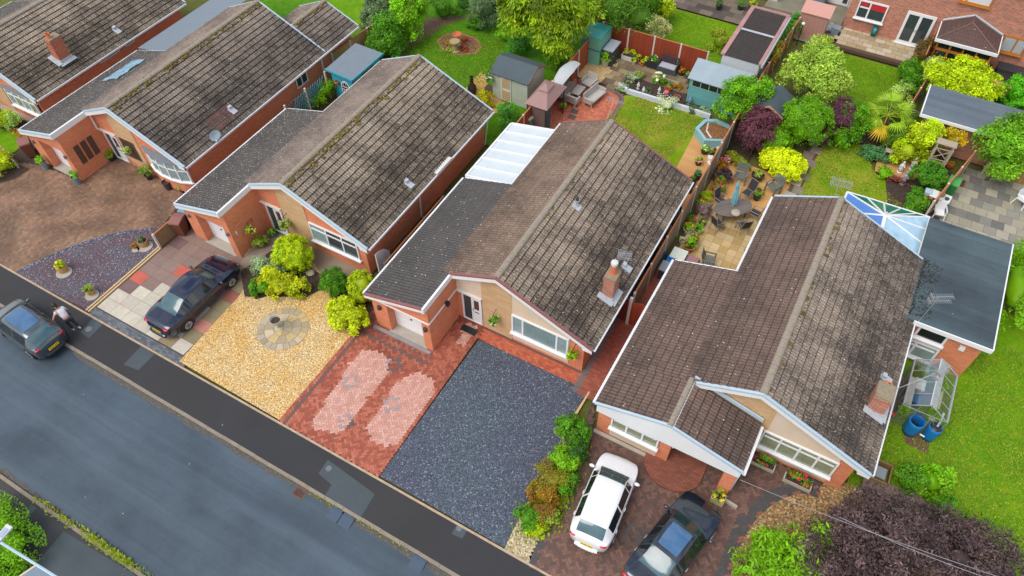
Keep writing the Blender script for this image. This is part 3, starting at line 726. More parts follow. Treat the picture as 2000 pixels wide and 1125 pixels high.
def bungalow(label, X, mats, front='brick', porch=False, roofpart=True, ext=False, gar_label=None, verge=TRIMB, yoff=0, extras=()):
    MR, ML, MG = mats; T = thing('bungalow', label, 'house', (X, 16.45, 0))
    x = lambda q: X+q
    # walls
    w = M(); w.prismy([(x(-2.65),0),(x(4.15),0),(x(4.15),2.42),(x(0),4.26),(x(-2.65),3.08)], 16.45, 27.5)
    if porch: w.prismy([(x(-5.45),0),(x(-2.3),0),(x(-2.3),3.16),(x(-2.62),3.16),(x(-5.45),2.3)], 14.2, 22.3)
    else:
        # garage box with a real recess for the door
        w.prismy([(x(-5.42),0),(x(-2.3),0),(x(-2.3),3.2),(x(-2.7),3.1),(x(-5.42),2.3)], 14.75, 22.3)
        w.box(x(-5.42),x(-4.6),14.15,14.75,0,2.02); w.box(x(-2.72),x(-2.3),14.15,14.75,0,2.02)
        w.prismy([(x(-5.42),2.02),(x(-2.3),2.02),(x(-2.3),3.2),(x(-2.7),3.1),(x(-5.42),2.3)], 14.15, 14.75)
    if ext: w.prismy([(x(.35),0),(x(4.15),0),(x(4.15),2.42),(x(2.25),3.28),(x(.35),2.4)], 27.5, 30.75)
    part(T, 'wall', w, BRICK)
    # roof planes
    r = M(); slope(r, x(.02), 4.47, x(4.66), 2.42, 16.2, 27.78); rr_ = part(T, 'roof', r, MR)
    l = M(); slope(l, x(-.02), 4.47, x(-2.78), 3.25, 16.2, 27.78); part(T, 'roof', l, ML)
    g = M()
    if porch:
        slope(g, x(-2.6), 3.28, x(-5.6), 2.4, 14.0, 16.2); slope(g, x(-2.75), 3.24, x(-5.6), 2.4, 16.2, 22.5)
        g2 = M(); slope(g2, x(-2.56), 3.30, x(.45), 2.4, 13.95, 16.28); part(T, 'porch_roof', g2, MG)
    else:
        slope(g, x(-2.38), 3.35, x(-5.6), 2.4, 14.0, 16.2); slope(g, x(-2.75), 3.24, x(-5.6), 2.4, 16.2, 22.5)
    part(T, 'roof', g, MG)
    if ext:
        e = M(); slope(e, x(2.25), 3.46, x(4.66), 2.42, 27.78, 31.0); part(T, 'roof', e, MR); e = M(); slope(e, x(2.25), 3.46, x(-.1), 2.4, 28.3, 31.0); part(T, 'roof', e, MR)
    u = M(); u2 = M()   # boarding under the tiles
    u.prismy([(x(0),4.43),(x(4.6),2.40),(x(4.6),2.32),(x(0),4.33),(x(-2.75),3.13),(x(-2.75),3.20)], 16.24, 27.7)
    u2.prismy([(x(-2.42),3.30),(x(-5.5),2.38),(x(-5.5),2.30),(x(-2.42),3.22)], 14.05, 22.45)
    if porch: u2.prismy([(x(-2.6),3.25),(x(.38),2.37),(x(.38),2.28),(x(-2.6),3.15)], 14.0, 16.24)
    if ext: u.prismy([(x(2.25),3.42),(x(4.6),2.38),(x(4.6),2.3),(x(2.25),3.34),(x(-.05),2.3),(x(-.05),2.38)], 27.7, 30.95)
    part(T, 'roof_boarding', u, OFFW); part(T, 'roof_boarding', u2, OFFW)
    rg = M(); ridge(rg, x(0), 4.53, 16.2, 27.78); part(T, 'ridge_tiles', rg, RIDGE)
    if ext: rg = M(); ridge(rg, x(2.25), 3.52, 28.1, 31.0); part(T, 'ridge_tiles', rg, RIDGE)
    # white boards along the verges, coloured trim on their top
    def one(nm, mat, fn): q = M(); fn(q); return part(T, nm, q, mat)
    fr = [(x(-2.38),3.36),(x(0),4.45),(x(4.62),2.41)]; bk = [(x(-2.78),3.24),(x(0),4.45),(x(4.62),2.41)]
    def fb(q): band(q, fr, .26, 16.12, 16.2); q.prismy([(x(4.05),2.62),(x(4.62),2.36),(x(4.62),2.2),(x(4.2),2.2)], 16.11, 16.19)
    one('bargeboard', WHITE, fb); one('verge_trim', verge, lambda q: band(q, [(a, z+.075) for a, z in fr], .09, 16.10, 16.22))
    if not porch:
        def gb(q): band(q, [(x(-5.6),2.4),(x(-2.38),3.34)], .24, 13.93, 14.0); q.box(x(-2.38),x(-2.28),13.93,16.2,3.08,3.40)
        one('bargeboard', WHITE, gb); one('verge_trim', verge, lambda q: band(q, [(x(-5.6),2.46),(x(-2.38),3.40)], .09, 13.91, 14.02))
    one('bargeboard', WHITE, lambda q: band(q, bk, .2, 27.78, 27.85)); one('verge_trim', verge, lambda q: band(q, [(a, z+.06) for a, z in bk], .07, 27.77, 27.87))
    one('bargeboard', WHITE, lambda q: band(q, [(x(-5.6),2.4),(x(-2.8),3.22)], .2, 22.5, 22.57))
    if ext: one('verge_trim', verge, lambda q: band(q, [(x(-.1),2.46),(x(2.25),3.5),(x(4.66),2.47)], .1, 31.0, 31.08))
    y1 = 31.0 if ext else 27.78
    for bx in [(x(4.62),x(4.74),16.2,y1,2.32,2.42),(x(-5.72),x(-5.6),14.0,22.5,2.3,2.4),(x(-2.9),x(-2.8),22.6,27.78,3.12,3.21)]+([(x(.46),x(.58),13.95,16.2,2.28,2.38)] if porch else []): one('gutter', GUTW, lambda q: q.box(*bx))
    # front wall panels
    pl = M()
    if front == 'stone':
        pl.box(x(-.95),x(.6),16.415,16.449,0.06,3.95)
        part(T, 'stone_cladding', pl, BUFF); p2 = M(); p2.prismy([(x(-2.28),2.13),(x(-.955),2.13),(x(-.955),3.86),(x(-2.28),3.25)], 16.425, 16.449)
        p2.prismy([(x(.605),.2),(x(3.46),.2),(x(3.46),2.68),(x(.605),3.92)], 16.425, 16.449); part(T, 'stone_cladding', p2, CREAM)
    else:
        pl.prismy([(x(-.9),.5),(x(.75),.05),(x(.75),3.88),(x(0),4.2),(x(-.9),3.82)], 16.415, 16.449); part(T, 'stone_cladding', pl, BUFF)
    if porch:
        p3 = M(); p3.prismy([(x(-4.85),.1),(x(-2.78),.1),(x(-2.78),.82),(x(-4.85),.82)], 14.17, 14.199); part(T, 'stone_cladding', p3, CREAM)
        p4 = M(); p4.prismy([(x(-2.28),0.1),(x(.6),.1),(x(.6),3.9),(x(0),4.2),(x(-2.28),3.2)], 16.425, 16.449); part(T, 'stone_cladding', p4, BUFF)
        p5 = M(); p5.prismy([(x(.605),.2),(x(3.56),.2),(x(3.56),2.64),(x(.605),3.92)], 16.425, 16.449); part(T, 'stone_cladding', p5, CREAM)
        q = M(); q.prismy([(x(-5.5),2.38),(x(-2.58),3.27),(x(.42),2.37),(x(.42),1.9),(x(-.1),1.86),(x(-5.5),1.86)], 13.97, 14.14); part(T, 'gable_board', q, WHITE)
        c = M(); c.box(x(-.12),x(.34),13.99,14.5,0,1.85); part(T, 'pillar', c, BRICK)
        vp = M(); band(vp, [(x(-5.6),2.47),(x(-2.58),3.37),(x(.47),2.47)], .1, 13.92, 14.02); part(T, 'verge_trim', vp, verge)
        rp_ = M(); ridge(rp_, x(-2.58), 3.38, 13.95, 16.3, .1); part(T, 'ridge_tiles', rp_, RIDGE)
        fl = M(); fl.prismy([(x(-2.5),3.38),(x(.45),2.52),(x(.45),2.7),(x(-2.5),3.55)], 16.28, 16.36); part(T, 'flashing', fl, TRIMB)
    else:
        # garage door, lintel band
        gd = M(); gd.box(x(-4.6),x(-2.72),14.58,14.64,.02,2.02)
        for i in range(1,6): gd.box(x(-4.6)+.03,x(-2.72)-.03,14.575,14.581,2.0*i/6,2.0*i/6+.012)
        d = part(T, 'garage_door', gd, WHITE); h = M(); h.obox((x(-3.66),14.56,1.0),(.09,.04,.05)); q = part(T, 'handle', h, BLACK); q.parent = d
        th = M(); th.box(x(-4.7),x(-2.6),14.05,14.6,-.01,.03); part(T, 'threshold', th, CONC)
    # entrance: recessed look with a framed door
    if not porch:
        rv = M(); rv.box(x(-2.28),x(-2.05),16.36,16.449,0,2.1); 
        dr = M(); dr.box(x(-2.0),x(-.97),16.36,16.448,.15,.22); dr.box(x(-2.0),x(-.97),16.36,16.448,2.0,2.1); dr.box(x(-2.0),x(-1.92),16.36,16.448,.22,2.0); dr.box(x(-1.5),x(-1.44),16.36,16.448,.22,2.0); dr.box(x(-1.04),x(-.97),16.36,16.448,.22,2.0)
        D = part(T, 'door_frame', dr, WHITE)
        s = M(); s.box(x(-1.92),x(-1.5),16.40,16.446,.22,2.0); q = part(T, 'side_light', s, GLASS); q.parent = D
        s = M(); s.box(x(-1.44),x(-1.04),16.385,16.446,.22,2.0); q = part(T, 'door', s, WHITE); q.parent = D
        s = M(); s.box(x(-1.37),x(-1.11),16.375,16.386,1.2,1.85); q = part(T, 'door_glass', s, simple('brown_glass', S(96,70,60), .2)); q.parent = D
        s = M(); s.box(x(-1.36),x(-1.12),16.37,16.386,.95,1.0); q = part(T, 'letterbox', s, DGREY); q.parent = D
        s = M(); s.tube((x(-1.42),16.36,1.05),(x(-1.42),16.36,1.22),.018); q = part(T, 'handle', s, GREY); q.parent = D
        cn = M(); cn.box(x(-2.28),x(-.95),16.3,16.44,2.1,2.15); part(T, 'door_canopy', cn, OFFW)
    return T, x
def flue(T, X, y, dx, white=True):
    z = 4.47-.44*dx; m = M(); m.tube((X+dx,y,z-.05),(X+dx,y,z+.35),.06,8); m.tube((X+dx,y,z+.35),(X+dx,y,z+.42),.09,8); m.obox((X+dx,y,z+.02),(.42,.36,.05),0,0,.41)
    return part(T, 'flue', m, LEAD)
def vent(T, X, y, dx):
    z = 4.47-.44*dx; m = M(); m.obox((X+dx,y,z+.06),(.42,.32,.09),0,0,.41); m.obox((X+dx-.18,y,z+.22),(.16,.2,.22),0,0,.3); return part(T, 'roof_vent', m, LEAD)
def downpipe(T, pts, r=.04, mat=None): m = M(); m.path(pts, r, 8); return part(T, 'downpipe', m, mat or WHITE)
def chimney(T, cx, cy, w, d, z0, z1, pots, aerial=None, brick=None):
    m = M(); m.box(cx-w/2,cx+w/2,cy-d/2,cy+d/2,z0,z1-.12); m.box(cx-w/2-.03,cx+w/2+.03,cy-d/2-.03,cy+d/2+.03,z1-.12,z1)
    c = part(T, 'chimney', m, brick or BRICKR)
    f = M(); f.box(cx-w/2-.04,cx+w/2+.04,cy-d/2-.04,cy+d/2+.04,z0+.05,z0+.42); f.obox((cx,cy-d/2-.14,z0+.42),(w+.3,.3,.03),0,0,.41); f.obox((cx+w/2+.1,cy,z0+.22),(.25,d+.3,.03),0,0,.41); q = part(T, 'flashing', f, LEAD); q.parent = c
    cap = M(); cap.box(cx-w/2-.02,cx+w/2+.02,cy-d/2-.02,cy+d/2+.02,z1,z1+.07); q = part(T, 'chimney_cap', cap, simple('mossy_mortar', S(150,136,112), .9, var=.4)); q.parent = c
    for (dx, dy, r, h, kind) in pots:
        p = M()
        p.lathe([(r*1.1,0),(r,.08),(r*.92,h-.06),(r*1.08,h),(r*.85,h),(r*.8,.1)], (cx+dx,cy+dy,z1+.05)); q = part(T, 'chimney_pot', p, simple('orange_clay', S(226,128,84), .7, var=.15)); q.parent = c
        if kind == 'cowl':
            p = M(); p.lathe([(0,h+.26),(r*1.0,h+.24),(r*1.1,h+.16),(r*1.1,h+.13)], (cx+dx,cy+dy,z1+.05)); p.lathe([(r*.7,h-.02),(r*.7,h+.16)], (cx+dx,cy+dy,z1+.05)); q = part(T, 'cowl', p, OFFW); q.parent = c
    if aerial:
        (bx,by,bz), top, az, L = aerial; a = M(); yagi(a, (bx,by,bz), top, az, L); q = part(T, 'aerial', a, ALU); q.parent = c
    return c

# ---- C: centre house
XC = -10.18
C, x = bungalow('brown tiled brick bungalow with red brick drive and blue slate front bed', XC, (ROOF_C, ROOF_CL, ROOF_G), 'stone', verge=TRIMR)
win(C, x(.6), x(3.42), .76, 2.06, 16.43, (.2,.8), None, [GLASSV], .08)
bl = M()
for i in range(26): bl.box(x(1.2)+i*.066, x(1.2)+i*.066+.02, 16.39, 16.401, .85, 1.98)
part(C, 'blind', bl, simple('blind_slat', S(110,140,140), .5))
m = M(); m.box(x(-5.44),x(-2.28),14.11,14.15,2.02,2.09); m.box(x(-2.3),x(-2.26),14.11,15.42,2.02,2.09); m.box(x(-2.3),x(-2.26),15.62,16.42,2.02,2.09); part(C, 'wall_band', m, WHITE)
m = M(); m.box(x(-2.27),x(-2.1),15.43,15.6,1.95,2.18); part(C, 'wall_lamp', m, BLACK)
for q in (-5.0,-2.5): m = M(); m.lathe([(.0,-.1),(.09,-.1),(.09,.1),(0,.12)], (x(q),14.08,1.62)); part(C, 'wall_lamp', m, DGREY)
chimney(C, x(4.05), 19.05, .5, .62, 2.4, 4.0, [(0,.05,.15,.5,'cowl')], ((x(3.85),19.3,3.6),(x(4.2),19.55,5.0),R(20),.5), BRICKR)
vent(C, XC, 20.75, 4.15); flue(C, XC, 21.9, .95)
m = M(); z_ = 4.47-.44*.95; m.tube((x(.95),21.9,z_+.3),(x(.95),21.9,z_+.6),.075,8); part(C, 'flue_cowl', m, DGREY)
downpipe(C, [(x(4.66),19.9,2.3),(x(4.3),19.9,2.0),(x(4.22),19.9,.2)])
mossline(C, x(0), 4.5, 16.3, 27.6, 60, 3, .1)
# ---- B
XB = -21.83
B, x = bungalow('mossy grey tiled bungalow with flagged drive and golden gravel', XB, (ROOF_B, ROOF_BL, ROOF_GS), 'brick')
win(B, x(.78), x(3.72), .85, 2.12, 16.45, (.35,.68), .7, [GLASSV, GLASS, GLASS], .07)
mossline(B, x(0), 4.5, 16.3, 27.7, 320, 4, .16)
vent(B, XB, 20.5, 4.1); downpipe(B, [(x(4.66),20.9,2.35),(x(4.3),20.9,2.05),(x(4.2),20.9,.1)]); downpipe(B, [(x(4.68),27.6,2.35),(x(4.4),27.65,2.0),(x(4.22),27.45,.1)])
for q in (-5.1,-2.5): m = M(); m.obox((x(q),14.08,1.7),(.1,.12,.2)); part(B, 'wall_lamp', m, GREY)
m = M(); m.box(x(-2.295),x(-2.23),14.4,14.47,1.5,1.68); m.box(x(4.5),x(4.74),22.0,23.4,2.43,2.5); part(B, 'wall_box', m, OFFW)
# ---- A
XA = -33.55
A, x = bungalow('dark tiled bungalow with bow window, rear extension and brown block drive', XA, (ROOF_A, ROOF_BL, ROOF_GS), 'brick', ext=True)
mossline(A, x(0), 4.5, 16.3, 27.7, 320, 6, .15); mossline(A, x(2.25), 3.5, 28.2, 31, 70, 7, .1)
# bow window of five lights
f = M(); pn = []; sl = M(); hd = M(); ang = [(-1.5, 0), (-.95, -.22), (-.32, -.33), (.32, -.33), (.95, -.22), (1.5, 0)]
ps = [(x(2.72)+a, 16.43+b) for a, b in ang]
W_ = None
for (a, b) in zip(ps[:-1], ps[1:]):
    d = Vector((b[0]-a[0], b[1]-a[1])); Ld = d.length; an = math.atan2(d.y, d.x); mx_ = ((a[0]+b[0])/2, (a[1]+b[1])/2)
    for zz, hh in ((1.0,.08),(1.72,.06),(2.16,.08)): f.obox((*mx_,zz),(Ld,.07,hh),an)
    pn.append((mx_, Ld, an))
for a in ps: f.box(a[0]-.045,a[0]+.045,a[1]-.045,a[1]+.04,.96,2.2)
bw = part(A, 'bow_window', f, WHITE)
for (c, Ld, an) in pn: q = M(); q.obox((*c,1.58),(Ld-.06,.02,1.15),an); o = part(A, 'pane', q, GLASSV); o.parent = bw
out = [(ps[0][0]-.15,16.449)]+[(a+(.05 if i > 2 else -.05), b-.1) for i, (a, b) in enumerate(ps)]+[(ps[-1][0]+.15,16.449)]
q = M(); q.prism(out, .9, .96); o = part(A, 'sill', q, WHITE); o.parent = bw
q = M(); q.prism(out, 2.2, 2.26); o = part(A, 'bay_roof', q, FELT); o.parent = bw
q = M(); q.prism([(a, min(b+.1, 16.449)) for a, b in out], .1, .9); o = part(A, 'bay_wall', q, BRICK); o.parent = bw
m = M()
for i in range(3): m.box(x(-2.3),x(-2.27),14.62+i*.44,14.95+i*.44,.85,2.05)
part(A, 'brown_panel', m, simple('brown_glass_block', S(92,68,58), .4, var=.3, scale=20))
m = M()
for i in range(4): m.box(x(-.75)+i*.29,x(-.75)+i*.29+.26,16.40,16.418,.75,2.1)
part(A, 'front_panel', m, simple('brown_glass_block', S(92,68,58)))
m = M(); m.box(x(-2.299),x(-2.24),16.28,16.36,2.1,3.1); part(A, 'downpipe', m, WHITE)
for q in (-5.1,-2.5): m = M(); m.obox((x(q),14.08,1.7),(.1,.12,.2)); part(A, 'wall_lamp', m, GREY)
# windows and fittings on the right wall of A
def xwin(T, X, y0, y1, z0, z1, n=2, pane=None, fr=.07, frame=None, name='window'):
    f = M(); frame = frame or WHITE
    f.box(X-.02,X+.06,y0,y1,z0,z0+fr); f.box(X-.02,X+.06,y0,y1,z1-fr,z1); f.box(X-.02,X+.06,y0,y0+fr,z0+fr,z1-fr); f.box(X-.02,X+.06,y1-fr,y1,z0+fr,z1-fr)
    for i in range(1,n): yy = y0+(y1-y0)*i/n; f.box(X-.02,X+.056,yy-fr/2,yy+fr/2,z0+fr,z1-fr)
    o = part(T, name, f, frame)
    for i in range(n): p = M(); p.box(X-.012,X+.03,y0+(y1-y0)*i/n,y0+(y1-y0)*(i+1)/n,z0+fr,z1-fr); q = part(T, 'pane', p, pane or GLASS); q.parent = o
    return o
xwin(A, x(4.15), 25.3, 26.3, 1.2, 2.2); m = M(); m.box(x(4.14),x(4.3),24.1,24.9,1.95,2.05); m.box(x(4.14),x(4.28),22.2,23.5,1.9,2.0); part(A, 'wall_box', m, OFFW)
downpipe(A, [(x(4.68),27.6,2.36),(x(4.35),27.6,2.1),(x(4.22),27.6,.2)], .05); vent(A, XA, 20.6, 4.0)
m = M(); c = Vector((x(4.7),18.5,2.55)); 
for i in range(16):
    a0, a1 = 2*pi*i/16, 2*pi*(i+1)/16; ax = Vector((.75,-.62,.2)).normalized(); s1 = ax.orthogonal().normalized(); s2 = ax.cross(s1); e = Vector((0,0,.3))
    q0 = c+e; m.add([tuple(q0-ax*.06), tuple(q0+s1*.34*cos(a0)+s2*.27*sin(a0)), tuple(q0+s1*.34*cos(a1)+s2*.27*sin(a1))], [(0,1,2)])
m.tube(c+Vector((-.1,0,-.1)), c+Vector((-.05,0,.28)), .025); m.tube(c+Vector((0,0,.1)), c+Vector((.42,-.3,.3)), .015); m.obox(tuple(c+Vector((.42,-.3,.32))), (.1,.1,.08))
part(A, 'satellite_dish', m, simple('dish_grey', S(170,190,200), .4))
m = M(); m.obox((x(3.9),19.9,4.49-.44*3.9),(.95,2.0,.02),0,0,.415); part(A, 'roof_patch', m, roofm('roof_tiles_red', S(128,86,78), S(92,62,58), S(66,48,42), .6, .4))
# blue plastic sheet over the left slope
m = M(); r_ = random.Random(3); g_ = 9
V = []; cx_, cy_ = x(-4.0), 20.0
for i in range(g_+1):
    for j in range(5):
        q = -4.5+1.0*j/4; yy = 19.0+2.2*i/g_+.3*j/4; V.append((x(q)+r_.uniform(-.06,.06), yy+r_.uniform(-.08,.08), 2.4+(q+5.6)*.295+.05+r_.uniform(0,.05)))
m.add(V, [(i*5+j,i*5+j+1,(i+1)*5+j+1,(i+1)*5+j) for i in range(g_) for j in range(4)])
solo('plastic_sheet', 'crumpled pale blue plastic sheet patching the garage roof of the dark tiled bungalow', 'sheet', m, simple('blue_plastic', S(140,176,196), .3, var=.3, scale=5), (x(-4),20,2.9))
# ---- Z far left
XZ = -45.15
Z, x = bungalow('grey tiled bungalow at the top left corner with aerial on its chimney', XZ, (ROOF_B, ROOF_BL, ROOF_GS), 'brick', verge=TRIMB)
win(Z, x(1.4), x(4.0), .95, 2.15, 16.30, (.25,.5,.75), .68, [GLASSV, GLASSB], .08)
q = M(); q.prism([(x(1.2),16.449),(x(1.3),16.2),(x(4.05),16.2),(x(4.12),16.449)], 2.15, 2.22); part(Z, 'bay_roof', q, FELT)
chimney(Z, x(4.35)-.75, 19.3, .55, .75, 2.7, 4.35, [(0,-.15,.13,.3,'')], ((x(3.3),19.75,3.6),(x(2.9),20.0,6.3),R(75),.9), BRICKD)
vent(Z, XZ, 23.0, 3.9)
xwin(Z, x(4.15), 20.9, 22.4, 1.85, 2.25, 1); xwin(Z, x(4.15), 22.9, 23.6, 1.85, 2.25, 1)
# ---- D right
XD = 1.2
Dh, x = bungalow('large bungalow with white gabled porch, flat roofed extension and glass conservatory roof', XD, (ROOF_D, ROOF_DL, ROOF_DL), 'stone2', porch=True)
win(Dh, x(-4.85), x(-2.8), .85, 1.8, 14.17, (.33,.67), .72, [GLASSB], .07)
win(Dh, x(.66), x(3.6), .70, 1.9, 16.42, (.25,.5,.75), .72, [GLASSB], .07)
m = M(); m.box(x(-2.3),x(.6),16.38,16.44,0.1,2.05); part(Dh, 'entrance_screen', m, GLASS)
mossline(Dh, x(0), 4.5, 16.3, 27.6, 70, 8, .1)
chimney(Dh, x(4.05), 19.0, .62, .75, 2.4, 3.75, [], ((x(4.35),19.6,3.2),(x(5.5),20.3,4.6),R(60),.6), BRICKR)
m = M(); m.lathe([(.2,0),(.17,.06),(.16,.5),(.19,.55),(.14,.55),(.13,.1)], (0,0,0)); m.xf(Matrix.Translation((x(4.15),19.95,2.95)) @ Matrix.Rotation(R(38),4,'X')); part(Dh, 'chimney_pot', m, simple('orange_clay', S(226,128,84), .7))
vent(Dh, XD, 20.45, 4.2); 
downpipe(Dh, [(x(.52),14.0,2.3),(x(.42),14.25,1.9),(x(.38),14.3,.1)], .045); downpipe(Dh, [(x(-2.2),14.25,1.85),(x(-2.24),14.32,1.2)], .045)
yg = M(); yagi(yg, (x(-.25),27.8,4.2), (x(-.4),28.15,5.1), R(8), .8, 13); part(Dh, 'aerial', yg, ALU)
yg = M(); yagi(yg, (5.95,24.05,2.4), (6.1,24.3,4.2), R(30), .8, 13); part(Dh, 'aerial', yg, ALU)
# flat roofed extension
X0, X1, Y0, Y1 = 5.55, 8.75, 24.15, 30.5
m = M(); m.box(X0,X1-.05,Y0+.12,Y1,0,2.5); part(Dh, 'extension_wall', m, BRICK); FLATR = tarmac('flat_roof_felt', S(78,98,104), S(50,60,68), .6, S(96,114,118))
m = M(); m.box(5.3,X1+.15,Y0-.1,Y1+.2,2.5,2.62); part(Dh, 'flat_roof', m, FLATR)
for i in range(6): m = M(); m.box(5.3,X1+.15,Y0+.9+i*1.0,Y0+.925+i*1.0,2.62,2.628); part(Dh, 'felt_seam', m, FELTD)
r9 = random.Random(4); m = M()
for i in range(300): m.cc = (r9.uniform(.5,1),r9.random(),0); a = r9.random()**2.2; m.ell((5.55+a*.8, 24.3+r9.random()*3.6, 2.62), (r9.uniform(.015,.05),r9.uniform(.015,.05),.02), 6, 4, .6, i)
part(Dh, 'moss', m, leafm('dark_moss', S(52,52,46), S(70,66,52), .9, 0), kind='stuff')
m = M(); m.box(X1+.15,X1+.2,Y0-.14,Y1+.2,2.42,2.66); part(Dh, 'fascia', m, WHITE); m = M(); m.box(5.8,X1+.15,Y0-.16,Y0-.1,2.42,2.65); part(Dh, 'fascia', m, WHITE)
win(Dh, 6.15, 7.35, 1.55, 2.35, Y0+.12, (), None, GLASSK, .09); win(Dh, 5.5, 7.4, .25, 1.3, Y0+.1, (.5,), .72, [GLASSV], .09)
m = M(); m.obox((8.0,Y0+.05,1.9),(.22,.14,.2)); part(Dh, 'security_light', m, WHITE)
# conservatory
ks = (3.3, 28.9, 3.35); kb = (3.35, 27.95, 3.35); ez = 2.35
ring_ = [(1.45,27.95),(1.42,29.3),(1.45,30.85),(2.4,30.9),(3.2,30.92),(4.0,30.95),(4.75,30.97),(5.32,31.0),(5.32,30.1),(5.3,29.1),(5.3,28.0)]
fr = M(); cp = M(); cons = None
for i, (a, b) in enumerate(ring_): fr.tube((a,b,ez),(ks[0] if i not in (0,10) else kb[0], ks[1] if i not in (0,10) else kb[1], 3.38), .05, 6)
for a, b in zip(ring_[:-1], ring_[1:]): fr.tube((*a,ez),(*b,ez),.055,6)
fr.tube(ks, kb, .09, 8); fr.tube(ks, (ks[0],ks[1],3.6), .03)
for a in ring_[::2]: fr.box(a[0]-.05,a[0]+.05,a[1]-.05,a[1]+.05,0,ez)
cons = part(Dh, 'conservatory', fr, WHITE)
tint = [simple('tinted_blue', S(90,140,214), .12), simple('tinted_teal', S(20,130,116), .12), glassm('pale_blue_glass', S(178,214,232), .08)]
for i in range(10):
    a, b = ring_[i], ring_[i+1]; p = M(); v = [(*a,ez+.02),(*b,ez+.02),(ks[0],ks[1],3.36)]
    if i in (0,9): v.append((kb[0],kb[1],3.36)); v = v if i == 9 else [v[0],v[1],v[2],v[3]]
    if i == 9: v = [(*a,ez+.02),(*b,ez+.02),(kb[0],kb[1],3.36),(ks[0],ks[1],3.36)]
    p.add(v, [tuple(range(len(v)))]); q = part(Dh, 'roof_pane', p, tint[0] if i < 2 else tint[1] if i < 7 else tint[2]); q.parent = cons
    p = M(); p.add([(*a,.5),(*b,.5),(*b,ez),(*a,ez)], [(0,1,2,3)]); q = part(Dh, 'wall_pane', p, GLASSV); q.parent = cons
    p = M(); p.prism([a, b, (b[0]*.98+ks[0]*.02, b[1]*.98+ks[1]*.02), (a[0]*.98+ks[0]*.02, a[1]*.98+ks[1]*.02)], 0, .5); q = part(Dh, 'dwarf_wall', p, BRICK); q.parent = cons
# white glass lean-to roof behind the garage of C
T = C
f = M(); p = M(); ya, yb, xa_, xb_ = 22.6, 27.3, XC-5.55, XC-2.9
p.add([(xa_,ya,2.45),(xb_,ya,3.0),(xb_,yb,3.0),(xa_,yb,2.45)], [(0,1,2,3)]); 
for i in range(7): y = ya+(yb-ya)*i/6; f.obox(((xa_+xb_)/2,y,2.76),(xb_-xa_+.05,.07,.12),0,0,-math.atan2(.55,xb_-xa_))
f.box(xa_-.08,xa_+.02,ya,yb,2.36,2.5); f.box(xa_,xa_+.08,ya,ya+.08,0,2.4); f.box(xa_,xa_+.08,yb-.08,yb,0,2.4); f.box(xa_,xb_,yb-.06,yb,1.0,1.1)
o = part(C, 'glazed_lean_to', f, WHITE); q = part(C, 'roof_pane', p, simple('opal_polycarbonate', S(214,224,228), .3, var=.1, scale=1.5)); q.parent = o
# grey felt lean-to behind the garage of A
m = M(); m.add([(XA-5.9,22.7,2.35),(XA-2.9,22.7,2.95),(XA-2.9,30.5,2.95),(XA-5.9,30.5,2.35)], [(0,1,2,3)]); m.add([(XA-5.9,22.7,2.25),(XA-5.9,30.5,2.25),(XA-5.9,30.5,2.35),(XA-5.9,22.7,2.35)], [(0,1,2,3)]); part(A, 'lean_to_roof', m, FELT)
m = M(); m.box(XA-5.8,XA-5.7,22.7,30.4,0,2.3); part(A, 'lean_to_wall', m, BRICKD)
# ---------------------------------------------------------------- fences
FENCE_O = woodm('orange_fence_boards', S(190,92,46), S(158,68,32), .1)
FENCE_R = woodm('red_fence_boards', S(176,74,40), S(140,56,32), .1)
FENCE_G = woodm('grey_fence_boards', S(176,156,128), S(136,118,98), .1)
FENCE_L = woodm('larch_lap_boards', S(214,172,112), S(190,144,90), .16, 1)
FENCE_T = woodm('tan_fence_boards', S(196,152,92), S(160,118,72), .12)
CAPW = simple('fence_capping', S(196,122,76), .7, var=.2)
def fence(label, a, b, h, mat, post=None, n=None, arch=0, z0=0, cap=None, name='fence', pw=.1, group=None):
    a = Vector(a); b = Vector(b); d = (b-a).normalized(); L = (b-a).length; n = n or max(1, round(L/1.85)); an = math.atan2(d.y, d.x); nn = Vector((-d.y, d.x))
    T = thing(name, label, 'fence', (*((a+b)/2), 0), group)
    for i in range(n):
        p = a+d*(L*i/n+pw/2); q = a+d*(L*(i+1)/n-pw/2); c = (p+q)/2; m = M()
        if arch:
            l = (q-p).length; pts = [(0,z0),(l,z0)]+[(l*(1-t/8), z0+h-arch+arch*sin(pi*(1-t/8))) for t in range(9)]
            m.prismy(pts, -.02, .02); m.xf(Matrix.Translation((p.x,p.y,0)) @ Matrix.Rotation(an,4,'Z'))
        else: m.obox((c.x,c.y,z0+h/2), ((q-p).length,.03,h), an)
        o = part(T, 'panel', m, mat)
        if not arch: m = M(); m.obox((c.x,c.y,z0+h+.015), ((q-p).length,.07,.035), an); o2 = part(T, 'capping', m, cap or CAPW); o2.parent = o
    if post is not False:
        for i in range(n+1):
            p = a+d*(L*i/n); m = M(); m.obox((p.x,p.y,(h+.06)/2), (pw,pw,h+.06), an); part(T, 'post', m, post or PALEC)
    return T
fence('orange brown board fence with pale posts between the mossy bungalow and the white lean-to', (-15.95,21.9), (-15.95,39.7), 1.75, FENCE_O)
fence('orange brown board fence behind the grey slatted bench and teal covered box', (-15.9,39.75), (-8.9,39.8), 1.75, FENCE_R, n=4)
fence('dark brown low fence in the gap beside the mossy bungalow', (-16.75,16.6), (-16.75,21.8), 1.2, woodm('dark_fence_boards', S(96,62,44), S(74,48,36), .1), GREY, 3)
fence('weathered grey fence between the centre house and the gold paved patio', (-5.35,20.3), (-5.35,36.0), 1.8, FENCE_G)
fence('short rust red arched gate panel beside the concrete gate post', (-5.3,19.9), (-4.3,19.9), 1.75, FENCE_R, False, 1, .18)
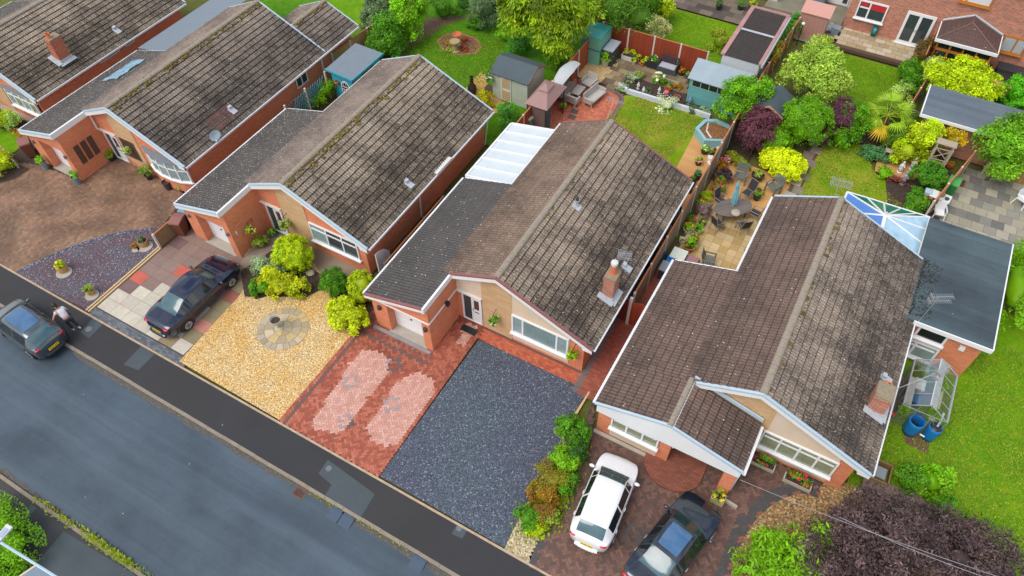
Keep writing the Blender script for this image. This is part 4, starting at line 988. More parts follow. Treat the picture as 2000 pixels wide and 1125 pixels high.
fence('dark red side gate closing the passage of the centre house', (-6.0,19.95), (-5.4,19.95), 1.75, simple('dark_red_gate', S(112,50,38), .6), False, 1, .1, name='gate')
m = M(); m.box(-5.4,-5.26,19.8,19.94,0,1.95); solo('gate_post', 'pale concrete post between the dark red gate and the rust red panel', 'post', m, PALEC, (-5.33,19.87,0))
fence('tan lap fence beside the tall clipped shrub behind the blue shed', (-29.3,28.6), (-28.9,33.6), 1.7, FENCE_L, n=3)
fence('orange board fence with a pale top beside the white garden table', (5.5,33.3), (6.75,38.3), 1.5, FENCE_T, n=3)
fence('golden tan fence at the right edge above the grey slabs', (7.7,38.75), (14,38.95), 1.6, FENCE_T, CONC, 3)
fence('thin red fence between the corrugated garage and the white flowering tree', (-5.35,41.0), (-5.1,46.8), 1.4, FENCE_O, n=4)
fence('red lattice fence beside the grey flat roof', (2.95,41.0), (3.35,44.3), 1.5, simple('red_lattice', S(150,66,48), .7, var=.5, scale=40), n=2)
fence('brown fence between the tiled conservatory and the french doors', (2.75,45.5), (2.85,49.1), 1.9, woodm('brown_fence_boards', S(130,78,56), S(100,60,44), .1), False, 2)
fence('orange fence behind the yellow conifer', (-17.0,40.0), (-16.2,47), 1.8, FENCE_O, n=4)
fence('weathered fence running back beside the dwarf wall of the red shed', (-5.35,36.1), (-5.3,40.4), 1.8, FENCE_T, n=2)
fence('low boarded fence with concrete posts between brown drive and flagged drive', (-28.25,12.6), (-28.25,15.6), 1.0, simple('old_wood_panel', S(150,120,88), .8, var=.4), PALEC, 1)
fence('low white topped board at the left front lawn', (-41.65,13.5), (-39.99,13.1), .5, simple('black_board', S(60,66,68)), CONC, 1)
# trellis
m = M()
for i in range(12):
    m.tube((-28.32,23.2+i*.22,.25),(-28.32,23.2+i*.22+.9,1.75),.026,4); m.tube((-28.32,23.2+i*.22,1.75),(-28.32,23.2+i*.22+.9,.25),.026,4)
T = thing('trellis', 'turquoise diamond trellis beside the blue shed', 'trellis', (-28.32,25,0)); part(T, 'lattice', m, simple('turquoise_paint', S(60,150,170)))
for y in (23.1,24.9,26.75): m = M(); m.box(-28.37,-28.27,y-.05,y+.05,0,1.9); part(T, 'post', m, PALEC)
# ---------------------------------------------------------------- sheds and outbuildings
def shed(label, x0, x1, y0, y1, ze, zr, wallm, roofm_, rdir='x', name='shed', ov=.15, rpos=.5, trim=None, doorm=None):
    "gabled shed; rdir = direction of the ridge"
    T = thing(name, label, 'shed', ((x0+x1)/2, (y0+y1)/2, 0)); w = M(); r = M()
    if rdir == 'x':
        ym = y0+(y1-y0)*rpos; w.prismx([(y0,0),(y1,0),(y1,ze),(ym,zr-.03),(y0,ze)], x0, x1)
        for a, b in ((y0-ov, ym), (y1+ov, ym)):
            zz = ze-(zr-ze)*ov/abs(ym-(y0 if a < ym else y1)); r.prismx([(a,zz),(ym,zr),(ym,zr+.05),(a,zz+.05)], x0-ov, x1+ov)
    else:
        xm = x0+(x1-x0)*rpos; w.prismy([(x0,0),(x1,0),(x1,ze),(xm,zr-.03),(x0,ze)], y0, y1)
        for a in (x0-ov, x1+ov):
            zz = ze-(zr-ze)*ov/abs(xm-(x0 if a < xm else x1)); r.prismy([(a,zz),(xm,zr),(xm,zr+.05),(a,zz+.05)], y0-ov, y1+ov)
    part(T, 'wall', w, wallm); part(T, 'roof', r, roofm_)
    return T
SIDING = woodm('pale_green_siding', S(206,216,200), S(192,204,188), .14, 1, .6)
T = shed('pale green weatherboard shed with grey felt roof beside the round lawn bed', -19.5, -17.1, 31.6, 33.7, 1.85, 2.35, SIDING, FELTD, 'x', ov=.12)
m = M(); m.box(-18.9,-18.2,31.55,31.59,.1,1.8); m.box(-18.85,-18.8,31.53,31.56,.1,1.8); d = part(T, 'door', m, OFFW)
for z in (.2,1.05): m = M(); m.box(-18.78,-18.28,31.53,31.56,z,z+.65); part(T, 'door_panel', m, simple('tan_board', S(200,176,134))).parent = d
m = M(); m.prismx([(31.6,1.75),(32.65,2.25),(33.7,1.75),(33.7,1.9),(32.65,2.38),(31.6,1.9)], -17.08, -16.96); part(T, 'gable_boards', m, woodm('tan_gable', S(190,144,94), S(150,110,70), .14, 1))
AQ = woodm('aqua_siding', S(120,190,190), S(104,174,176), .13, 1, .6)
T = shed('aqua weatherboard shed with pale grey felt roof and row of windows', -8.95, -5.75, 36.9, 38.8, 1.75, 2.2, AQ, simple('pale_grey_felt', S(160,176,186), .8, var=.15, scale=2), 'x', ov=.14, rpos=.7)
m = M(); m.box(-8.8,-6.7,36.86,36.9,1.2,1.24); m.box(-8.8,-6.7,36.86,36.9,1.66,1.7)
for i in range(5): m.box(-8.8+i*.52,-8.76+i*.52,36.86,36.9,1.24,1.66)
f = part(T, 'window_frame', m, simple('aqua_trim', S(150,200,196)))
for i in range(4): m = M(); m.box(-8.76+i*.52,-8.28+i*.52,36.875,36.895,1.24,1.66); part(T, 'pane', m, GLASSK).parent = f
m = M(); m.box(-5.74,-5.62,36.9,38.8,.1,1.9); part(T, 'end_boards', m, FENCE_T)
# blue shed with pent roof
BL = simple('bright_blue_paint', S(70,178,204), .5, var=.1)
T = thing('shed', 'turquoise blue shed with arched white window and grey felt roof', 'shed', (-27,28.5,0)); m = M(); m.prismx([(26.9,0),(29.6,0),(29.6,1.9),(26.9,1.9)], -27.95, -26.4); part(T, 'wall', m, BL)
m = M(); m.add([(-28.15,26.65,2.1),(-26.2,26.75,1.95),(-26.25,29.85,1.95),(-28.2,29.75,2.1),(-28.15,26.65,2.16),(-26.2,26.75,2.01),(-26.25,29.85,2.01),(-28.2,29.75,2.16)], [(0,3,2,1),(4,5,6,7)]); part(T, 'roof', m, FELT)
m = M(); m.obox((-27.18,26.7,2.07),(2.0,.04,.14),0,0,.076); m.box(-26.22,-26.18,26.7,29.85,1.9,2.04); part(T, 'roof_edge', m, BL)
f = M(); g = M(); cx_, z_ = -27.0, 1.15
out = [(cx_-.32,.75),(cx_+.32,.75)]+[(cx_+.32*cos(pi*i/8), z_+.42*sin(pi*i/8)) for i in range(9)]; f.prismy(out, 26.87, 26.899)
f_ = part(T, 'window', f, WHITE)
inn = [(cx_-.25,.82),(cx_+.25,.82)]+[(cx_+.25*cos(pi*i/8), z_+.34*sin(pi*i/8)) for i in range(9)]; g.prismy(inn, 26.855, 26.872); part(T, 'pane', g, GLASSK).parent = f_
g = M()
for q in (-.09,.09): g.box(cx_+q-.012,cx_+q+.012,26.84,26.856,.82,1.48)
for q in (.98,1.18): g.box(cx_-.25,cx_+.25,26.838,26.854,q,q+.025)
part(T, 'glazing_bar', g, WHITE).parent = f_
m = M(); m.lathe([(.02,0),(.13,.1),(.15,.22),(.1,.26)], (-27.55,26.78,1.2), 8); part(T, 'wall_pot', m, TERRA)
m = M(); m.box(-26.41,-26.37,27.9,29.0,.3,1.75); part(T, 'opening', m, simple('red_goods', S(120,60,50), var=.6, scale=9))
# plastic pink shed
PK = simple('pink_brown_plastic', S(196,146,132), .6, var=.08)
T = thing('shed', 'pinkish brown plastic shed with pent roof beside the brick house', 'shed', (-4.3,47.4,0)); m = M(); m.box(-5.1,-3.4,46.95,47.9,0,1.75)
for i in range(6): m.box(-5.05+i*.28,-4.99+i*.28,46.93,46.96,.05,1.7)
part(T, 'wall', m, PK); m = M(); m.prismx([(46.88,1.75),(48.0,2.05),(48.0,2.11),(46.88,1.81)], -5.2, -3.3); part(T, 'roof', m, simple('pink_roof', S(214,160,146), .55, var=.06))
# corrugated garage
T = thing('garage', 'long garage with dark corrugated roof and pink stained edges', 'garage', (-6.7,41.8,0)); m = M(); m.box(-7.85,-5.6,38.95,44.6,0,2.4); part(T, 'wall', m, simple('grey_render', S(200,204,204), .8))
m = M()
xs = [-7.75+i*(2.1/60) for i in range(61)]; V = []
for y in (38.9,41.9,42.0,44.65):
    for i, xx in enumerate(xs): V.append((xx, y, 2.5+.03*sin(i*pi/2)+(.01 if y > 41.95 else 0)))
m.add(V, [(r_*61+i, r_*61+i+1, (r_+1)*61+i+1, (r_+1)*61+i) for r_ in range(3) for i in range(60)]); part(T, 'roof', m, simple('dark_corrugated', S(74,66,62), .8, var=.3, scale=3))
m = M(); m.box(-7.98,-7.72,38.9,44.65,2.44,2.56); m.box(-5.68,-5.5,38.9,44.65,2.44,2.56); m.box(-7.98,-5.5,44.6,44.8,2.45,2.57); part(T, 'roof_edge', m, simple('pink_stained_edge', S(186,140,136), .8, var=.35, scale=1.3))
m = M(); m.box(-5.5,-5.4,38.9,44.7,2.3,2.5); part(T, 'gutter', m, LEAD); m = M(); m.box(-7.74,-5.68,41.86,42.04,2.535,2.56); part(T, 'joint_strip', m, LEAD)
# red shed
T = shed('dark red shed with grey green felt roof between purple maple and clipped tree', -4.75, -3.15, 35.75, 37.8, 1.75, 2.25, simple('dark_red_boards', S(140,52,42), .6, var=.2), FELTD, 'y', ov=.12)
m = M(); m.prismy([(-4.85,1.72),(-3.95,2.24),(-3.05,1.72),(-3.05,1.84),(-3.95,2.36),(-4.85,1.84)], 35.6, 35.66); part(T, 'gable_trim', m, simple('salmon_trim', S(206,150,132)))
# flat roofed block on the right
T = thing('outbuilding', 'long brick outbuilding with grey flat felt roof at the right', 'outbuilding', (7,40,0)); m = M(); m.box(3.75,16,39.4,41.3,0,2.3); part(T, 'wall', m, BRICKR)
m = M(); m.box(3.5,16,38.9,41.75,2.3,2.44); part(T, 'flat_roof', m, tarmac('block_roof_felt', S(108,120,130), S(84,96,108), .6, S(128,140,148))); m = M(); m.box(3.46,16,38.84,38.9,2.22,2.4); m.box(3.44,3.5,38.9,41.75,2.24,2.46); part(T, 'fascia', m, WHITE)
# teal covered frame
TEAL = simple('teal_sheet', S(120,186,160), .45, var=.2, scale=4); TEALT = simple('teal_sheet_top', S(60,160,150), .4, var=.4, scale=1.6)
T = thing('covered_greenhouse', 'teal plastic covered box greenhouse in the fence corner', 'greenhouse', (-15.8,38.4,0)); m = M(); m.box(-16.45,-15.15,37.6,39.25,0,1.95); part(T, 'cover', m, TEAL)
m = M(); m.prismx([(37.55,1.95),(38.4,2.08),(39.3,1.95)], -16.5, -15.1); part(T, 'cover_top', m, TEALT); m = M(); m.box(-16.48,-15.12,37.57,37.6,1.05,1.1); m.box(-15.15,-15.12,37.6,39.25,1.05,1.1); part(T, 'strap', m, simple('blue_strap', S(50,90,130)))
# dark box with pale lid
def storage(label, x0, x1, y0, y1, h, body, lid, name='storage_box'):
    T = thing(name, label, 'storage box', ((x0+x1)/2, (y0+y1)/2, 0)); m = M(); m.box(x0,x1,y0,y1,0,h); part(T, 'body', m, body); m = M(); m.box(x0-.04,x1+.04,y0-.04,y1+.04,h,h+.07); part(T, 'lid', m, lid); return T
LID = simple('pale_grey_lid', S(186,190,198), .5, var=.06)
storage('tall dark storage box with pale grey lid beside the teal greenhouse', -15.02, -14.42, 37.9, 39.1, 1.1, simple('charcoal_plastic', S(66,66,74), .55), LID)
# bench with storage seat
T = thing('storage_bench', 'dark slatted bench with pale seat lid against the orange fence', 'bench', (-11.1,39.15,0)); CH = simple('charcoal_plastic', S(66,66,74)); m = M(); m.box(-11.7,-10.45,38.9,39.45,0,.42); part(T, 'body', m, simple('slate_plastic', S(76,84,96), .5)); m = M(); m.box(-11.6,-10.55,38.88,39.4,.42,.48); part(T, 'seat', m, LID)
m = M()
for i in range(10): m.box(-11.62+i*.115,-11.55+i*.115,39.42,39.46,.45,.95)
m.box(-11.7,-10.45,39.41,39.47,.93,1.0); part(T, 'backrest', m, CH)
for q in (-11.72,-10.5): m = M(); m.box(q,q+.07,38.9,39.45,.42,.7); part(T, 'armrest', m, CH)
# gazebo
BRC = simple('mauve_canopy', S(166,130,124), .7, var=.08); T = thing('gazebo', 'mauve fabric gazebo with curtains on the red patio', 'gazebo', (-15.5,31,0)); x0, x1, y0, y1 = -16.25, -14.95, 29.9, 32.3
for a, b in ((x0+.05,y0+.05),(x1-.05,y0+.05),(x0+.05,y1-.05),(x1-.05,y1-.05)): m = M(); m.box(a-.03,a+.03,b-.03,b+.03,0,1.95); part(T, 'post', m, DGREY)
m = M(); c = ((x0+x1)/2, (y0+y1)/2); zt = 2.42; k = .25
lo = [(x0-.08,y0-.08,1.92),(x1+.08,y0-.08,1.92),(x1+.08,y1+.08,1.92),(x0-.08,y1+.08,1.92)]; hi = [(c[0]-k,c[1]-k*1.4,zt),(c[0]+k,c[1]-k*1.4,zt),(c[0]+k,c[1]+k*1.4,zt),(c[0]-k,c[1]+k*1.4,zt)]
m.add(lo+hi, [(0,1,5,4),(1,2,6,5),(2,3,7,6),(3,0,4,7)]); part(T, 'canopy', m, BRC)
m = M(); q = [(a, b, z+.1) for a, b, z in hi]; ap = (c[0],c[1],zt+.3); q = [(c[0]+(a-c[0])*1.25, c[1]+(b-c[1])*1.25, z-.05) for a, b, z in q]; m.add(q+[ap], [(0,1,4),(1,2,4),(2,3,4),(3,0,4)]); part(T, 'vent_cap', m, BRC)
m = M(); m.box(x0+.05,x1-.05,y0+.02,y0+.04,.35,1.9); part(T, 'curtain', m, simple('sheer_curtain', S(120,100,96), .7, var=.25, scale=3)); m = M(); m.box(x0+.05,x1-.05,y0,y0+.05,.2,.36); part(T, 'rail', m, DGREY)
m = M(); m.box(x1-.05,x1-.02,y0+.1,y0+.6,.3,1.85); part(T, 'curtain', m, simple('teal_curtain', S(46,84,84), .7))
# swing seat
T = thing('swing_seat', 'grey garden swing seat with domed canopy along the orange fence', 'swing seat', (-15.6,33.8,0)); m = M(); V = []
for i in range(9):
    t = i/8; y = 32.5+t*2.55
    for j in range(5): s_ = j/4-.5; V.append((-15.62+s_*(.9-.5*abs(t-.5)), y, 1.78+.22*sin(pi*t)-.35*s_*s_))
m.add(V, [(i*5+j,i*5+j+1,(i+1)*5+j+1,(i+1)*5+j) for i in range(8) for j in range(4)]); part(T, 'canopy', m, simple('grey_canvas', S(196,202,204), .7, var=.06))
m = M(); m.box(-15.85,-15.35,33.0,34.7,.42,.52); part(T, 'seat', m, simple('taupe_cushion', S(150,140,128), .8)); m = M(); m.obox((-15.9,33.85,.75),(.1,1.7,.55),0,0,.2); part(T, 'backrest', m, simple('taupe_cushion', S(150,140,128)))
for y in (32.75,34.85):
    m = M(); m.tube((-15.95,y,0),(-15.6,y,1.75),.03); m.tube((-15.15,y,0),(-15.6,y,1.75),.03); part(T, 'frame', m, DGREY)
# white plastic patio furniture
RAT = woodm('grey_rattan', S(206,200,192), S(188,182,176), .05, 1)
T = thing('low_table', 'low grey slatted coffee table on the red patio', 'table', (-15,34.3,0)); m = M(); m.box(-15.3,-14.72,33.85,34.8,.34,.39); part(T, 'tabletop', m, RAT)
for a in (-15.24,-14.8):
    for b in (33.9,34.7): m = M(); m.box(a,a+.05,b,b+.05,0,.34); part(T, 'leg', m, RAT)
def lounge(label, cx, cy, w, d, rz, name='lounge_chair', cat='chair'):
    T = thing(name, label, cat, (cx,cy,0), None, rz, False); m = M(); m.box(-w/2,w/2,-d/2,d/2,.3,.4); part(T, 'seat', m, RAT); m = M(); m.obox((0,d/2,.58),(w,.08,.5),0,-.15); part(T, 'backrest', m, RAT)
    for s in (-1,1): m = M(); m.box(s*w/2-.04,s*w/2+.04,-d/2,d/2,.28,.6); part(T, 'armrest', m, RAT)
    for a in (-w/2+.04,w/2-.04):
        for b in (-d/2+.04,d/2-.04): m = M(); m.box(a-.03,a+.03,b-.03,b+.03,0,.3); part(T, 'leg', m, RAT)
    return T
lounge('pale grey armchair nearest the gazebo on the red patio', -14.9, 33.3, .7, .55, R(175)); lounge('pale grey armchair beyond the coffee table on the red patio', -14.75, 35.35, .75, .7, R(-8)); lounge('pale grey two seat garden sofa on the red patio', -13.85, 34.25, 1.5, .6, R(80), 'garden_sofa', 'sofa')
# ---------------------------------------------------------------- brick house at the back
H = thing('brick_house', 'two storey brick house at top right with red blind and white french doors', 'house', (3,49.2,0)); m = M(); m.prismx([(49.2,0),(57,0),(57,5.2),(53.1,8),(49.2,5.2)], -2.6, 14); part(H, 'wall', m, BRICKR)
m = M(); m.prismx([(48.9,5.0),(53.1,8.05),(57.3,5.0),(57.3,5.15),(53.1,8.2),(48.9,5.15)], -2.8, 14.2); part(H, 'roof', m, ROOF_G)
win(H, -2.1, -.3, 1.12, 2.36, 49.18, (.4,), .62, [GLASS, GLASS], .09, .08, transof=[0])
m = M(); m.box(-1.95,-1.5,49.13,49.15,1.98,2.28); m.box(-1.35,-.38,49.13,49.15,1.85,2.28); part(H, 'red_blind', m, simple('red_blind', S(206,40,56), .6, var=.05))
f = win(H, .86, 2.6, .24, 2.38, 49.18, (.5,), None, [GLASS], .16, .08, True, 'french_doors')
for a in (1.66,1.78): m = M(); m.tube((a,49.07,1.15),(a,49.07,1.32),.015); part(H, 'handle', m, GREY).parent = f
OAK = simple('oak_frame', S(196,122,42), .5, var=.15)
bl = simple('white_blind', S(226,228,230), .5, var=.05)
w_ = win(H, 6.55, 7.9, 1.34, 2.4, 49.18, (.55,), None, [bl], .08, .08, True, 'window', OAK); win(H, 3.3, 5.0, 3.74, 4.9, 49.18, (.2,), None, [bl], .08, .08, True, 'window', OAK)
m = M()
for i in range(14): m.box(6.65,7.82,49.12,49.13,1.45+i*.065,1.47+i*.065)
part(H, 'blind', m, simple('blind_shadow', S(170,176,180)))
# tiled conservatory
m = M(); ROOF_P = roofm('roof_tiles_purple_brown', S(112,84,76), S(84,62,58), S(60,48,44), .5, .3)
ex0, ex1, ey, et = 2.95, 6.4, 46.95, 2.3; rx_, ry_ = 4.5, 48.3; zt = 3.05
m.add([(ex0,ey,et),(ex1,ey,et),(rx_,ry_,zt),(ex0,49.2,et),(rx_,49.2,zt),(ex1,49.2,et)], [(0,1,2),(0,2,4,3),(1,5,4,2)], [((0,6),(10,6),(5,0)),((0,6),(4,0),(7,0),(7,6)),((0,6),(7,6),(7,0),(4,0))]); co = part(H, 'conservatory_roof', m, ROOF_P)
m = M(); m.tube((ex0,ey,et+.02),(rx_,ry_,zt+.02),.05); m.tube((ex1,ey,et+.02),(rx_,ry_,zt+.02),.05); m.tube((rx_,ry_,zt+.02),(rx_,49.2,zt+.02),.05); part(H, 'hip_tiles', m, simple('hip_tile', S(120,92,84), .8)).parent = co
m = M(); m.tube((ex0,49.15,et+.05),(rx_,49.15,zt+.06),.07); m.tube((rx_,49.15,zt+.06),(ex1,49.15,et+.05),.07); part(H, 'flashing', m, LEAD).parent = co
m = M(); m.box(ex0-.05,ex1+.05,ey-.1,ey,et-.16,et+.02); m.box(ex1,ex1+.06,ey,49.1,et-.12,et+.02); m.box(ex0-.06,ex0,ey,49.1,et-.12,et+.02); part(H, 'gutter', m, WHITE)
m = M()
for a in (3.1,3.85,4.6,5.35,6.15): m.box(a,a+.1,47.05,47.12,0,2.15)
m.box(3.1,6.25,47.04,47.13,1.55,1.68); m.box(6.15,6.25,47.05,49.1,1.55,1.65); m.box(3.1,6.25,47.04,47.13,.6,.7); cf = part(H, 'conservatory_frame', m, OAK)
m = M(); m.box(3.12,6.2,47.13,47.15,.1,2.1); m.box(6.18,6.2,47.15,49.1,.1,2.1); part(H, 'pane', m, GLASSK).parent = cf
# second house behind, yard side
H2 = thing('rendered_house', 'house with white rendered plinth and brick wall cut off at the top edge', 'house', (-10,50.5,0)); m = M(); m.box(-16,-7.4,50.6,58,.9,5.2); part(H2, 'wall', m, BRICKD); m = M(); m.box(-16,-7.35,50.5,58,0,.9); part(H2, 'plinth', m, simple('white_render', S(206,206,204), .8, var=.15))
m = M(); m.prismx([(50.3,5.2),(54.3,7.6),(58.3,5.2)], -16.2, -7.2); part(H2, 'roof', m, ROOF_G)
H3 = thing('side_annexe', 'annexe with white glazed door and small flat roof at the top edge', 'annexe', (-3.9,53,0)); m = M(); m.box(-5.2,-2.7,52.1,57,0,2.6); part(H3, 'wall', m, OFFW); m = M(); m.box(-4.4,-2.9,52.03,52.1,.1,2.2); d = part(H3, 'door', m, WHITE); m = M(); m.box(-3.3,-3.0,52.0,52.04,.3,2.0); part(H3, 'pane', m, GLASS).parent = d
m = M(); m.box(-5.3,-4.3,50.3,52.0,0,1.1); part(H3, 'porch', m, simple('blue_grey_felt', S(110,134,150), .7))
# raised octagon bed on C's lawn
T = thing('raised_bed', 'aqua painted raised octagonal planter with bark chips and white edging', 'planter', (-6.4,34.2,0)); oc = [(-7.4,34.15),(-6.55,33.35),(-5.5,33.85),(-5.45,35.3),(-6.6,35.5),(-7.2,35.15)]
m = M(); n = len(oc); cx_, cy_ = -6.3, 34.4; inn = [(cx_+(a-cx_)*.8, cy_+(b-cy_)*.8) for a, b in oc]
for i in range(n):
    j = (i+1) % n; m.add([(*oc[i],0),(*oc[j],0),(*oc[j],.55),(*oc[i],.55),(*inn[i],.55),(*inn[j],.55),(*inn[i],.3),(*inn[j],.3)], [(0,1,2,3),(3,2,5,4),(4,5,7,6)])
part(T, 'planter_wall', m, simple('pale_aqua_paint', S(150,200,206), .6, var=.1)); m = M(); m.sheet(inn, .42); part(T, 'bark', m, BARK)
m = M(); m.tube((-6.9,35.0,.45),(-6.75,34.3,.45),.05); m.tube((-6.75,34.3,.45),(-6.3,33.85,.45),.05); part(T, 'edging_strip', m, OFFW)
# white low wall in front of the aqua shed
wl = [P(1209,170), P(1225,182), P(1290,202), P(1345,218), P(1385,232)]
m = M()
for a, b in zip(wl[:-1], wl[1:]):
    d = Vector((b[0]-a[0], b[1]-a[1])); m.obox(((a[0]+b[0])/2,(a[1]+b[1])/2,.16), (d.length+.06,.16,.32), math.atan2(d.y, d.x))
solo('low_wall', 'low white painted garden wall in front of the aqua shed', 'wall', m, simple('white_masonry', S(216,222,234), .8, var=.15), (*wl[2],0))
sheet('flower_bed_white_wall', [P(1208,168),P(1230,148),P(1340,185),P(1335,205),P(1385,230),P(1290,200),P(1225,181)], .02, SOIL)
# greenhouse by D
G = thing('greenhouse', 'aluminium framed glass greenhouse with white centre strip beside the flat roofed extension', 'greenhouse', (7.4,21.8,0)); x0, x1, y0, y1, e, zr = 6.5, 8.2, 20.55, 23.05, 1.45, 2.1; xm = (x0+x1)/2
m = M()
for y in (y0,y1):
    m.tube((x0,y,0),(x0,y,e),.025,4); m.tube((x1,y,0),(x1,y,e),.025,4); m.tube((x0,y,e),(xm,y,zr),.025,4); m.tube((x1,y,e),(xm,y,zr),.025,4); m.tube((x0,y,e),(x1,y,e),.018,4); m.tube((xm-.3,y,0),(xm-.3,y,e+.3),.018,4); m.tube((xm+.3,y,0),(xm+.3,y,e+.3),.018,4); m.tube((x0,y,0),(x0+.5,y,e),.014,4); m.tube((x1,y,0),(x1-.5,y,e),.014,4)
for i in range(1,4):
    y = y0+(y1-y0)*i/4; m.tube((x0,y,0),(x0,y,e),.018,4); m.tube((x1,y,0),(x1,y,e),.018,4); m.tube((x0,y,e),(xm,y,zr),.016,4); m.tube((x1,y,e),(xm,y,zr),.016,4)
for a, z, r in ((x0,e,.04),(x1,e,.045),(xm,zr,.03),(x0,0.04,.03),(x1,.04,.03)): m.tube((a,y0,z),(a,y1,z),r,6)
part(G, 'frame', m, ALU); CG = clearglass('greenhouse_glass', (.9,.95,.95,1), .28)
for nm, q in (('roof_pane', [(x0,y0,e),(x0,y1,e),(xm,y1,zr),(xm,y0,zr)]), ('roof_pane', [(x1,y0,e),(x1,y1,e),(xm,y1,zr),(xm,y0,zr)]), ('side_pane', [(x0,y0,.05),(x0,y1,.05),(x0,y1,e),(x0,y0,e)]), ('side_pane', [(x1,y0,.05),(x1,y1,.05),(x1,y1,e),(x1,y0,e)]), ('end_pane', [(x0,y0,.05),(x1,y0,.05),(x1,y0,e),(xm,y0,zr),(x0,y0,e)]), ('end_pane', [(x0,y1,.05),(x1,y1,.05),(x1,y1,e),(xm,y1,zr),(x0,y1,e)])):
    m = M(); m.add(q, [tuple(range(len(q)))]); part(G, nm, m, CG)
m = M(); m.add([(xm-.03,y0,zr-.01),(xm-.03,y1,zr-.01),(xm+.3,y1,zr-.26),(xm+.3,y0,zr-.26)], [(0,1,2,3)]); m.xf(Matrix.Translation((-.06,0,.05))); part(G, 'shade_strip', m, simple('white_shading', S(226,226,226), .6, var=.06))
for (q, lb) in ((x0+.3,'long pale bench board inside the greenhouse on its left'), (x1-.32,'long cream bench board inside the greenhouse on its right')):
    T = thing('bench_board', lb, 'staging', (q,21.8,0)); m = M(); m.box(q-.16,q+.16,20.9,22.7,.7,.75); part(T, 'board', m, simple('cream_board', S(228,216,190)) if q > 7 else OFFW); m = M()
    for y in (21.0,22.6): m.box(q-.12,q-.08,y,y+.04,0,.7); m.box(q+.08,q+.12,y,y+.04,0,.7)
    part(T, 'leg', m, ALU)
sheet('greenhouse_floor', rect(6.5,8.2,20.55,23.05), .012, simple('concrete_slab_floor', S(130,124,116), .9, var=.5, scale=3)); sheet('side_slabs', [(5.5,20.2),(6.5,20.1),(6.5,24.1),(5.5,24.1)], .012, simple('dark_side_slab', S(96,74,64), .9, var=.5)); sheet('butt_base', [(7.3,19.85),(8.2,19.75),(8.15,20.5),(7.0,20.5)], .014, simple('butt_slab', S(112,78,64), .9, var=.4))
# water butts
BBL = simple('blue_barrel', S(20,126,196), .35, var=.1)
for (px, py, lb, lid) in ((1783,833,'open blue water butt with dark inside beside the greenhouse', False), (1819,845,'blue water butt with black lid and white downpipe', True)):
    cx_, cy_ = P(px, py, .4); r_ = .32 if not lid else .27; h = .9; T = thing('water_butt', lb, 'water butt', (cx_,cy_,0)); m = M(); m.smooth = True; m.lathe([(0,0),(r_*.92,0),(r_,.25),(r_,.7),(r_*.97,h),(r_*.9,h),(r_*.9,.3)], (cx_,cy_,0), 24); part(T, 'barrel', m, BBL)
    m = M(); m.lathe([(0,.35),(r_*.89,.35)] if not lid else [(0,h+.06),(r_*.6,h+.05),(r_*.9,h-.02)], (cx_,cy_,0), 20); part(T, 'water' if not lid else 'lid', m, GLASSK if not lid else BLACK)
    if lid: m = M(); m.path([(cx_-.03,cy_+.35,1.5),(cx_,cy_+.1,1.25),(cx_,cy_,.98)], .045, 8); part(T, 'pipe', m, WHITE)
m = M(); a, b = P(1797,848,.5), P(1806,852,.5); m.path([(*a,.5),(*b,.45)], .035, 8); solo('connecting_hose', 'short white hose joining the two blue water butts', 'hose', m, WHITE, (*a,.5))
# planter with tray by the deck
cx_, cy_ = P(1713,918,.3); T = thing('cold_frame', 'wooden cold frame holding a pale grey tray beside the deck step', 'cold frame', (cx_,cy_,0)); m = M()
for q in ((-.5,0,.05,.8),(.5,0,.05,.8)): m.obox((cx_+q[0],cy_,.2),(.05,.85,.4))
m.obox((cx_,cy_+.42,.2),(1,.05,.4)); m.obox((cx_,cy_-.42,.15),(1,.05,.3)); part(T, 'timber_frame', m, simple('weathered_timber', S(160,124,84))); m = M(); m.obox((cx_+.08,cy_-.05,.3),(.55,.5,.08)); part(T, 'tray', m, simple('pale_tray', S(150,162,166))); 
x_, y_ = P(1717,888,.25); m = M(); m.lathe([(0,0),(.16,0),(.2,.25),(.17,.25),(.16,.05)], (x_-.15,y_,0)); solo('plant_pot', 'dark blue grey empty pot under the right eaves of the porch bungalow', 'pot', m, simple('blue_grey_pot', S(84,92,112)), (x_-.15,y_,0))
# lattice obelisk arch
T = thing('garden_arch', 'weathered wooden lattice arch among yellow green shrubs', 'arch', (5.2,37.2,0)); W4 = simple('weathered_lath', S(176,164,140), .8, var=.2)
cs = [(4.75,36.7),(5.55,36.75),(4.8,37.9),(5.6,37.95)]
for i, (a, b) in enumerate(cs): m = M(); m.box(a-.035,a+.035,b-.035,b+.035,0,2.2); part(T, 'post', m, W4)
for (a, b, nm) in ((cs[0],cs[2],'side_lattice'),(cs[1],cs[3],'side_lattice'),(cs[0],cs[1],'front_lattice')):
    m = M()
    for z in (.1,.8,1.5): m.tube((*a,z),(*b,z+.65),.025,4); m.tube((*b,z),(*a,z+.65),.025,4)
    for z in (.75,1.45,2.15): m.tube((*a,z),(*b,z),.025,4)
    part(T, nm, m, W4)
m = M(); m.obox((5.17,37.3,2.2),(1.0,.5,.04)); part(T, 'top_board', m, W4)
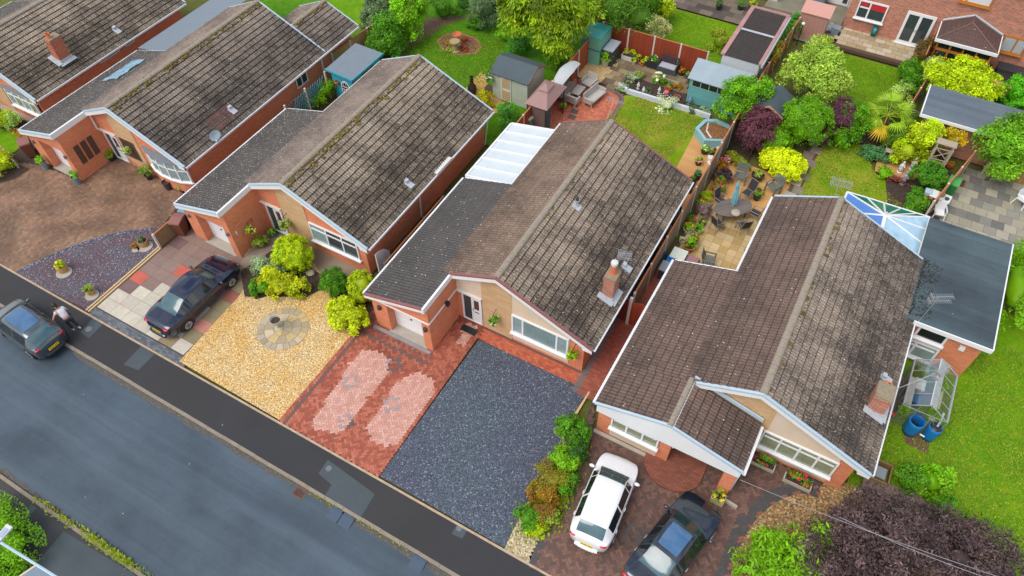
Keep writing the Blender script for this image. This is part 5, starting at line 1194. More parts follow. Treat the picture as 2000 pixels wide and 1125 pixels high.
# lamp lower left
SL = thing('street_lamp', 'white flat headed street lamp at the lower left edge', 'street lamp', (*P(-120,1130,0),0)); hx = P3(2,1043,6.0); m = M(); bx, by = P(-120,1130,0); m.tube((bx,by,0),(bx,by,6.1),.07,8,.045); part(SL, 'pole', m, GREY); m = M(); m.tube((bx,by,6.05),hx,.035,8); part(SL, 'arm', m, GREY)
m = M(); h0 = Vector(P3(-6,1056,6.0)); h1 = Vector(P3(20,1027,6.0)); d = (h1-h0); m.obox(tuple((h0+h1)/2), (d.length,.24,.07), math.atan2(d.y,d.x)); part(SL, 'lamp_head', m, simple('pale_lamp_head', S(220,226,236), .4))
m = M(); m.obox(tuple((h0+h1)/2+Vector((0,0,.045))), (d.length*.55,.16,.02), math.atan2(d.y,d.x)); part(SL, 'head_plate', m, simple('lamp_panel', S(176,190,206), .3))
# porch roof lower left
z = 3.0; a = P3(-30,1040,z); b = P3(72,1103,z); c = P3(115,1130,z); d0 = P3(30,1132,z)
T = thing('porch_roof', 'corner of a small glazed porch roof with pale blue edge at the lower left', 'porch', (*P(60,1140,0),0)); m = M(); m.tube(a, c, .05, 6); part(T, 'edge_rail', m, simple('pale_blue_rail', S(190,216,228), .4)); m = M(); m.tube(b, d0, .04, 6); part(T, 'side_rail', m, simple('cream_rail', S(226,210,180), .5))
e_ = P3(90,1180,z); f_ = P3(150,1160,z); m = M(); m.add([b, d0, e_, f_, c], [(0,1,2,3,4)]); part(T, 'roof_pane', m, glassm('mottled_glass', S(126,144,160), .2))
m = M(); g_ = P(60,1150,z); m.box(g_[0]-.05,g_[0]+.05,g_[1]-.05,g_[1]+.05,0,z); part(T, 'post', m, WHITE)
# telephone wires
for k, (p, q, lb) in enumerate(((P3(1445,937,3.0),P3(2020,1150,6.4),'upper overhead telephone wire over the purple tree'), (P3(1640,1010,5.1),P3(2020,1160,6.3),'second overhead telephone wire running under the upper one'))):
    m = M(); p = Vector(p); q = Vector(q); n = 8; pts = [p+(q-p)*(i/n)-Vector((0,0,.25*sin(pi*i/n))) for i in range(n+1)]; m.path(pts, .009, 5); solo('overhead_wire', lb, 'wire', m, simple('pale_wire', S(160,160,166), .5), tuple(p))
# ---------------------------------------------------------------- cars
def spl(xs, ys, x):
    "monotone-ish smooth interpolation"
    n = len(xs); i = max(0, min(n-2, next((k for k in range(n-1) if x <= xs[k+1]), n-2))); h = xs[i+1]-xs[i]; t = (x-xs[i])/h
    def sl(k):
        if k == 0: return (ys[1]-ys[0])/(xs[1]-xs[0])
        if k == n-1: return (ys[-1]-ys[-2])/(xs[-1]-xs[-2])
        a = (ys[k]-ys[k-1])/(xs[k]-xs[k-1]); b = (ys[k+1]-ys[k])/(xs[k+1]-xs[k])
        return 0 if a*b <= 0 else 2*a*b/(a+b)
    m0, m1 = sl(i)*h, sl(i+1)*h
    return (2*t**3-3*t*t+1)*ys[i]+(t**3-2*t*t+t)*m0+(-2*t**3+3*t*t)*ys[i+1]+(t**3-t*t)*m1
def carpaint(name, col, metal=.3, rough=.25):
    t = NT(name); c = _rgb(t, col); c = t.val(c, .06, t.noise(2, t.obj(), 3))
    return t.done(t.bsdf(c, rough, None, **{'Metallic': metal, 'Coat Weight': 1.0, 'Coat Roughness': .03, 'Specular IOR Level': .6}))
def car(label, at, rz, L, Wd, paint, st, glassy, bump=None, plate=True, rimm=None, sun=None, trim=None, wheelb=.6, tail='hatch'):
    """st: stations from the rear (y=0) to the front (y=1): y, half width, belt z, top z, half width of the top, bottom z.
    glassy: (rear glass y0,y1, windscreen y0,y1, side glass spans, top z threshold)"""
    T = thing('parked_car', label, 'car', at, None, rz, False); ys = [s[0] for s in st]
    def g(k, y): return spl(ys, [s[k] for s in st], y)
    rg0, rg1, ws0, ws1, spans = glassy
    keys = sorted(set([i/46 for i in range(47)] + [rg0, rg1, ws0, ws1] + [q for s_ in spans for q in s_]))
    rows = []
    for y in keys:
        w, zb, zt, wt, z0 = (g(k, y) for k in (1,2,3,4,5)); Y = (y-.5)*L
        # end rounding
        cab = zt-zb
        pr = [(w*.86, z0), (w*.97, z0+.12), (w*1.0, z0+(zb-z0)*.55), (w*.985, zb-.06), (w*.955, zb), (w*.955+(wt-w*.955)*.10, zb+cab*.06), (wt+.012, zt-min(.075, cab*.35)), (wt*.94, zt-min(.03, cab*.2)), (wt*.72, zt-.006 if cab > .1 else zt-.004), (wt*.36, zt+.012), (0, zt+.016)]
        rows.append((Y, pr))
    nj = len(rows[0][1]); V = []; idx = {}
    for i, (Y, pr) in enumerate(rows):
        for s in (-1, 1):
            for j, (a, z) in enumerate(pr): idx[(i, s, j)] = len(V); V.append((s*a, Y, z))
    body, ws, rg, sg = [], [], [], {-1: [], 1: []}
    for i in range(len(rows)-1):
        yc = (keys[i]+keys[i+1])/2
        for s in (-1, 1):
            for j in range(nj-1):
                q = [idx[(i,s,j)], idx[(i+1,s,j)], idx[(i+1,s,j+1)], idx[(i,s,j+1)]]
                if s > 0: q = q[::-1]
                if j >= 7 and ws0 < yc < ws1: ws.append(q)
                elif j >= 7 and rg0 < yc < rg1: rg.append(q)
                elif j == 5 and any(a < yc < b for a, b in spans): sg[s].append(q)
                else: body.append(q)
    for e, i in ((0, 0), (1, len(rows)-1)):
        loop = [idx[(i,-1,j)] for j in range(nj)] + [idx[(i,1,j)] for j in range(nj-1,-1,-1)]
        body.append(loop if e == 0 else loop[::-1])
    def mk(name, fs, mat, off=0, lab=None):
        m = M(); used = sorted({i for f in fs for i in f}); mp = {o: k for k, o in enumerate(used)}; m.smooth = True
        m.add([V[i] for i in used], [[mp[i] for i in f] for f in fs]); return part(T, name, m, mat, lab)
    B = mk('body', body, paint); mk('windscreen', ws, glassm('car_glass', S(46,70,68), .08)); mk('rear_window', rg, glassm('car_rear_glass', S(66,100,108), .12)); mk('side_window', sg[-1], GLASSK); mk('side_window', sg[1], GLASSK)
    if sun:
        m = M(); a, b = sun; yy = [a+(b-a)*i/8 for i in range(9)]; vs = []
        for y in yy:
            for q in (-.8,-.4,0,.4,.8): vs.append((q*g(4,y)*.9, (y-.5)*L, g(3,y)+.021-.02*q*q))
        m.smooth = True; m.add(vs, [(i*5+j,i*5+j+1,(i+1)*5+j+1,(i+1)*5+j) for i in range(8) for j in range(4)]); part(T, 'roof_glass', m, glassm('roof_glass', S(70,110,150), .04))
    # wheels: rear axle, front axle
    r = .32; rimm = rimm or simple('alloy_rim', S(200,202,206), .3, metal=.7)
    for y in (.5-wheelb/2+.005, .5+wheelb/2+.005):
        for s in (-1, 1):
            w = g(1, y); Y = (y-.5)*L; m = M(); m.smooth = False; a = [(s*(w-.19), Y, r)]
            pr = [(r*.66,0),(r*.9,-.0),(r,.03),(r,.17),(r*.9,.2),(r*.66,.2)]; m.lathe([(x_, z_-.1) for x_, z_ in pr], (0,0,0), 22); m.xf(Matrix.Translation((s*(w-.085), Y, r)) @ Matrix.Rotation(pi/2,4,'Y')); tw = part(T, 'wheel', m, simple('tyre_rubber', S(34,35,37), .85))
            m = M(); m.lathe([(0,-.02),(r*.2,-.015),(r*.68,.0),(r*.68,-.06),(0,-.08)], (0,0,0), 20)
            for k in range(5): m.obox((r*.42*cos(2*pi*k/5), r*.42*sin(2*pi*k/5), .0), (r*.5,.07,.03), 2*pi*k/5)
            m.xf(Matrix.Translation((s*(w+.012), Y, r)) @ Matrix.Rotation(s*pi/2,4,'Y')); part(T, 'rim', m, rimm).parent = tw
            m = M(); ar = [(Y+(r+.06)*cos(pi*k/14), r+(r+.06)*sin(pi*k/14)) for k in range(15)]; m.prismx([(Y-r-.06,.16)]+ar[::-1]+[(Y+r+.06,.16)], s*(w-.2), s*(w+.004)); part(T, 'wheel_arch', m, BLACK)
    # lamps
    red = simple('red_lamp', S(214,30,40), .15, var=.15); clr = simple('clear_lamp', S(210,216,222), .12)
    for s in (-1, 1):
        m = M(); m.smooth = True; z = g(2,.03)-.02; w = g(1,.03); m.ell((s*w*.8, -.5*L+.115, z-.03), (.16,.10,.06), 12, 8); part(T, 'tail_lamp', m, red)
        m = M(); m.smooth = True; z = g(2,.955)-.05; w = g(1,.94); m.ell((s*w*.78, .5*L-.30, z-.015), (.10,.2,.055), 12, 8); part(T, 'headlight', m, clr)
        y = ws1-.035; w = g(1,y); m = M(); m.smooth = True; m.ell((s*(w+.09), (y-.5)*L, g(2,y)+.06), (.12,.075,.075), 10, 8); mr = part(T, 'wing_mirror', m, trim or paint); m = M(); m.tube((s*(w-.05),(y-.5)*L,g(2,y)),(s*(w+.05),(y-.5)*L,g(2,y)+.03),.02); part(T, 'mirror_arm', m, BLACK).parent = mr
        for a, b in spans[:2]:
            y = a+(b-a)*.25; m = M(); m.smooth = True; w = g(1,y)*.99; m.ell((s*(w+.012), (y-.5)*L, g(2,y)-.13), (.022,.1,.02), 8, 6); part(T, 'door_handle', m, ALU if tail == 'black' else paint)
    if plate:
        m = M(); z = g(2,.0)-.2; y = -.5*L-.012; m.obox((0,y,z),(.5,.02,.13),0,-.12); pl = part(T, 'number_plate', m, simple('yellow_plate', S(250,214,20), .4, var=.04))
        m = M(); 
        for k in range(7): m.obox((-.18+k*.058+(.03 if k > 3 else 0), y-.011, z), (.028,.006,.07),0,-.12)
        part(T, 'plate_characters', m, BLACK).parent = pl
    m = M(); y0 = -.5*L-.02; w = g(1,.0); m.smooth = True
    for (yy, zz, nm) in ((-.5*L+.02, g(5,.02)+.1, 'rear_bumper'), (.5*L-.03, g(5,.98)+.1, 'front_bumper')):
        m = M(); pts = []
        for k in range(9):
            t = -1+2*k/8; pts.append((t*w*.96, yy+(.0 if 'rear' in nm else 0)+((1-abs(t)**3)*(-.05 if 'rear' in nm else .05)), zz))
        m.path(pts, .09, 8); part(T, nm, m, BLACK if tail == 'darkb' else paint)
    m = M(); m.path([(g(1,.5)*0, (ws1-.5)*L-.02, g(2,ws1)+.03), (.5, (ws1-.5)*L-.13, g(2,ws1)+.075)], .011, 4); m.path([(-.45, (ws1-.5)*L-.05, g(2,ws1)+.035), (.02, (ws1-.5)*L-.12, g(2,ws1)+.09)], .011, 4); part(T, 'wiper', m, BLACK)
    return T
# stations: y, half width, belt z, top z, top half width, bottom z
hatch = [(0,.46,.78,.80,.36,.36),(.010,.62,.87,.93,.50,.28),(.035,.74,.92,1.03,.56,.22),(.08,.80,.935,1.20,.56,.20),(.16,.838,.94,1.40,.545,.18),(.24,.85,.93,1.46,.55,.18),(.42,.85,.92,1.49,.57,.18),(.58,.85,.91,1.45,.56,.18),(.66,.85,.90,1.34,.56,.18),(.78,.845,.88,.985,.62,.18),(.86,.83,.83,.89,.60,.18),(.93,.765,.745,.80,.56,.19),(.97,.67,.66,.70,.48,.21),(.99,.55,.58,.62,.38,.24),(1,.38,.50,.53,.25,.3)]
saloon = [(0,.50,.72,.75,.42,.38),(.010,.66,.83,.87,.55,.28),(.035,.78,.91,.97,.63,.22),(.07,.84,.94,1.0,.66,.2),(.14,.89,.96,1.04,.66,.18),(.20,.905,.96,1.10,.60,.18),(.33,.91,.95,1.39,.55,.18),(.42,.91,.94,1.45,.57,.18),(.53,.91,.93,1.46,.58,.18),(.60,.91,.92,1.40,.58,.18),(.73,.905,.90,1.02,.64,.18),(.82,.895,.86,.95,.66,.18),(.92,.84,.78,.84,.60,.19),(.965,.73,.69,.74,.5,.21),(.988,.6,.61,.65,.42,.24),(1,.42,.52,.55,.28,.3)]
car('small white hatchback parked on the dark block drive', (-2.55,11.3,.012), R(4), 3.9, 1.7, carpaint('white_paint', S(246,246,246), 0, .3), hatch, (.05,.145,.63,.775,[(.17,.39),(.41,.62),(.63,.70)]), plate=True)
car('dark navy saloon with open reflections parked on the flagged drive', (-24.05,11.05,.012), 0, 4.9, 1.84, carpaint('navy_paint', S(7,26,58), .3, .2), saloon, (.17,.325,.615,.725,[(.22,.33),(.35,.49),(.51,.66)]))
car('black saloon with glass roof panel cut off by the bottom edge', (.42,10.95,.012), R(-13), 4.55, 1.8, carpaint('black_paint', S(34,44,58), .3, .22), saloon, (.17,.325,.615,.725,[(.22,.33),(.35,.49),(.51,.66)]), sun=(.36,.585), tail='black')
car('grey hatchback half on the footpath with a person leaning on it', (-29.5,5.8,-.03), R(86.5), 3.95, 1.72, carpaint('grey_paint', S(78,92,100), .5, .25), hatch, (.035,.15,.63,.775,[(.17,.39),(.41,.62),(.63,.70)]), sun=(.22,.60), tail='darkb')

# ---------------------------------------------------------------- person leaning on the grey hatchback
def skin_mesh(name, nodes, edges, mat, T, sub=2, root=0):
    "limbs as a skeleton with a radius at every joint, grown by the Skin modifier"
    me = bpy.data.meshes.new(name); me.from_pydata([n[:3] for n in nodes], edges, []); me.materials.append(mat)
    o = link(name, me); o.parent = T; sk = o.modifiers.new('Skin', 'SKIN'); sk.use_smooth_shade = True
    for i, n in enumerate(nodes):
        d = me.skin_vertices[0].data[i]; r = n[3]; d.radius = r if hasattr(r, '__len__') else (r, r); d.use_root = (i == root)
    ss = o.modifiers.new('Sub', 'SUBSURF'); ss.levels = sub; ss.render_levels = sub
    return o
PT = thing('person', 'person with dark hair in white top and dark patterned trousers leaning on the grey car', 'person', (-28.0,6.98,0), None, R(90), False)
# own axes: +y is where the person faces (towards -x of the street), x to the right
SKN = simple('skin', S(224,164,132), .55, var=.06)
# leaning forward-right: hand on the car lies at local offset
nodes = [(0,.0,.92,.15),(0,.05,1.10,.13),(0,.13,1.28,.155),(0,.2,1.42,.075),(0,.25,1.50,.06),(0,.30,1.60,.095),(0,.32,1.70,.085),
 (-.17,.16,1.36,.062),(-.30,.24,1.20,.048),(-.42,.27,1.04,.036),(-.46,.28,1.0,.034),
 (.17,.14,1.36,.062),(.27,.10,1.14,.048),(.16,.26,1.06,.036),(.11,.30,1.06,.034),
 (-.09,.0,.85,.10),(-.10,.04,.48,.066),(-.10,-.04,.10,.042),(.09,-.02,.85,.10),(.11,-.08,.48,.066),(.12,-.20,.12,.042)]
edges = [(0,1),(1,2),(2,3),(3,4),(4,5),(5,6),(2,7),(7,8),(8,9),(9,10),(2,11),(11,12),(12,13),(13,14),(0,15),(15,16),(16,17),(0,18),(18,19),(19,20)]
body_ = skin_mesh('body', nodes, edges, SKN, PT)
WT = simple('white_cotton', S(240,240,246), .8, var=.05); DT = simple('patterned_trousers', S(40,44,60), .8, var=.9, scale=22)
skin_mesh('top', [(0,.02,.90,.185),(0,.06,1.10,.165),(0,.14,1.29,.185),(0,.19,1.39,.10),(-.18,.16,1.36,.085),(-.25,.21,1.26,.075),(.18,.14,1.36,.085),(.24,.11,1.22,.075)], [(0,1),(1,2),(2,3),(2,4),(4,5),(2,6),(6,7)], WT, PT)
skin_mesh('trousers', [(0,.0,.92,.165),(-.09,.0,.83,.115),(-.10,.04,.48,.085),(-.10,-.03,.14,.062),(.09,-.02,.83,.115),(.11,-.08,.48,.085),(.12,-.19,.16,.062)], [(0,1),(1,2),(2,3),(0,4),(4,5),(5,6)], DT, PT)
for (x_, y_) in ((-.10,.02),(.12,-.15)):
    m = M(); m.smooth = True; m.ell((x_, y_, .045), (.045,.13,.045), 10, 8); part(PT, 'shoe', m, simple('grey_shoe', S(200,200,205)))
m = M(); m.smooth = True; m.ell((0,.285,1.665), (.108,.125,.115), 14, 10, .08); m.ell((0,.16,1.60), (.06,.05,.09), 10, 8, .1); part(PT, 'hair', m, simple('dark_hair', S(36,28,26), .5))
m = M(); m.smooth = True; m.ell((0,.395,1.585), (.016,.022,.022), 8, 6); part(PT, 'nose', m, SKN)
for s in (-1,1): m = M(); m.smooth = True; m.ell((s*.09,.31,1.60), (.014,.02,.03), 8, 6); part(PT, 'ear', m, SKN)
for s in (-1,1): m = M(); m.ell((s*.034,.385,1.615), (.013,.008,.008), 8, 6); part(PT, 'eye', m, BLACK)
m = M(); m.ell((0,.385,1.545), (.025,.008,.007), 8, 6); part(PT, 'mouth', m, simple('lips', S(190,100,96)))
for (hx, hy, hz, dx, dy, dz, sg) in ((-.47,.285,.985,-.6,.2,-.55,-1), (.09,.31,1.06,-.8,.4,.1,1)):
    nd = [(hx,hy,hz,.03)]; ed = []; d = Vector((dx,dy,dz)).normalized(); sd_ = d.cross(Vector((0,0,1))).normalized()
    nd.append((*(Vector((hx,hy,hz))+d*.07), .03)); ed.append((0,1))
    for k in range(4):
        o_ = Vector((hx,hy,hz))+d*.085+sd_*(-.03+.02*k); ln = (.065,.075,.07,.055)[k]; a_ = len(nd)
        nd += [(*o_,.0095),(*(o_+d*ln*.6+Vector((0,0,-.008))),.0085),(*(o_+d*ln+Vector((0,0,-.025))),.0075)]; ed += [(1,a_),(a_,a_+1),(a_+1,a_+2)]
    a_ = len(nd); o_ = Vector((hx,hy,hz))+d*.03+sd_*sg*.035; nd += [(*o_,.011),(*(o_+d*.04+sd_*sg*.02),.009)]; ed += [(0,a_),(a_,a_+1)]
    skin_mesh('hand', nd, ed, SKN, PT, 1)
# ---------------------------------------------------------------- plants
def leaves(blobs, n, size, asp=.55, seed=1, out=.55, up=.35, droop=0, shell=(.72,1.05), clump=14, csd=.16, tone=.28, twig=0, zmin=None, fold=True):
    """leaf sized faces through the volume of ellipsoid blobs, gathered in clumps.
    returns a mesh with per leaf brightness (Col.r) and hue position (Col.g)"""
    g = np.random.default_rng(seed); vol = np.array([b[3]*b[4]*b[5] for b in blobs])**.67; ns = np.maximum((n*vol/vol.sum()).astype(int), 8)
    Pn, Nn, Cn, Hn = [], [], [], []
    for b, k in zip(blobs, ns):
        c = np.array(b[:3]); r = np.array(b[3:6]); kc = max(4, int(clump))
        d = g.normal(size=(kc,3)); d /= np.linalg.norm(d, axis=1)[:,None]; d[:,2] = np.where(d[:,2] < -.55, -d[:,2], d[:,2])
        rad = g.uniform(shell[0], shell[1], kc)[:,None]; cc = d*rad
        ctone = g.uniform(1-tone, 1+tone, kc); chue = g.random(kc)
        w = g.integers(0, kc, k); loc = cc[w] + g.normal(size=(k,3))*csd
        m = np.linalg.norm(loc, axis=1); loc /= np.maximum(m/shell[1]*.92, 1)[:,None]
        nrm = loc/np.maximum(np.linalg.norm(loc, axis=1), .05)[:,None]
        Pn.append(c+loc*r); Nn.append(nrm); Cn.append(ctone[w]*g.uniform(.72,1.25,k)); Hn.append(np.clip(chue[w]*.55+g.random(k)*.45, 0, 1))
    Pn, Nn, Cn, Hn = map(np.concatenate, (Pn, Nn, Cn, Hn))
    if zmin is not None: Pn[:,2] = np.maximum(Pn[:,2], zmin+g.random(len(Pn))*.05)
    k = len(Pn); nr = Nn*out + g.normal(size=(k,3))*.45; nr[:,2] += up; nr /= np.linalg.norm(nr, axis=1)[:,None]
    a = np.cross(nr, g.normal(size=(k,3))); 
    if droop: a = Nn*1.0+g.normal(size=(k,3))*.35; a[:,2] -= droop; a -= nr*(a*nr).sum(1)[:,None]
    a /= np.linalg.norm(a, axis=1)[:,None]; b = np.cross(nr, a); s = (size*g.uniform(.6,1.3,k))[:,None]
    h = .12*s
    v = np.stack([Pn-a*s*.5, Pn+b*s*asp*.5-nr*h, Pn+a*s*.5-nr*h*.6*(2 if droop else 1), Pn-b*s*asp*.5-nr*h], 1)
    return v.reshape(-1,3), Cn, Hn
def leafmesh(name, v, C, H, mat, org=(0,0,0), extra=None):
    k = len(C); me = bpy.data.meshes.new(name); v = v-np.array(org); f = np.arange(4*k)
    ne = 0; ev = []; ef = []
    if extra: ev = [(x-org[0], y-org[1], z-org[2]) for x, y, z in extra.v]; ef = extra.f
    allv = np.concatenate([v, np.array(ev).reshape(-1,3)]) if ev else v
    lt = np.concatenate([np.full(k, 4), np.array([len(q) for q in ef], int)]) if ef else np.full(k, 4)
    li = np.concatenate([f, np.array([i+4*k for q in ef for i in q], int)]) if ef else f
    me.vertices.add(len(allv)); me.vertices.foreach_set('co', allv.astype(np.float32).ravel())
    me.loops.add(len(li)); me.loops.foreach_set('vertex_index', li.astype(np.int32)); me.polygons.add(len(lt))
    me.polygons.foreach_set('loop_start', np.concatenate([[0], np.cumsum(lt)[:-1]]).astype(np.int32)); me.polygons.foreach_set('loop_total', lt.astype(np.int32))
    at = me.attributes.new('Col', 'FLOAT_COLOR', 'FACE'); c = np.ones((len(lt),4), np.float32); c[:k,0] = C; c[:k,1] = H; c[k:,0] = .9; c[k:,1] = .4
    at.data.foreach_set('color', c.ravel()); me.materials.append(mat); me.update(calc_edges=True); me.validate(); return me
def core(blobs, k=.66, seed=1):
    m = M()
    for i, b in enumerate(blobs): m.ell(b[:3], (b[3]*k, b[4]*k, b[5]*k), 12, 8, .3, seed+i)
    return m
GROW = 1.22
BARKM = simple('bark', S(110,90,72), .9, var=.3, bump=.5)
def plant(name, label, cat, at, blobs, n, size, mat, trunk=None, group=None, cores=.55, scale=None, **kw):
    "blobs relative to at; a tree also gets trunk and limbs"
    ax, ay = at[0], at[1]; az = at[2] if len(at) > 2 else 0; k = GROW if scale is None else scale; n = int(n*k*k)
    blobs = [tuple(q*k for q in b) for b in blobs]
    bl = [(b[0]+ax, b[1]+ay, b[2]+az, b[3], b[4], b[5]) for b in blobs]
    v, C, H = leaves(bl, n, size, **kw); ex = core(bl, cores, kw.get('seed',1)) if cores else None
    if trunk is None:
        o = link(name, leafmesh(name, v, C, H, mat, (ax,ay,az), ex)); o.location = (ax,ay,az); return tag(o, label, cat, group)
    T = thing(name, label, cat, (ax,ay,az), group)
    o = link('crown', leafmesh('crown', v, C, H, mat, (ax,ay,az), ex)); o.parent = T
    m = M(); r = trunk; top = max(bl, key=lambda b: b[2]); zc = min(b[2] for b in bl); m.tube((ax,ay,az),(ax+.05,ay,zc),r,8,r*.75)
    for b in bl: m.tube((ax+.05,ay,zc-.1),(b[0],b[1],b[2]),r*.6,6,r*.2)
    part(T, 'trunk', m, BARKM); return T
LG = lambda n, a, b, **k: leafm(n, S(a[0]*.97, a[1], a[2]*.8, 1.02), S(b[0]*.98, b[1], b[2]*.85, 1.08), **k)
L_BRIGHT = LG('leaf_bright_green', (126,188,20), (150,200,30)); L_MID = LG('leaf_mid_green', (86,150,24), (112,168,36)); L_DARK = LG('leaf_dark_green', (56,104,40), (84,130,50))
L_YEL = LG('leaf_yellow', (224,222,20), (244,236,40)); L_YG = LG('leaf_yellow_green', (178,206,18), (206,216,30)); L_PURP = leafm('leaf_purple', S(92,52,66,1.), S(124,70,80,1.), trans=.2); L_PURPB = leafm('leaf_purple_brown', S(58,48,52,1.), S(116,94,90,1.), trans=.15, spec=.2)
L_PALE = LG('leaf_pale_green', (150,196,70), (206,222,150)); L_SILV = LG('leaf_silver', (160,184,160), (190,206,190)); L_WHITE = LG('leaf_white', (226,232,224), (240,240,236)); L_ORANGE = LG('leaf_orange', (190,120,40), (206,160,50)); L_GREY = LG('leaf_grey_green', (100,128,104), (126,146,116)); L_OLIVE = LG('leaf_olive', (150,176,60), (176,190,90))
L_RED = LG('petal_red', (214,40,50), (230,90,100)); L_PINK = LG('petal_pink', (232,120,150), (240,190,200)); L_ORF = LG('petal_orange', (240,160,20), (250,190,40)); L_YF = LG('petal_yellow', (250,220,20), (250,230,60))
# ---- B's front bed
p = P(574,505,.6); plant('clipped_bush', 'round clipped lime green bush before the window of the mossy bungalow', 'bush', (*p,0), [(0,0,.72,.78,.78,.78)], 5200, .11, L_YG, seed=2, clump=90, csd=.07, shell=(.93,1.02), cores=.82, tone=.2, asp=.5)
plant('shrub', 'silver grey leaved shrub behind the yellow flowered shrub', 'shrub', (*P(522,528,.3),0), [(0,0,.35,.75,.5,.5),(.5,.2,.3,.5,.4,.4)], 1800, .1, L_SILV, seed=3)
p = P(548,560,.3); plant('shrub', 'wide yellow and green mixed shrub beside the navy saloon', 'shrub', (*p,0), [(-.4,0,.45,.6,.55,.5),(.5,.25,.42,.65,.5,.45),(.1,-.1,.5,.6,.55,.5)], 3200, .11, LG('leaf_gold_green', (170,196,20), (236,224,30)), seed=4, tone=.4)
plant('shrub', 'dark green low shrub at the front of the yellow flowered shrub', 'shrub', (*P(512,566,.2),0), [(0,0,.32,.45,.4,.4)], 1100, .09, LG('leaf_box_green', (80,150,20), (120,180,30)), seed=5)
plant('shrub', 'feathery dark green upright shrub on the edge of the golden gravel', 'shrub', (*P(655,560,.4),0), [(0,0,.55,.62,.55,.68)], 3600, .15, L_MID, seed=6, asp=.18, up=.1, droop=.3, clump=60, csd=.1)
plant('clipped_bush', 'lime green rounded bush between dark feathery shrub and garage', 'bush', (*P(708,562,.6),0), [(0,0,.62,.55,.55,.66),(.1,-.35,.4,.45,.4,.45)], 3400, .1, L_YG, seed=7, clump=80, csd=.07, shell=(.93,1.02), cores=.8, tone=.2)
plant('shrub', 'bright yellow leaved bush at the corner of the red drive', 'bush', (*P(679,618,.5),0), [(0,0,.55,.7,.65,.6),(.45,-.1,.5,.5,.45,.5),(-.35,.1,.5,.5,.5,.5)], 4200, .14, LG('leaf_bright_yellow', (206,220,12), (232,238,50)), seed=8, asp=.75, tone=.2)
plant('shrub', 'pale variegated low shrub by the side wall of the garage', 'shrub', (*P(510,477,.2),0), [(0,0,.25,.38,.32,.28)], 600, .1, L_OLIVE, seed=9)
m = M(); m.ell((*P(606,533,.1),.1), (.24,.2,.16), 10, 7, .3, 4); solo('boulder', 'pale round boulder in the planted bed of the golden gravel', 'boulder', m, STONE, (*P(606,533,.1),0))
# ---- hedge strip between blue slate and dark drive
hs = [((1115,848),.6,.7,L_MID,'dark green glossy bush at the house end of the strip bed',2600,.11),((1118,880),.5,.5,L_DARK,'deep green bush behind the lime bush in the strip bed',1500,.1),((1101,900),.5,.45,L_BRIGHT,'lime green bush in the strip bed beside the white car',1600,.1),
 ((1078,935),.65,.45,LG('leaf_orange_green',(130,150,30),(190,150,60)),'orange and green flowering shrub in the middle of the strip bed',1700,.09),((1100,940),.5,.35,L_MID,'leafy green and pink shrub on the drive side of the strip bed',1100,.09),((1062,965),.5,.4,LG('leaf_rust_green',(150,150,30),(190,110,50)),'rust tinged green shrub in the strip bed',1300,.09),
 ((1055,1000),.5,.35,LG('leaf_rust',(140,110,50),(190,140,70)),'rust brown low shrub in the strip bed',1100,.08),((1030,1012),.42,.4,L_MID,'small bright green bush nearest the road in the strip bed',1100,.09),((1072,1010),.35,.25,L_OLIVE,'grassy olive tuft on the drive edge of the strip bed',700,.1),((1048,1035),.35,.2,L_YG,'yellow green grassy clump near the road end of the strip bed',600,.1)]
for i, (q, r, h, mt, lb, n, s) in enumerate(hs): plant('shrub', lb, 'shrub', (*P(*q,h*.6),0), [(0,0,h*.6,r,r*.9,h),(r*.4,r*.3,h*.5,r*.6,r*.6,h*.8)], n, s, mt, seed=20+i, group='shrubs of the strip bed')
m = M(); c = P(1089,845,0); m.lathe([(0,.0),(.15,0),(.19,.25),(.16,.25),(.15,.2),(0,.2)], (*c,0)); solo('plant_pot', 'weathered stone pot half hidden under the strip bed bushes', 'pot', m, STONE, (*c,0))
# ---- front right: purple tree and green shrubs
cr = [P3(1705,1015,2.6), P3(1800,1045,3.4), P3(1900,1075,3.2), P3(1990,1105,3.0), P3(1760,1110,3.3), P3(1860,1130,3.6), P3(1960,1150,3.4), P3(1690,1085,2.6), P3(1655,1135,2.4), P3(1790,1000,2.3), P3(1890,1035,2.4), P3(1720,1150,3.2), P3(1660,1040,2.0), P3(1625,1090,2.0), P3(1725,985,2.0), P3(1845,1010,2.2), P3(1950,1050,2.6)]
c0 = (7.4,12.6,0); plant('purple_tree', 'large dark purple brown leaved tree filling the lower right corner', 'tree', c0, [(x-c0[0], y-c0[1], z-.9, 1.15, 1.05, .8) for x, y, z in cr], 30000, .15, L_PURPB, trunk=.16, seed=40, asp=.36, up=.6, clump=40, csd=.15, tone=.5, cores=.3, scale=1.0)
gs = [((1530,1085),1.0,.9),((1480,1105),.8,.7),((1590,1060),.8,.9),((1560,1120),1.0,1.0),((1500,1060),.5,.4)]
for i, (q, r, h) in enumerate(gs): plant('shrub', ['large bright green long leaved shrub on the brown gravel below the purple tree','bright green spreading shrub on the gravel near the black saloon','fresh green shrub reaching under the purple tree','tall bright green shrub at the bottom edge beside the purple tree','small light green sprig on the brown gravel'][i], 'shrub', (*P(*q,h*.6),0), [(0,0,h*.6,r,r*.8,h*.8),(r*.5,.2,h*.7,r*.6,r*.5,h*.6)], 620, .24, L_BRIGHT, seed=60+i, asp=.32, clump=20, csd=.2, cores=0, shell=(.4,1.05))
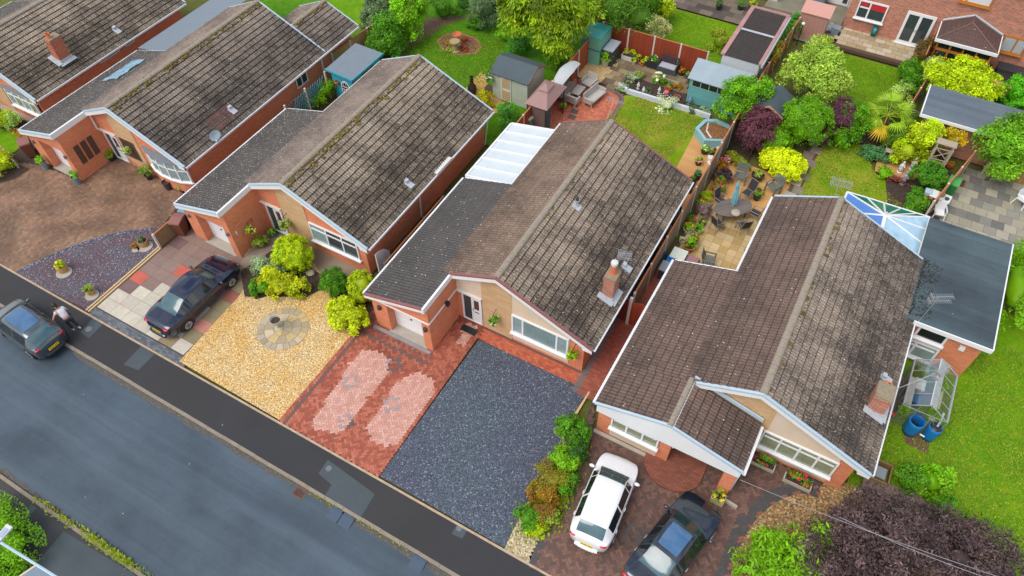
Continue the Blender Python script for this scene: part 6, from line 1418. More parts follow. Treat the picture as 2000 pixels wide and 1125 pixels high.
plant('shrub', 'dark green shrub at the lawn edge by the deck step', 'shrub', (*P(1775,940,.4),0), [(0,0,.4,.6,.5,.5)], 1100, .12, L_MID, seed=70); plant('shrub', 'lime green shrub on the lawn edge above the purple tree', 'shrub', (*P(1815,945,.5),0), [(0,0,.5,.55,.5,.6),(.3,.3,.6,.35,.35,.5)], 1200, .14, L_BRIGHT, seed=71); plant('shrub', 'small round green shrub beside the purple tree on the lawn side', 'shrub', (*P(1842,985,.3),0), [(0,0,.3,.35,.35,.35)], 600, .1, L_MID, seed=72)
plant('hedge', 'green hedge along the right edge beside the flat roof', 'hedge', (*P(1985,560,.9),0), [(0,0,.9,.8,2.2,.9),(.9,.4,.9,.8,2.0,.9)], 5000, .14, L_BRIGHT, seed=73)
# ---- lower left hedge
plant('hedge', 'bright lime hedge in the lower left corner behind the street lamp', 'hedge', (*P(20,1065,.5),0), [(0,0,.55,1.1,.8,.7),(-1.0,.2,.6,1.2,.8,.7),(.4,-.9,.5,.8,.8,.6),(-.6,-1.2,.5,1.2,.8,.6)], 6000, .1, L_BRIGHT, seed=80, clump=40, csd=.14)
# ---- left front of A
plant('shrub', 'yellow gold shrub at the far left edge', 'shrub', (*P(5,238,.4),0), [(0,0,.4,.7,.6,.5)], 1400, .12, L_YG, seed=81); plant('shrub', 'pale green shrub beside the garage corner at the far left', 'shrub', (*P(28,240,.4),0), [(0,0,.4,.5,.45,.45)], 1000, .1, L_PALE, seed=82); plant('shrub', 'yellow flowered shrub at the left edge of the brown drive', 'shrub', (*P(0,322,.4),0), [(0,0,.4,.8,.7,.5)], 1600, .1, L_YG, seed=83); plant('ground_cover', 'rusty low ground cover under the eaves at the far left', 'shrub', (*P(42,262,.15),0), [(0,0,.15,.6,.3,.2)], 500, .08, L_ORANGE, seed=84)
# ---- B back garden
hb = [((760,70),1.8,'tall mid green shrub beside the tan lap fence',L_MID),((800,30),2.3,'taller leafy shrub at the top edge beside the lawn',L_BRIGHT),((745,25),1.6,'grey green shrub behind the tan lap fence',L_GREY)]
for i, (q, h, lb, mt) in enumerate(hb): plant('tall_shrub', lb, 'shrub', (*P(*q,h*.6),0), [(0,0,h*.55,.95,1.2,h*.62),(.35,-.9,h*.5,.85,.9,h*.5)], 6500, .15, mt, trunk=.06, seed=90+i, clump=44, csd=.13, tone=.4)
plant('shrub', 'blue green rounded shrub behind the ridge of the mossy bungalow', 'shrub', (*P(772,103,.4),0), [(0,0,.4,.5,.45,.45)], 1100, .11, LG('leaf_blue_green', (84,150,100), (120,170,130)), seed=95); plant('shrub', 'low round dark shrub at the top of the round lawn', 'shrub', (*P(866,22,.5),0), [(0,0,.5,.9,.75,.6)], 2600, .1, L_MID, seed=96); plant('tall_shrub', 'dark grey green dense shrub at the top of the lawn', 'shrub', (*P(950,22,1.1),0), [(0,0,1.1,1.0,1.0,1.2),(.6,.6,1.0,.9,.9,1.1)], 6000, .11, L_GREY, trunk=.07, seed=97, clump=44, csd=.13)
plant('shrub', 'yellow flowering shrub behind the roof verge below the pale green shed', 'shrub', (*P(945,195,.3),0), [(0,0,.35,.6,.45,.4)], 1100, .09, LG('leaf_gold_mix', (140,170,20), (240,214,20)), seed=98); plant('shrub', 'leafy green shrub between the mossy roof and the orange fence', 'shrub', (*P(987,228,.6),0), [(0,0,.6,.55,.6,.7)], 1900, .1, LG('leaf_fresh_green', (90,160,60), (110,176,70)), seed=99)
plant('climber', 'green potted climber on the turquoise trellis', 'shrub', (*P(640,180,.7),0), [(0,0,.6,.4,.6,.6),(-.3,-.9,.5,.3,.4,.4)], 1100, .13, L_BRIGHT, seed=100, cores=.4)
for i, (px, py, zz) in enumerate([(905,10,.5),(985,70,.4),(930,50,.3)]): plant('shrub', ['dark shrub at the top edge behind the round dark shrub','small fern like plant at the lawn edge below the grey green shrub','low plant at the earth edge of the lawn'][i], 'shrub', (*P(px,py,zz),0), [(0,0,zz,.6,.5,zz)], 900, .11, [L_DARK,L_BRIGHT,L_MID][i], seed=103+i)
# golden conifer: sprays hanging from tiers
cb = [(-.9,-.7,3.4,1.3,1.2,1.0),(.2,-.9,3.1,1.3,1.1,1.0),(1.1,-.3,3.3,1.2,1.2,1.0),(-.2,.3,4.5,1.6,1.5,1.2),(-1.0,-1.2,2.2,1.0,.9,.8),(.8,-1.3,2.2,1.2,.9,.8),(1.7,-.9,2.4,.9,.9,.8),(-1.6,-.2,2.6,1.0,1.0,.8),(.3,.6,5.6,1.3,1.2,1.0),(2.2,.2,3.0,.8,.8,.6),(-2.0,.4,3.2,.8,.8,.7),(1.4,-1.6,1.7,.8,.7,.6)]
plant('golden_conifer', 'tall golden yellow conifer with drooping sprays behind the pale green shed', 'tree', (*P(1068,62,1.6),0), cb, 13000, .3, LG('leaf_conifer_gold', (84,136,18), (186,204,24)), trunk=.18, seed=110, asp=.3, droop=.7, up=.5, clump=26, csd=.2, tone=.6, cores=.3)
plant('shrub', 'bright green shrub under the golden conifer by the shed', 'shrub', (*P(1015,95,.6),0), [(0,0,.6,.7,.6,.7)], 1700, .12, LG('leaf_fresh_green', (90,160,60), (110,176,70)), seed=111); plant('shrub', 'dark leafy shrub squeezed between shed and orange fence', 'shrub', (*P(1082,118,.5),0), [(0,0,.5,.6,.7,.6)], 1300, .11, L_MID, seed=112)
plant('tree', 'dark green spreading tree behind the teal covered greenhouse', 'tree', (*P(1195,40,1.6),0), [(0,0,1.9,1.4,1.2,1.0),(1.4,.2,1.9,1.2,1.0,.9),(-1.0,.8,2.4,1.2,1.1,1.0),(.6,1.3,2.6,1.4,1.2,1.0)], 7500, .16, LG('leaf_yew', (76,126,30), (110,150,40)), trunk=.12, seed=113, droop=.4, asp=.35, clump=34)
plant('flowering_shrub', 'white and pink flowering shrub hanging over the orange fence', 'shrub', (*P(1268,58,1.3),0), [(0,0,1.3,.8,.6,.6),(.6,.1,1.2,.6,.5,.5)], 2600, .12, LG('leaf_blossom', (170,180,110), (232,214,196)), seed=114); plant('shrub', 'lime leaved shrub beside the lawn behind the orange fence', 'shrub', (*P(1300,22,.8),0), [(0,0,.8,.5,.5,.6)], 900, .16, L_YG, seed=115); plant('shrub', 'yellow spotted laurel beside the corrugated garage', 'shrub', (*P(1408,85,.5),0), [(0,0,.55,.7,.6,.65)], 1700, .11, LG('leaf_spotted', (90,140,30), (200,200,60)), seed=116)
plant('shrub', 'small leafy corner shrub at the top left of the lawn beyond', 'shrub', (*P(1270,15,.7),0), [(0,0,.7,.7,.6,.8)], 1500, .12, L_MID, seed=117)
# ---- C and D rear
plant('ornamental_tree', 'bright green small leaved tree beside the aqua shed', 'tree', (*P(1422,262,0),0), [(-.1,.9,1.9,.85,.8,.65),(.55,1.3,1.9,.7,.7,.6),(-.3,.1,1.4,.7,.6,.5),(.35,.2,1.3,.6,.55,.5),(.1,.6,2.2,.6,.6,.5)], 6000, .12, LG('leaf_apple', (96,160,16), (140,196,30)), trunk=.06, seed=120, clump=30, csd=.16, tone=.4, cores=.45)
plant('maple', 'dark red purple maple between aqua shed tree and clipped green tree', 'tree', (*P(1466,300,0),0), [(0,.1,1.0,.85,.75,.85),(-.1,.7,1.3,.75,.7,.7)], 4600, .2, L_PURP, trunk=.06, seed=121, asp=.2, droop=.8, clump=50, csd=.12)
plant('clipped_tree', 'large rounded clipped bright green tree beside the red shed', 'tree', (*P(1555,285,0),0), [(0,.1,1.5,1.25,1.15,1.15)], 8000, .1, LG('leaf_clipped', (104,170,14), (140,190,24)), trunk=.1, scale=1.12, seed=122, clump=160, csd=.07, shell=(.92,1.02), cores=.8, tone=.22); plant('clipped_bush', 'lower rounded green bush joined to the large clipped tree', 'bush', (*P(1510,285,.6),0), [(0,0,.7,.75,.7,.7)], 3200, .1, LG('leaf_clipped', (104,170,14), (140,190,24)), seed=123, clump=70, csd=.08, shell=(.9,1.02), cores=.82)
plant('golden_bush', 'vivid yellow rounded bush at the end of the stone path', 'bush', (*P(1527,322,.5),0), [(0,0,.55,1.0,.75,.55),(.35,-.2,.45,.7,.6,.5)], 5200, .13, LG('leaf_vivid_yellow', (226,234,6), (240,246,30)), seed=124, asp=.7, clump=80, csd=.1, shell=(.85,1.02), tone=.12)
plant('maple', 'deep purple shrub below the pale flowering tree', 'shrub', (*P(1630,238,1.4),0), [(0,0,1.25,.75,.75,.9),(.1,.7,1.4,.65,.6,.6),(-.3,-.4,.8,.6,.6,.7)], 3400, .14, leafm('leaf_deep_purple', S(84,44,64,1.), S(112,62,82,1.), trans=.2), seed=125, asp=.3)
plant('flowering_tree', 'tall tree with pale cream blossom beside the lawn of the brick house', 'tree', (-2.5,40.3,0), [(0,0,2.4,1.3,1.2,1.1),(-.9,.3,2.0,1.0,.9,.8),(1.0,-.4,2.0,1.0,.9,.8),(-.5,1.6,2.6,.8,.8,.7),(.3,-1.0,1.8,1.1,.8,.8),(1.7,-.1,1.8,.6,.6,.5),(.2,.3,3.0,.8,.8,.6),(-1.2,-.6,1.7,.8,.7,.6)], 11000, .15, LG('leaf_cream_blossom', (140,190,40), (214,226,120)), trunk=.12, seed=126, clump=34, csd=.17, tone=.35, cores=.3, scale=1.02)
plant('laurel', 'glossy green laurel beside the palm', 'shrub', (*P(1658,250,.9),0), [(0,0,1.0,.85,.8,1.0),(-.2,-.7,.7,.7,.6,.7)], 5200, .12, LG('leaf_laurel', (100,164,16), (128,184,30)), seed=127, clump=60, csd=.1)
plant('clipped_bush', 'dark rounded conifer bush behind the patio circle', 'bush', (*P(1748,275,.7),0), [(0,0,.75,.62,.6,.75)], 2600, .1, LG('leaf_dull_green', (96,124,36), (112,150,40)), seed=128, clump=60, csd=.08, shell=(.9,1.02), cores=.82); plant('hedge', 'dull green clipped hedge behind the palm', 'hedge', (*P(1772,250,.6),0), [(0,0,.6,1.0,.6,.6)], 3000, .1, LG('leaf_dull_green', (96,124,36), (112,150,40)), seed=129)
plant('shrub', 'leafy green ground shrub at the edge of the rear lawn', 'shrub', (*P(1700,300,.3),0), [(0,0,.3,.6,.4,.3),(.6,.2,.25,.5,.4,.3)], 1500, .12, LG('leaf_blue_green', (84,150,100), (120,170,130)), seed=130); plant('round_bush', 'large rounded mid green bush next to the statues', 'bush', (*P(1808,352,.6),0), [(0,0,.65,.75,.7,.7)], 3600, .12, LG('leaf_round', (76,150,40), (110,170,40)), seed=131, clump=70, csd=.09, asp=.35)
plant('shrub', 'yellow green shrub left of the lattice arch', 'shrub', (4.1,38.1,0), [(0,0,1.1,.8,.6,1.0),(-.4,-.6,.7,.6,.6,.7)], 4200, .13, L_YG, seed=132, tone=.45); plant('tree', 'wide leafy green tree behind the lattice arch', 'tree', (*P(1925,352),0), [(-.3,.3,2.0,1.1,1.0,.8),(.7,.5,2.1,1.0,.9,.8),(.1,-.4,1.5,1.1,.8,.8),(1.5,.9,2.3,.9,.8,.5),(.1,1.4,2.4,.9,.8,.5)], 8000, .15, LG('leaf_fig', (104,166,24), (140,190,40)), trunk=.08, seed=133, clump=30, csd=.18, tone=.4, cores=.4, scale=1.1)
plant('shrub', 'orange yellow flowering shrub behind the lattice arch', 'shrub', (5.5,38.35,0), [(0,0,1.5,.5,.4,.5)], 800, .12, LG('leaf_orange_yellow', (200,190,20), (240,190,20)), seed=134)
plant('shrub', 'yellow leaved low shrub beside the white statue', 'shrub', (*P(1808,318,.3),0), [(0,0,.3,.5,.4,.35)], 900, .1, L_YG, seed=135); plant('shrub', 'small green plant on the patio circle edge', 'shrub', (*P(1725,338,.25),0), [(0,0,.25,.4,.3,.25)], 600, .1, L_BRIGHT, seed=136); plant('shrub', 'reddish low plants along the front of the patio circle', 'shrub', (*P(1752,352,.15),0), [(0,0,.15,.5,.2,.18)], 500, .08, LG('leaf_red_low', (150,70,80), (190,110,110)), seed=137); plant('shrub', 'green shrub along the orange fence beside the conservatory', 'shrub', (*P(1790,395,.4),0), [(0,0,.4,.5,.7,.4),(-.1,-.8,.35,.4,.5,.35)], 1500, .11, L_MID, seed=138)
plant('golden_tree', 'broad golden yellow tree hiding the tiled conservatory', 'tree', (4.9,43.6,0), [(-.6,.2,1.9,1.2,1.0,.8),(.7,0,1.9,1.2,1.0,.8),(-1.2,.8,1.9,.9,.8,.7),(1.5,.5,1.8,.9,.9,.7),(.2,.9,2.3,1.2,.9,.6),(-.2,-.7,1.5,1.1,.6,.6),(1.2,-.6,1.5,.9,.6,.6)], 9000, .15, LG('leaf_golden_tree', (168,200,8), (214,222,24)), trunk=.1, seed=140, clump=34, csd=.16, tone=.35, cores=.4, scale=1.0)
plant('clipped_bush', 'round bright green bush at the right edge beyond the flat roof', 'bush', (*P(1992,190,.8),0), [(0,0,.8,1.0,1.0,.9)], 3600, .12, LG('leaf_round_bright', (90,190,20), (120,200,40)), seed=141, clump=70, csd=.09); plant('shrub', 'dark evergreen low shrub on the lawn beyond the flat roof', 'shrub', (*P(1938,193,.2),0), [(0,0,.25,.8,.4,.3)], 900, .1, L_DARK, seed=142); plant('shrub', 'dark bush at the corner of the conservatory', 'shrub', (*P(1887,112,.6),0), [(0,0,.6,.8,.5,.6)], 1200, .12, L_DARK, seed=143)
for i, (q, mt, lb, h) in enumerate([((1755,190),L_PALE,'cream and pink variegated shrub beside the brick house lawn',.5),((1775,175),L_MID,'green rose bush with red blooms near the red lattice fence',.5),((1775,145),L_MID,'leafy green shrub beside the lawn edge of the brick house',.6),((1800,110),LG('leaf_dark_rose',(90,100,40),(150,90,60)),'dark rose bush climbing the brown fence',.9)]): plant('shrub', lb, 'shrub', (*P(*q,h),0), [(0,0,h,.55,.6,h),(.1,.7,h*.9,.5,.5,h*.8)], 1300, .12, mt, seed=145+i)
plant('shrub', 'low green shrubs behind the thin red fence', 'shrub', (*P(1530,75,.5),0), [(0,0,.5,.5,1.2,.6),(.2,1.4,.5,.5,.7,.6)], 1700, .12, LG('leaf_fresh_green', (90,160,60), (110,176,70)), seed=150); plant('climber', 'yellow flowered climber on the fence beside the corrugated garage', 'shrub', (*P(1513,108,.8),0), [(0,0,.8,.3,.9,.5)], 700, .12, LG('leaf_gold_mix', (140,170,20), (240,214,20)), seed=151)
# palm
pb = P(1712,272,0); T = thing('palm', 'fan palm with yellowing lower leaves beside the rear lawn', 'palm', (*pb,0)); m = M(); m.tube((*pb,0),(*pb,1.7),.12,10,.09); part(T, 'trunk', m, BARKM); g_ = np.random.default_rng(5)
for k in range(22):
    az_ = 2*pi*k/22*2.4+g_.uniform(-.3,.3); el = g_.uniform(-.5,1.1); d = Vector((cos(az_)*cos(el), sin(az_)*cos(el), sin(el))); st_ = Vector((*pb,1.7)); hub = st_+d*g_.uniform(.55,.85); m = M(); m.tube(st_, hub, .014, 4); s_ = d.cross(Vector((0,0,1))).normalized(); u_ = s_.cross(d)
    for j in range(15):
        a = -1.35+2.7*j/14; q = (d*cos(a)+s_*sin(a)).normalized(); tip = hub+q*(.85+.1*cos(3*a))-Vector((0,0,.18)); w = q.cross(u_).normalized()*.05; mid = hub+q*.3+u_*.02
        m.cc = (g_.uniform(.75,1.2), g_.random(), 0); m.add([tuple(hub), tuple(mid+w), tuple(tip), tuple(mid-w)], [(0,1,2,3)])
    part(T, 'frond', m, LG('palm_old', (226,190,30), (210,170,40)) if el < -.25 else LG('palm_leaf', (150,186,40), (176,204,60)))
# ---------------------------------------------------------------- pots, ornaments, furniture
def leafpart(T, name, blobs, n, size, mat, seed, **kw):
    o = ORG[T.name]; v, C, H = leaves([(b[0]+o[0], b[1]+o[1], b[2]+o[2], *b[3:]) for b in blobs], n, size, seed=seed, **kw); q = link(name, leafmesh(name, v, C, H, mat, o)); q.parent = T; return q
_ps = [300]
def pot(label, px, py, r, h, mat, leaf=None, pr=None, flower=None, name='plant_pot', shape=None, z=0, ls=.1, n=220, cat='plant pot', saucer=False, fz=1.0, soil=True):
    x, y = P(px, py, z+h*.5); at = (x, y, z); T = thing(name, label, cat, at); _ps[0] += 1
    m = M(); m.smooth = False
    prof = {'bowl': [(0,0),(r*.5,0),(r*.8,h*.35),(r,h),(r*.9,h),(r*.8,h*.8)], 'urn': [(0,0),(r*.7,0),(r*.7,h*.08),(r*.3,h*.14),(r*.3,h*.5),(r*.8,h*.75),(r,h),(r*.88,h),(r*.7,h*.85)], 'barrel': [(0,0),(r*.85,0),(r,h*.45),(r*.95,h),(r*.85,h),(r*.84,h*.85)]}.get(shape) or [(0,0),(r*.72,0),(r*.98,h*.86),(r*1.06,h*.87),(r*1.06,h),(r*.92,h),(r*.9,h*.85)]
    if shape == 'box': m.box(x-r,x+r,y-r*.7,y+r*.7,z,z+h); 
    elif shape == 'trough': m.box(x-r,x+r,y-r*.32,y+r*.32,z,z+h)
    else: m.lathe(prof, at, 16)
    part(T, 'pot', m, mat)
    if soil:
        m = M()
        if shape in ('box','trough'): k = .7 if shape == 'box' else .32; m.sheet([(x-r*.9,y-r*k*.85),(x+r*.9,y-r*k*.85),(x+r*.9,y+r*k*.85),(x-r*.9,y+r*k*.85)], z+h+.004)
        else: m.lathe([(0,h*.86),(r*.88,h*.86)], at, 14)
        part(T, 'soil', m, SOIL)
    pr = pr or r*1.2
    ry = pr*.45 if shape == 'trough' else pr
    if leaf: leafpart(T, 'plant', [(0,0,h+pr*.5,pr,ry,pr*.75)], n, ls, leaf, _ps[0], clump=12, csd=.2)
    if flower: leafpart(T, 'flowers', [(0,0,h+pr*.55*fz,pr*.95,ry*.95,pr*.75)], max(40, n//3), ls*.8, flower, _ps[0]+500, asp=.9, up=1.2, shell=(.85,1.05), clump=9, csd=.12)
    if saucer: m = M(); m.lathe([(0,0),(r*1.5,0),(r*1.5,.03),(0,.03)], (x+.12,y-.08,z), 16); part(T, 'slab', m, CONC)
    return T
SLP = simple('slate_grey_pot', S(128,140,152), .6); BLP = simple('black_pot', S(48,46,50), .6); WHP = simple('white_pot', S(226,224,216), .5); BLUEP = simple('blue_pot', S(70,96,140), .35); WOODP = simple('barrel_wood', S(190,142,86), .75, var=.3, scale=12); TANP = simple('tan_pot', S(206,160,96), .75, var=.2)
L_B = L_BRIGHT
# A front
pot('tall grey tapered planter with green plant by the left garage pillar', 86,322,.2,.55,SLP,L_B,.28); pot('tall grey tapered planter with green plant by the right garage pillar', 149,352,.2,.5,SLP,L_B,.28); pot('round black pot with bright green plant in the corner of the brown drive', 218,308,.24,.3,BLP,L_B,.28)
pot('black pot with spreading green fern under the bow window', 291,345,.2,.35,BLP,L_MID,.42,n=300); pot('empty dark woven pot under the bow window', 327,362,.22,.55,simple('dark_woven_pot', S(78,66,66), .7)); pot('small green shrub in a low pot beside the speckled garage roof', 358,372,.18,.2,BLP,L_B,.28)
pot('tan barrel pot with yellow flowers on a round base in the plum slate', 121,524,.26,.4,TANP,L_YG,.22,L_YF,shape='barrel',saucer=True); pot('tan pot with spiky pale green plant near the road on the plum slate', 177,570,.22,.26,TANP,L_OLIVE,.26,saucer=True); pot('small orange pot on the plum slate', 263,482,.13,.2,TERRA,L_ORANGE,.12,saucer=True); pot('half wooden barrel planted with grey stems on the plum slate', 280,474,.26,.34,WOODP,L_GREY,.16,shape='barrel',saucer=True)
# B front
pot('round blue grey pot with green plant at the recessed door', 532,458,.2,.26,SLP,L_B,.2)
def basket(label, x, y, z, leaf, fl, side='y', r=.2):
    "hanging basket on a wall bracket"
    T = thing('hanging_basket', label, 'hanging basket', (x, y, z)); m = M()
    m.lathe([(0,-r*.8),(r*.6,-r*.6),(r,0),(r*.95,0)], (x,y,z), 12); part(T, 'basket', m, simple('coir_basket', S(150,120,70), .9)); _ps[0] += 1
    leafpart(T, 'plant', [(0,0,.02,r*1.25,r*1.25,r*1.1)], 240, .09, leaf, _ps[0], clump=12); leafpart(T, 'flowers', [(0,0,.06,r*1.2,r*1.2,r*1.0)], 70, .08, fl, _ps[0]+99, asp=.9, clump=9, csd=.1, shell=(.9,1.08))
    m = M(); w = (x, y+r+.12, z+.55) if side == 'y' else (x-r-.12, y, z+.55); m.tube((x,y,z+.5), w, .015, 5); m.tube(w, (w[0],w[1],w[2]-.3), .015, 5)
    for a in range(3): m.tube((x+r*.9*cos(a*2.1),y+r*.9*sin(a*2.1),z), (x,y,z+.5), .006, 4)
    part(T, 'bracket', m, BLACK); return T
basket('hanging basket with yellow and white flowers on the garage side wall of the mossy bungalow', XB-2.03, 15.05, 1.35, L_YG, LG('petal_cream',(240,236,170),(250,250,230))); basket('hanging basket with white flowers beside the entrance of the mossy bungalow', XB-.6, 16.1, 1.5, L_B, L_WHITE, r=.26); basket('hanging basket with mixed flowers on the buff stone of the centre house', XC-.2, 16.15, 1.35, L_MID, L_WHITE); basket('green hanging basket on the brick pier right of the long window', XC+3.75, 16.15, 1.4, L_B, L_YF); basket('hanging basket with pale foliage on the dark panel of the brown drive house', XA-.1, 16.1, 1.55, L_PALE, L_WHITE); basket('hanging basket at the corner of the pale green shed', -19.62, 31.35, 1.55, L_GREY, L_WHITE)
T = pot('stone urn with a bird bath bowl standing on the paving circle', 541,632,.3,.7,STONE,None,None,shape='urn',name='stone_urn',cat='urn',soil=True)
m = M(); x, y = XC-1.45, 16.0; m.box(x-.4,x+.4,y-.25,y+.1,.012,.03); solo('doormat', 'dark rectangular doormat on the red path at the white door', 'doormat', m, BLACK, (x,y,0))
m = M()
m.prismx([(16.62,0),(17.65,0),(17.6,.9),(17.3,1.3),(16.95,1.5),(16.62,1.55)], -17.3, -17.24); solo('white_panel', 'white curved panel in the gap beside the corner of the mossy bungalow', 'panel', m, WHITE, (-17.3,17.1,0))
# bins
def bin_(label, px, py, body, lid, rz=0, h=1.05, zref=.5, xy=None):
    x, y = xy or P(px, py, zref); T = thing('wheelie_bin', label, 'wheelie bin', (x,y,0), None, rz, False); m = M()
    m.add([(-.22,-.26,.06),(.22,-.26,.06),(.22,.24,.06),(-.22,.24,.06),(-.28,-.34,h-.06),(.28,-.34,h-.06),(.28,.34,h-.06),(-.28,.34,h-.06)], [(0,3,2,1),(4,5,6,7),(0,1,5,4),(1,2,6,5),(2,3,7,6),(3,0,4,7)]); part(T, 'bin_body', m, body)
    m = M(); m.prismx([(-.39,h-.06),(.36,h-.06),(.38,h+.03),(.1,h+.07),(-.37,h+.02)], -.3, .3); part(T, 'lid', m, lid); m = M(); m.tube((-.24,.4,h-.04),(.24,.4,h-.04),.022,6); part(T, 'handle', m, lid)
    for s in (-1,1): m = M(); m.tube((s*.2,.27,.1),(s*.27,.27,.1),.1,12); part(T, 'wheel', m, BLACK)
    return T
BRB = simple('brown_bin', S(120,74,52), .5); BRL = simple('pinkish_brown_lid', S(152,100,92), .5); BKB = simple('black_bin', S(44,46,50), .5); GNB = simple('green_bin', S(58,140,66), .5); GNL = simple('green_lid', S(84,170,88), .45); SGB = simple('sage_bin', S(110,160,120), .5); SGL = simple('pale_sage_lid', S(196,214,196), .5); BUL = simple('pale_blue_lid', S(120,160,186), .5)
bin_('brown wheelie bin beside the left garage pillar of the dark tiled house', 55,290,BRB,BRL,R(60)); bin_('brown wheelie bin with pinkish lid in front of the boarded fence', 352,442,BRB,BRL,R(20)); bin_('black wheelie bin with blue lid behind the brown bin', 371,420,BKB,BUL,R(10)); bin_('sage green wheelie bin with pale lid below the mauve gazebo', 1035,240,SGB,SGL,R(-15)); bin_('bright green wheelie bin on the grey slabs', 1856,368,GNB,GNL,R(-8))
# C terrace and beds
pot('tall stone pot with green plant beside the dark storage box', 1182,122,.26,.5,STONE,L_B,.4,n=320); pot('white trough with lime plants against the orange fence', 1229,113,.5,.32,WHP,L_YG,.4,shape='trough'); pot('pot with bright yellow flower by the orange fence', 1238,122,.16,.25,STONE,L_B,.16,L_YF); pot('pot with orange flowers at the foot of a fence post', 1246,116,.18,.25,TERRA,L_B,.18,L_ORF); pot('blue pot with yellow flowers by the orange fence', 1260,122,.17,.28,BLUEP,L_B,.2,L_YF); pot('terracotta pots group with orange blooms near the slatted bench', 1254,126,.15,.2,TERRA,L_MID,.14,L_ORF); pot('dark square planter left of the slatted bench', 1276,124,.35,.5,BKB,L_MID,.25,L_WHITE,shape='box'); pot('dark pot with brown grass right of the slatted bench', 1331,143,.2,.25,BLP,L_ORANGE,.22); pot('cobalt blue pot beside the corner of the aqua shed', 1343,148,.16,.25,BLUEP,L_B,.12)
for i, (px, py, r, mt, lb) in enumerate([(1236,152,.5,L_SILV,'silver white shrub at the left end of the white garden wall'),(1303,204,.8,L_WHITE,'large white silver mound spilling over the white garden wall'),(1216,172,.4,L_SILV,'silver trailing plant at the corner of the red patio'),(1290,158,.45,L_MID,'leafy green clump with white blooms in the soil bed'),(1308,166,.3,L_GREY,'grey green clump beside the terracotta bowl'),(1262,178,.3,L_GREY,'small grey green plant behind the white wall'),(1322,168,.32,L_ORANGE,'orange brown grass clump in the soil bed'),(1352,212,.4,L_GREY,'grey green plants at the foot of the aqua shed'),(1250,148,.35,L_OLIVE,'olive grassy plant at the back of the soil bed'),(1375,218,.4,L_SILV,'pale shrub at the right end of the white wall')]):
    plant('bedding_plant', lb, 'plant', (*P(px,py,r*.4),0), [(0,0,r*.4,r,r*.9,r*.6)], 520, .1, mt, seed=400+i, cores=.4, scale=1)
T = thing('flower_clump', 'cluster of tall white flowers above the green clump', 'flowers', (*P(1290,150,.6),0)); leafpart(T, 'petals', [(0,0,.6,.4,.35,.3)], 60, .16, L_WHITE, 444, asp=.9, up=1.5, clump=9, csd=.06)
m = M(); 
for k in range(7): a = 2*pi*k/7; m.tube((*P(1290,150,.6),.1),(P(1290,150,.6)[0]+.3*cos(a),P(1290,150,.6)[1]+.25*sin(a),.6),.01,4)
part(T, 'stem', m, simple('green_stem', S(90,140,50)))
pot('terracotta bowl in the soil bed behind the white wall', 1305,174,.24,.16,TERRA,L_ORANGE,.16,shape='bowl'); pot('terracotta pot at the right of the white silver mound', 1322,192,.2,.26,TERRA,None)
def statue(label, px, py, h, mat, kind='figure', z=0):
    x, y = P(px, py, z+h*.5); T = thing('statue' if kind != 'gnome' else 'garden_ornament', label, 'statue', (x,y,z)); m = M(); m.smooth = True
    m.lathe([(0,0),(h*.2,0),(h*.2,h*.1),(h*.13,h*.14),(0,h*.14)], (x,y,z), 12); part(T, 'plinth', m, mat)
    m = M(); m.smooth = True; m.lathe([(0,h*.14),(h*.15,h*.15),(h*.16,h*.4),(h*.12,h*.6),(h*.15,h*.72),(h*.07,h*.8),(0,h*.82)], (x,y,z), 12); m.ell((x,y,z+h*.89),(h*.085,h*.09,h*.11),10,8); m.ell((x+h*.14,y-h*.06,z+h*.6),(h*.05,h*.12,h*.05),8,6); m.ell((x-h*.14,y-h*.06,z+h*.6),(h*.05,h*.12,h*.05),8,6); part(T, 'figure', m, mat); return T
WST = simple('white_stone', S(232,232,232), .7, var=.15); GST = simple('grey_stone', S(160,164,172), .8, var=.35, scale=14)
statue('small white figure at the left of the soil bed', 1247,167,.5,WST); statue('small white figure standing behind the white wall', 1257,176,.5,WST); statue('small white figure beside the pink toadstool', 1288,176,.5,WST); statue('pale blue grey seat shaped ornament by the aqua shed', 1348,196,.6,simple('blue_grey_ornament', S(130,160,180)))
x, y = P(1301,184,.2); T = thing('toadstool', 'pink topped toadstool ornament on the white wall', 'ornament', (x,y,.1)); m = M(); m.lathe([(.06,0),(.05,.25)], (x,y,.1), 10); part(T, 'stem', m, WST); m = M(); m.smooth = True; m.lathe([(0,.36),(.14,.33),(.2,.24),(0,.24)], (x,y,.1), 14); part(T, 'cap', m, simple('pink_cap', S(226,104,130)))
pot('pot of orange and yellow flowers at the gazebo post', 1099,212,.18,.26,TERRA,L_B,.2,L_ORF); pot('white urn beside the roof edge below the gazebo', 1067,253,.14,.3,WHP,L_WHITE,.12)
yg = M(); yagi(yg, (XC-.3,27.6,4.2), (XC-.2,28.2,5.4), R(0), .7, 10, 1); part(C, 'aerial', yg, ALU)
for (px, py) in ((1122,218),(1117,229)): a, b = P(px,py); sheet('paving_inset', rect(a-.22,a+.22,b-.2,b+.2), .03, simple('dark_slab', S(96,88,84), .8))
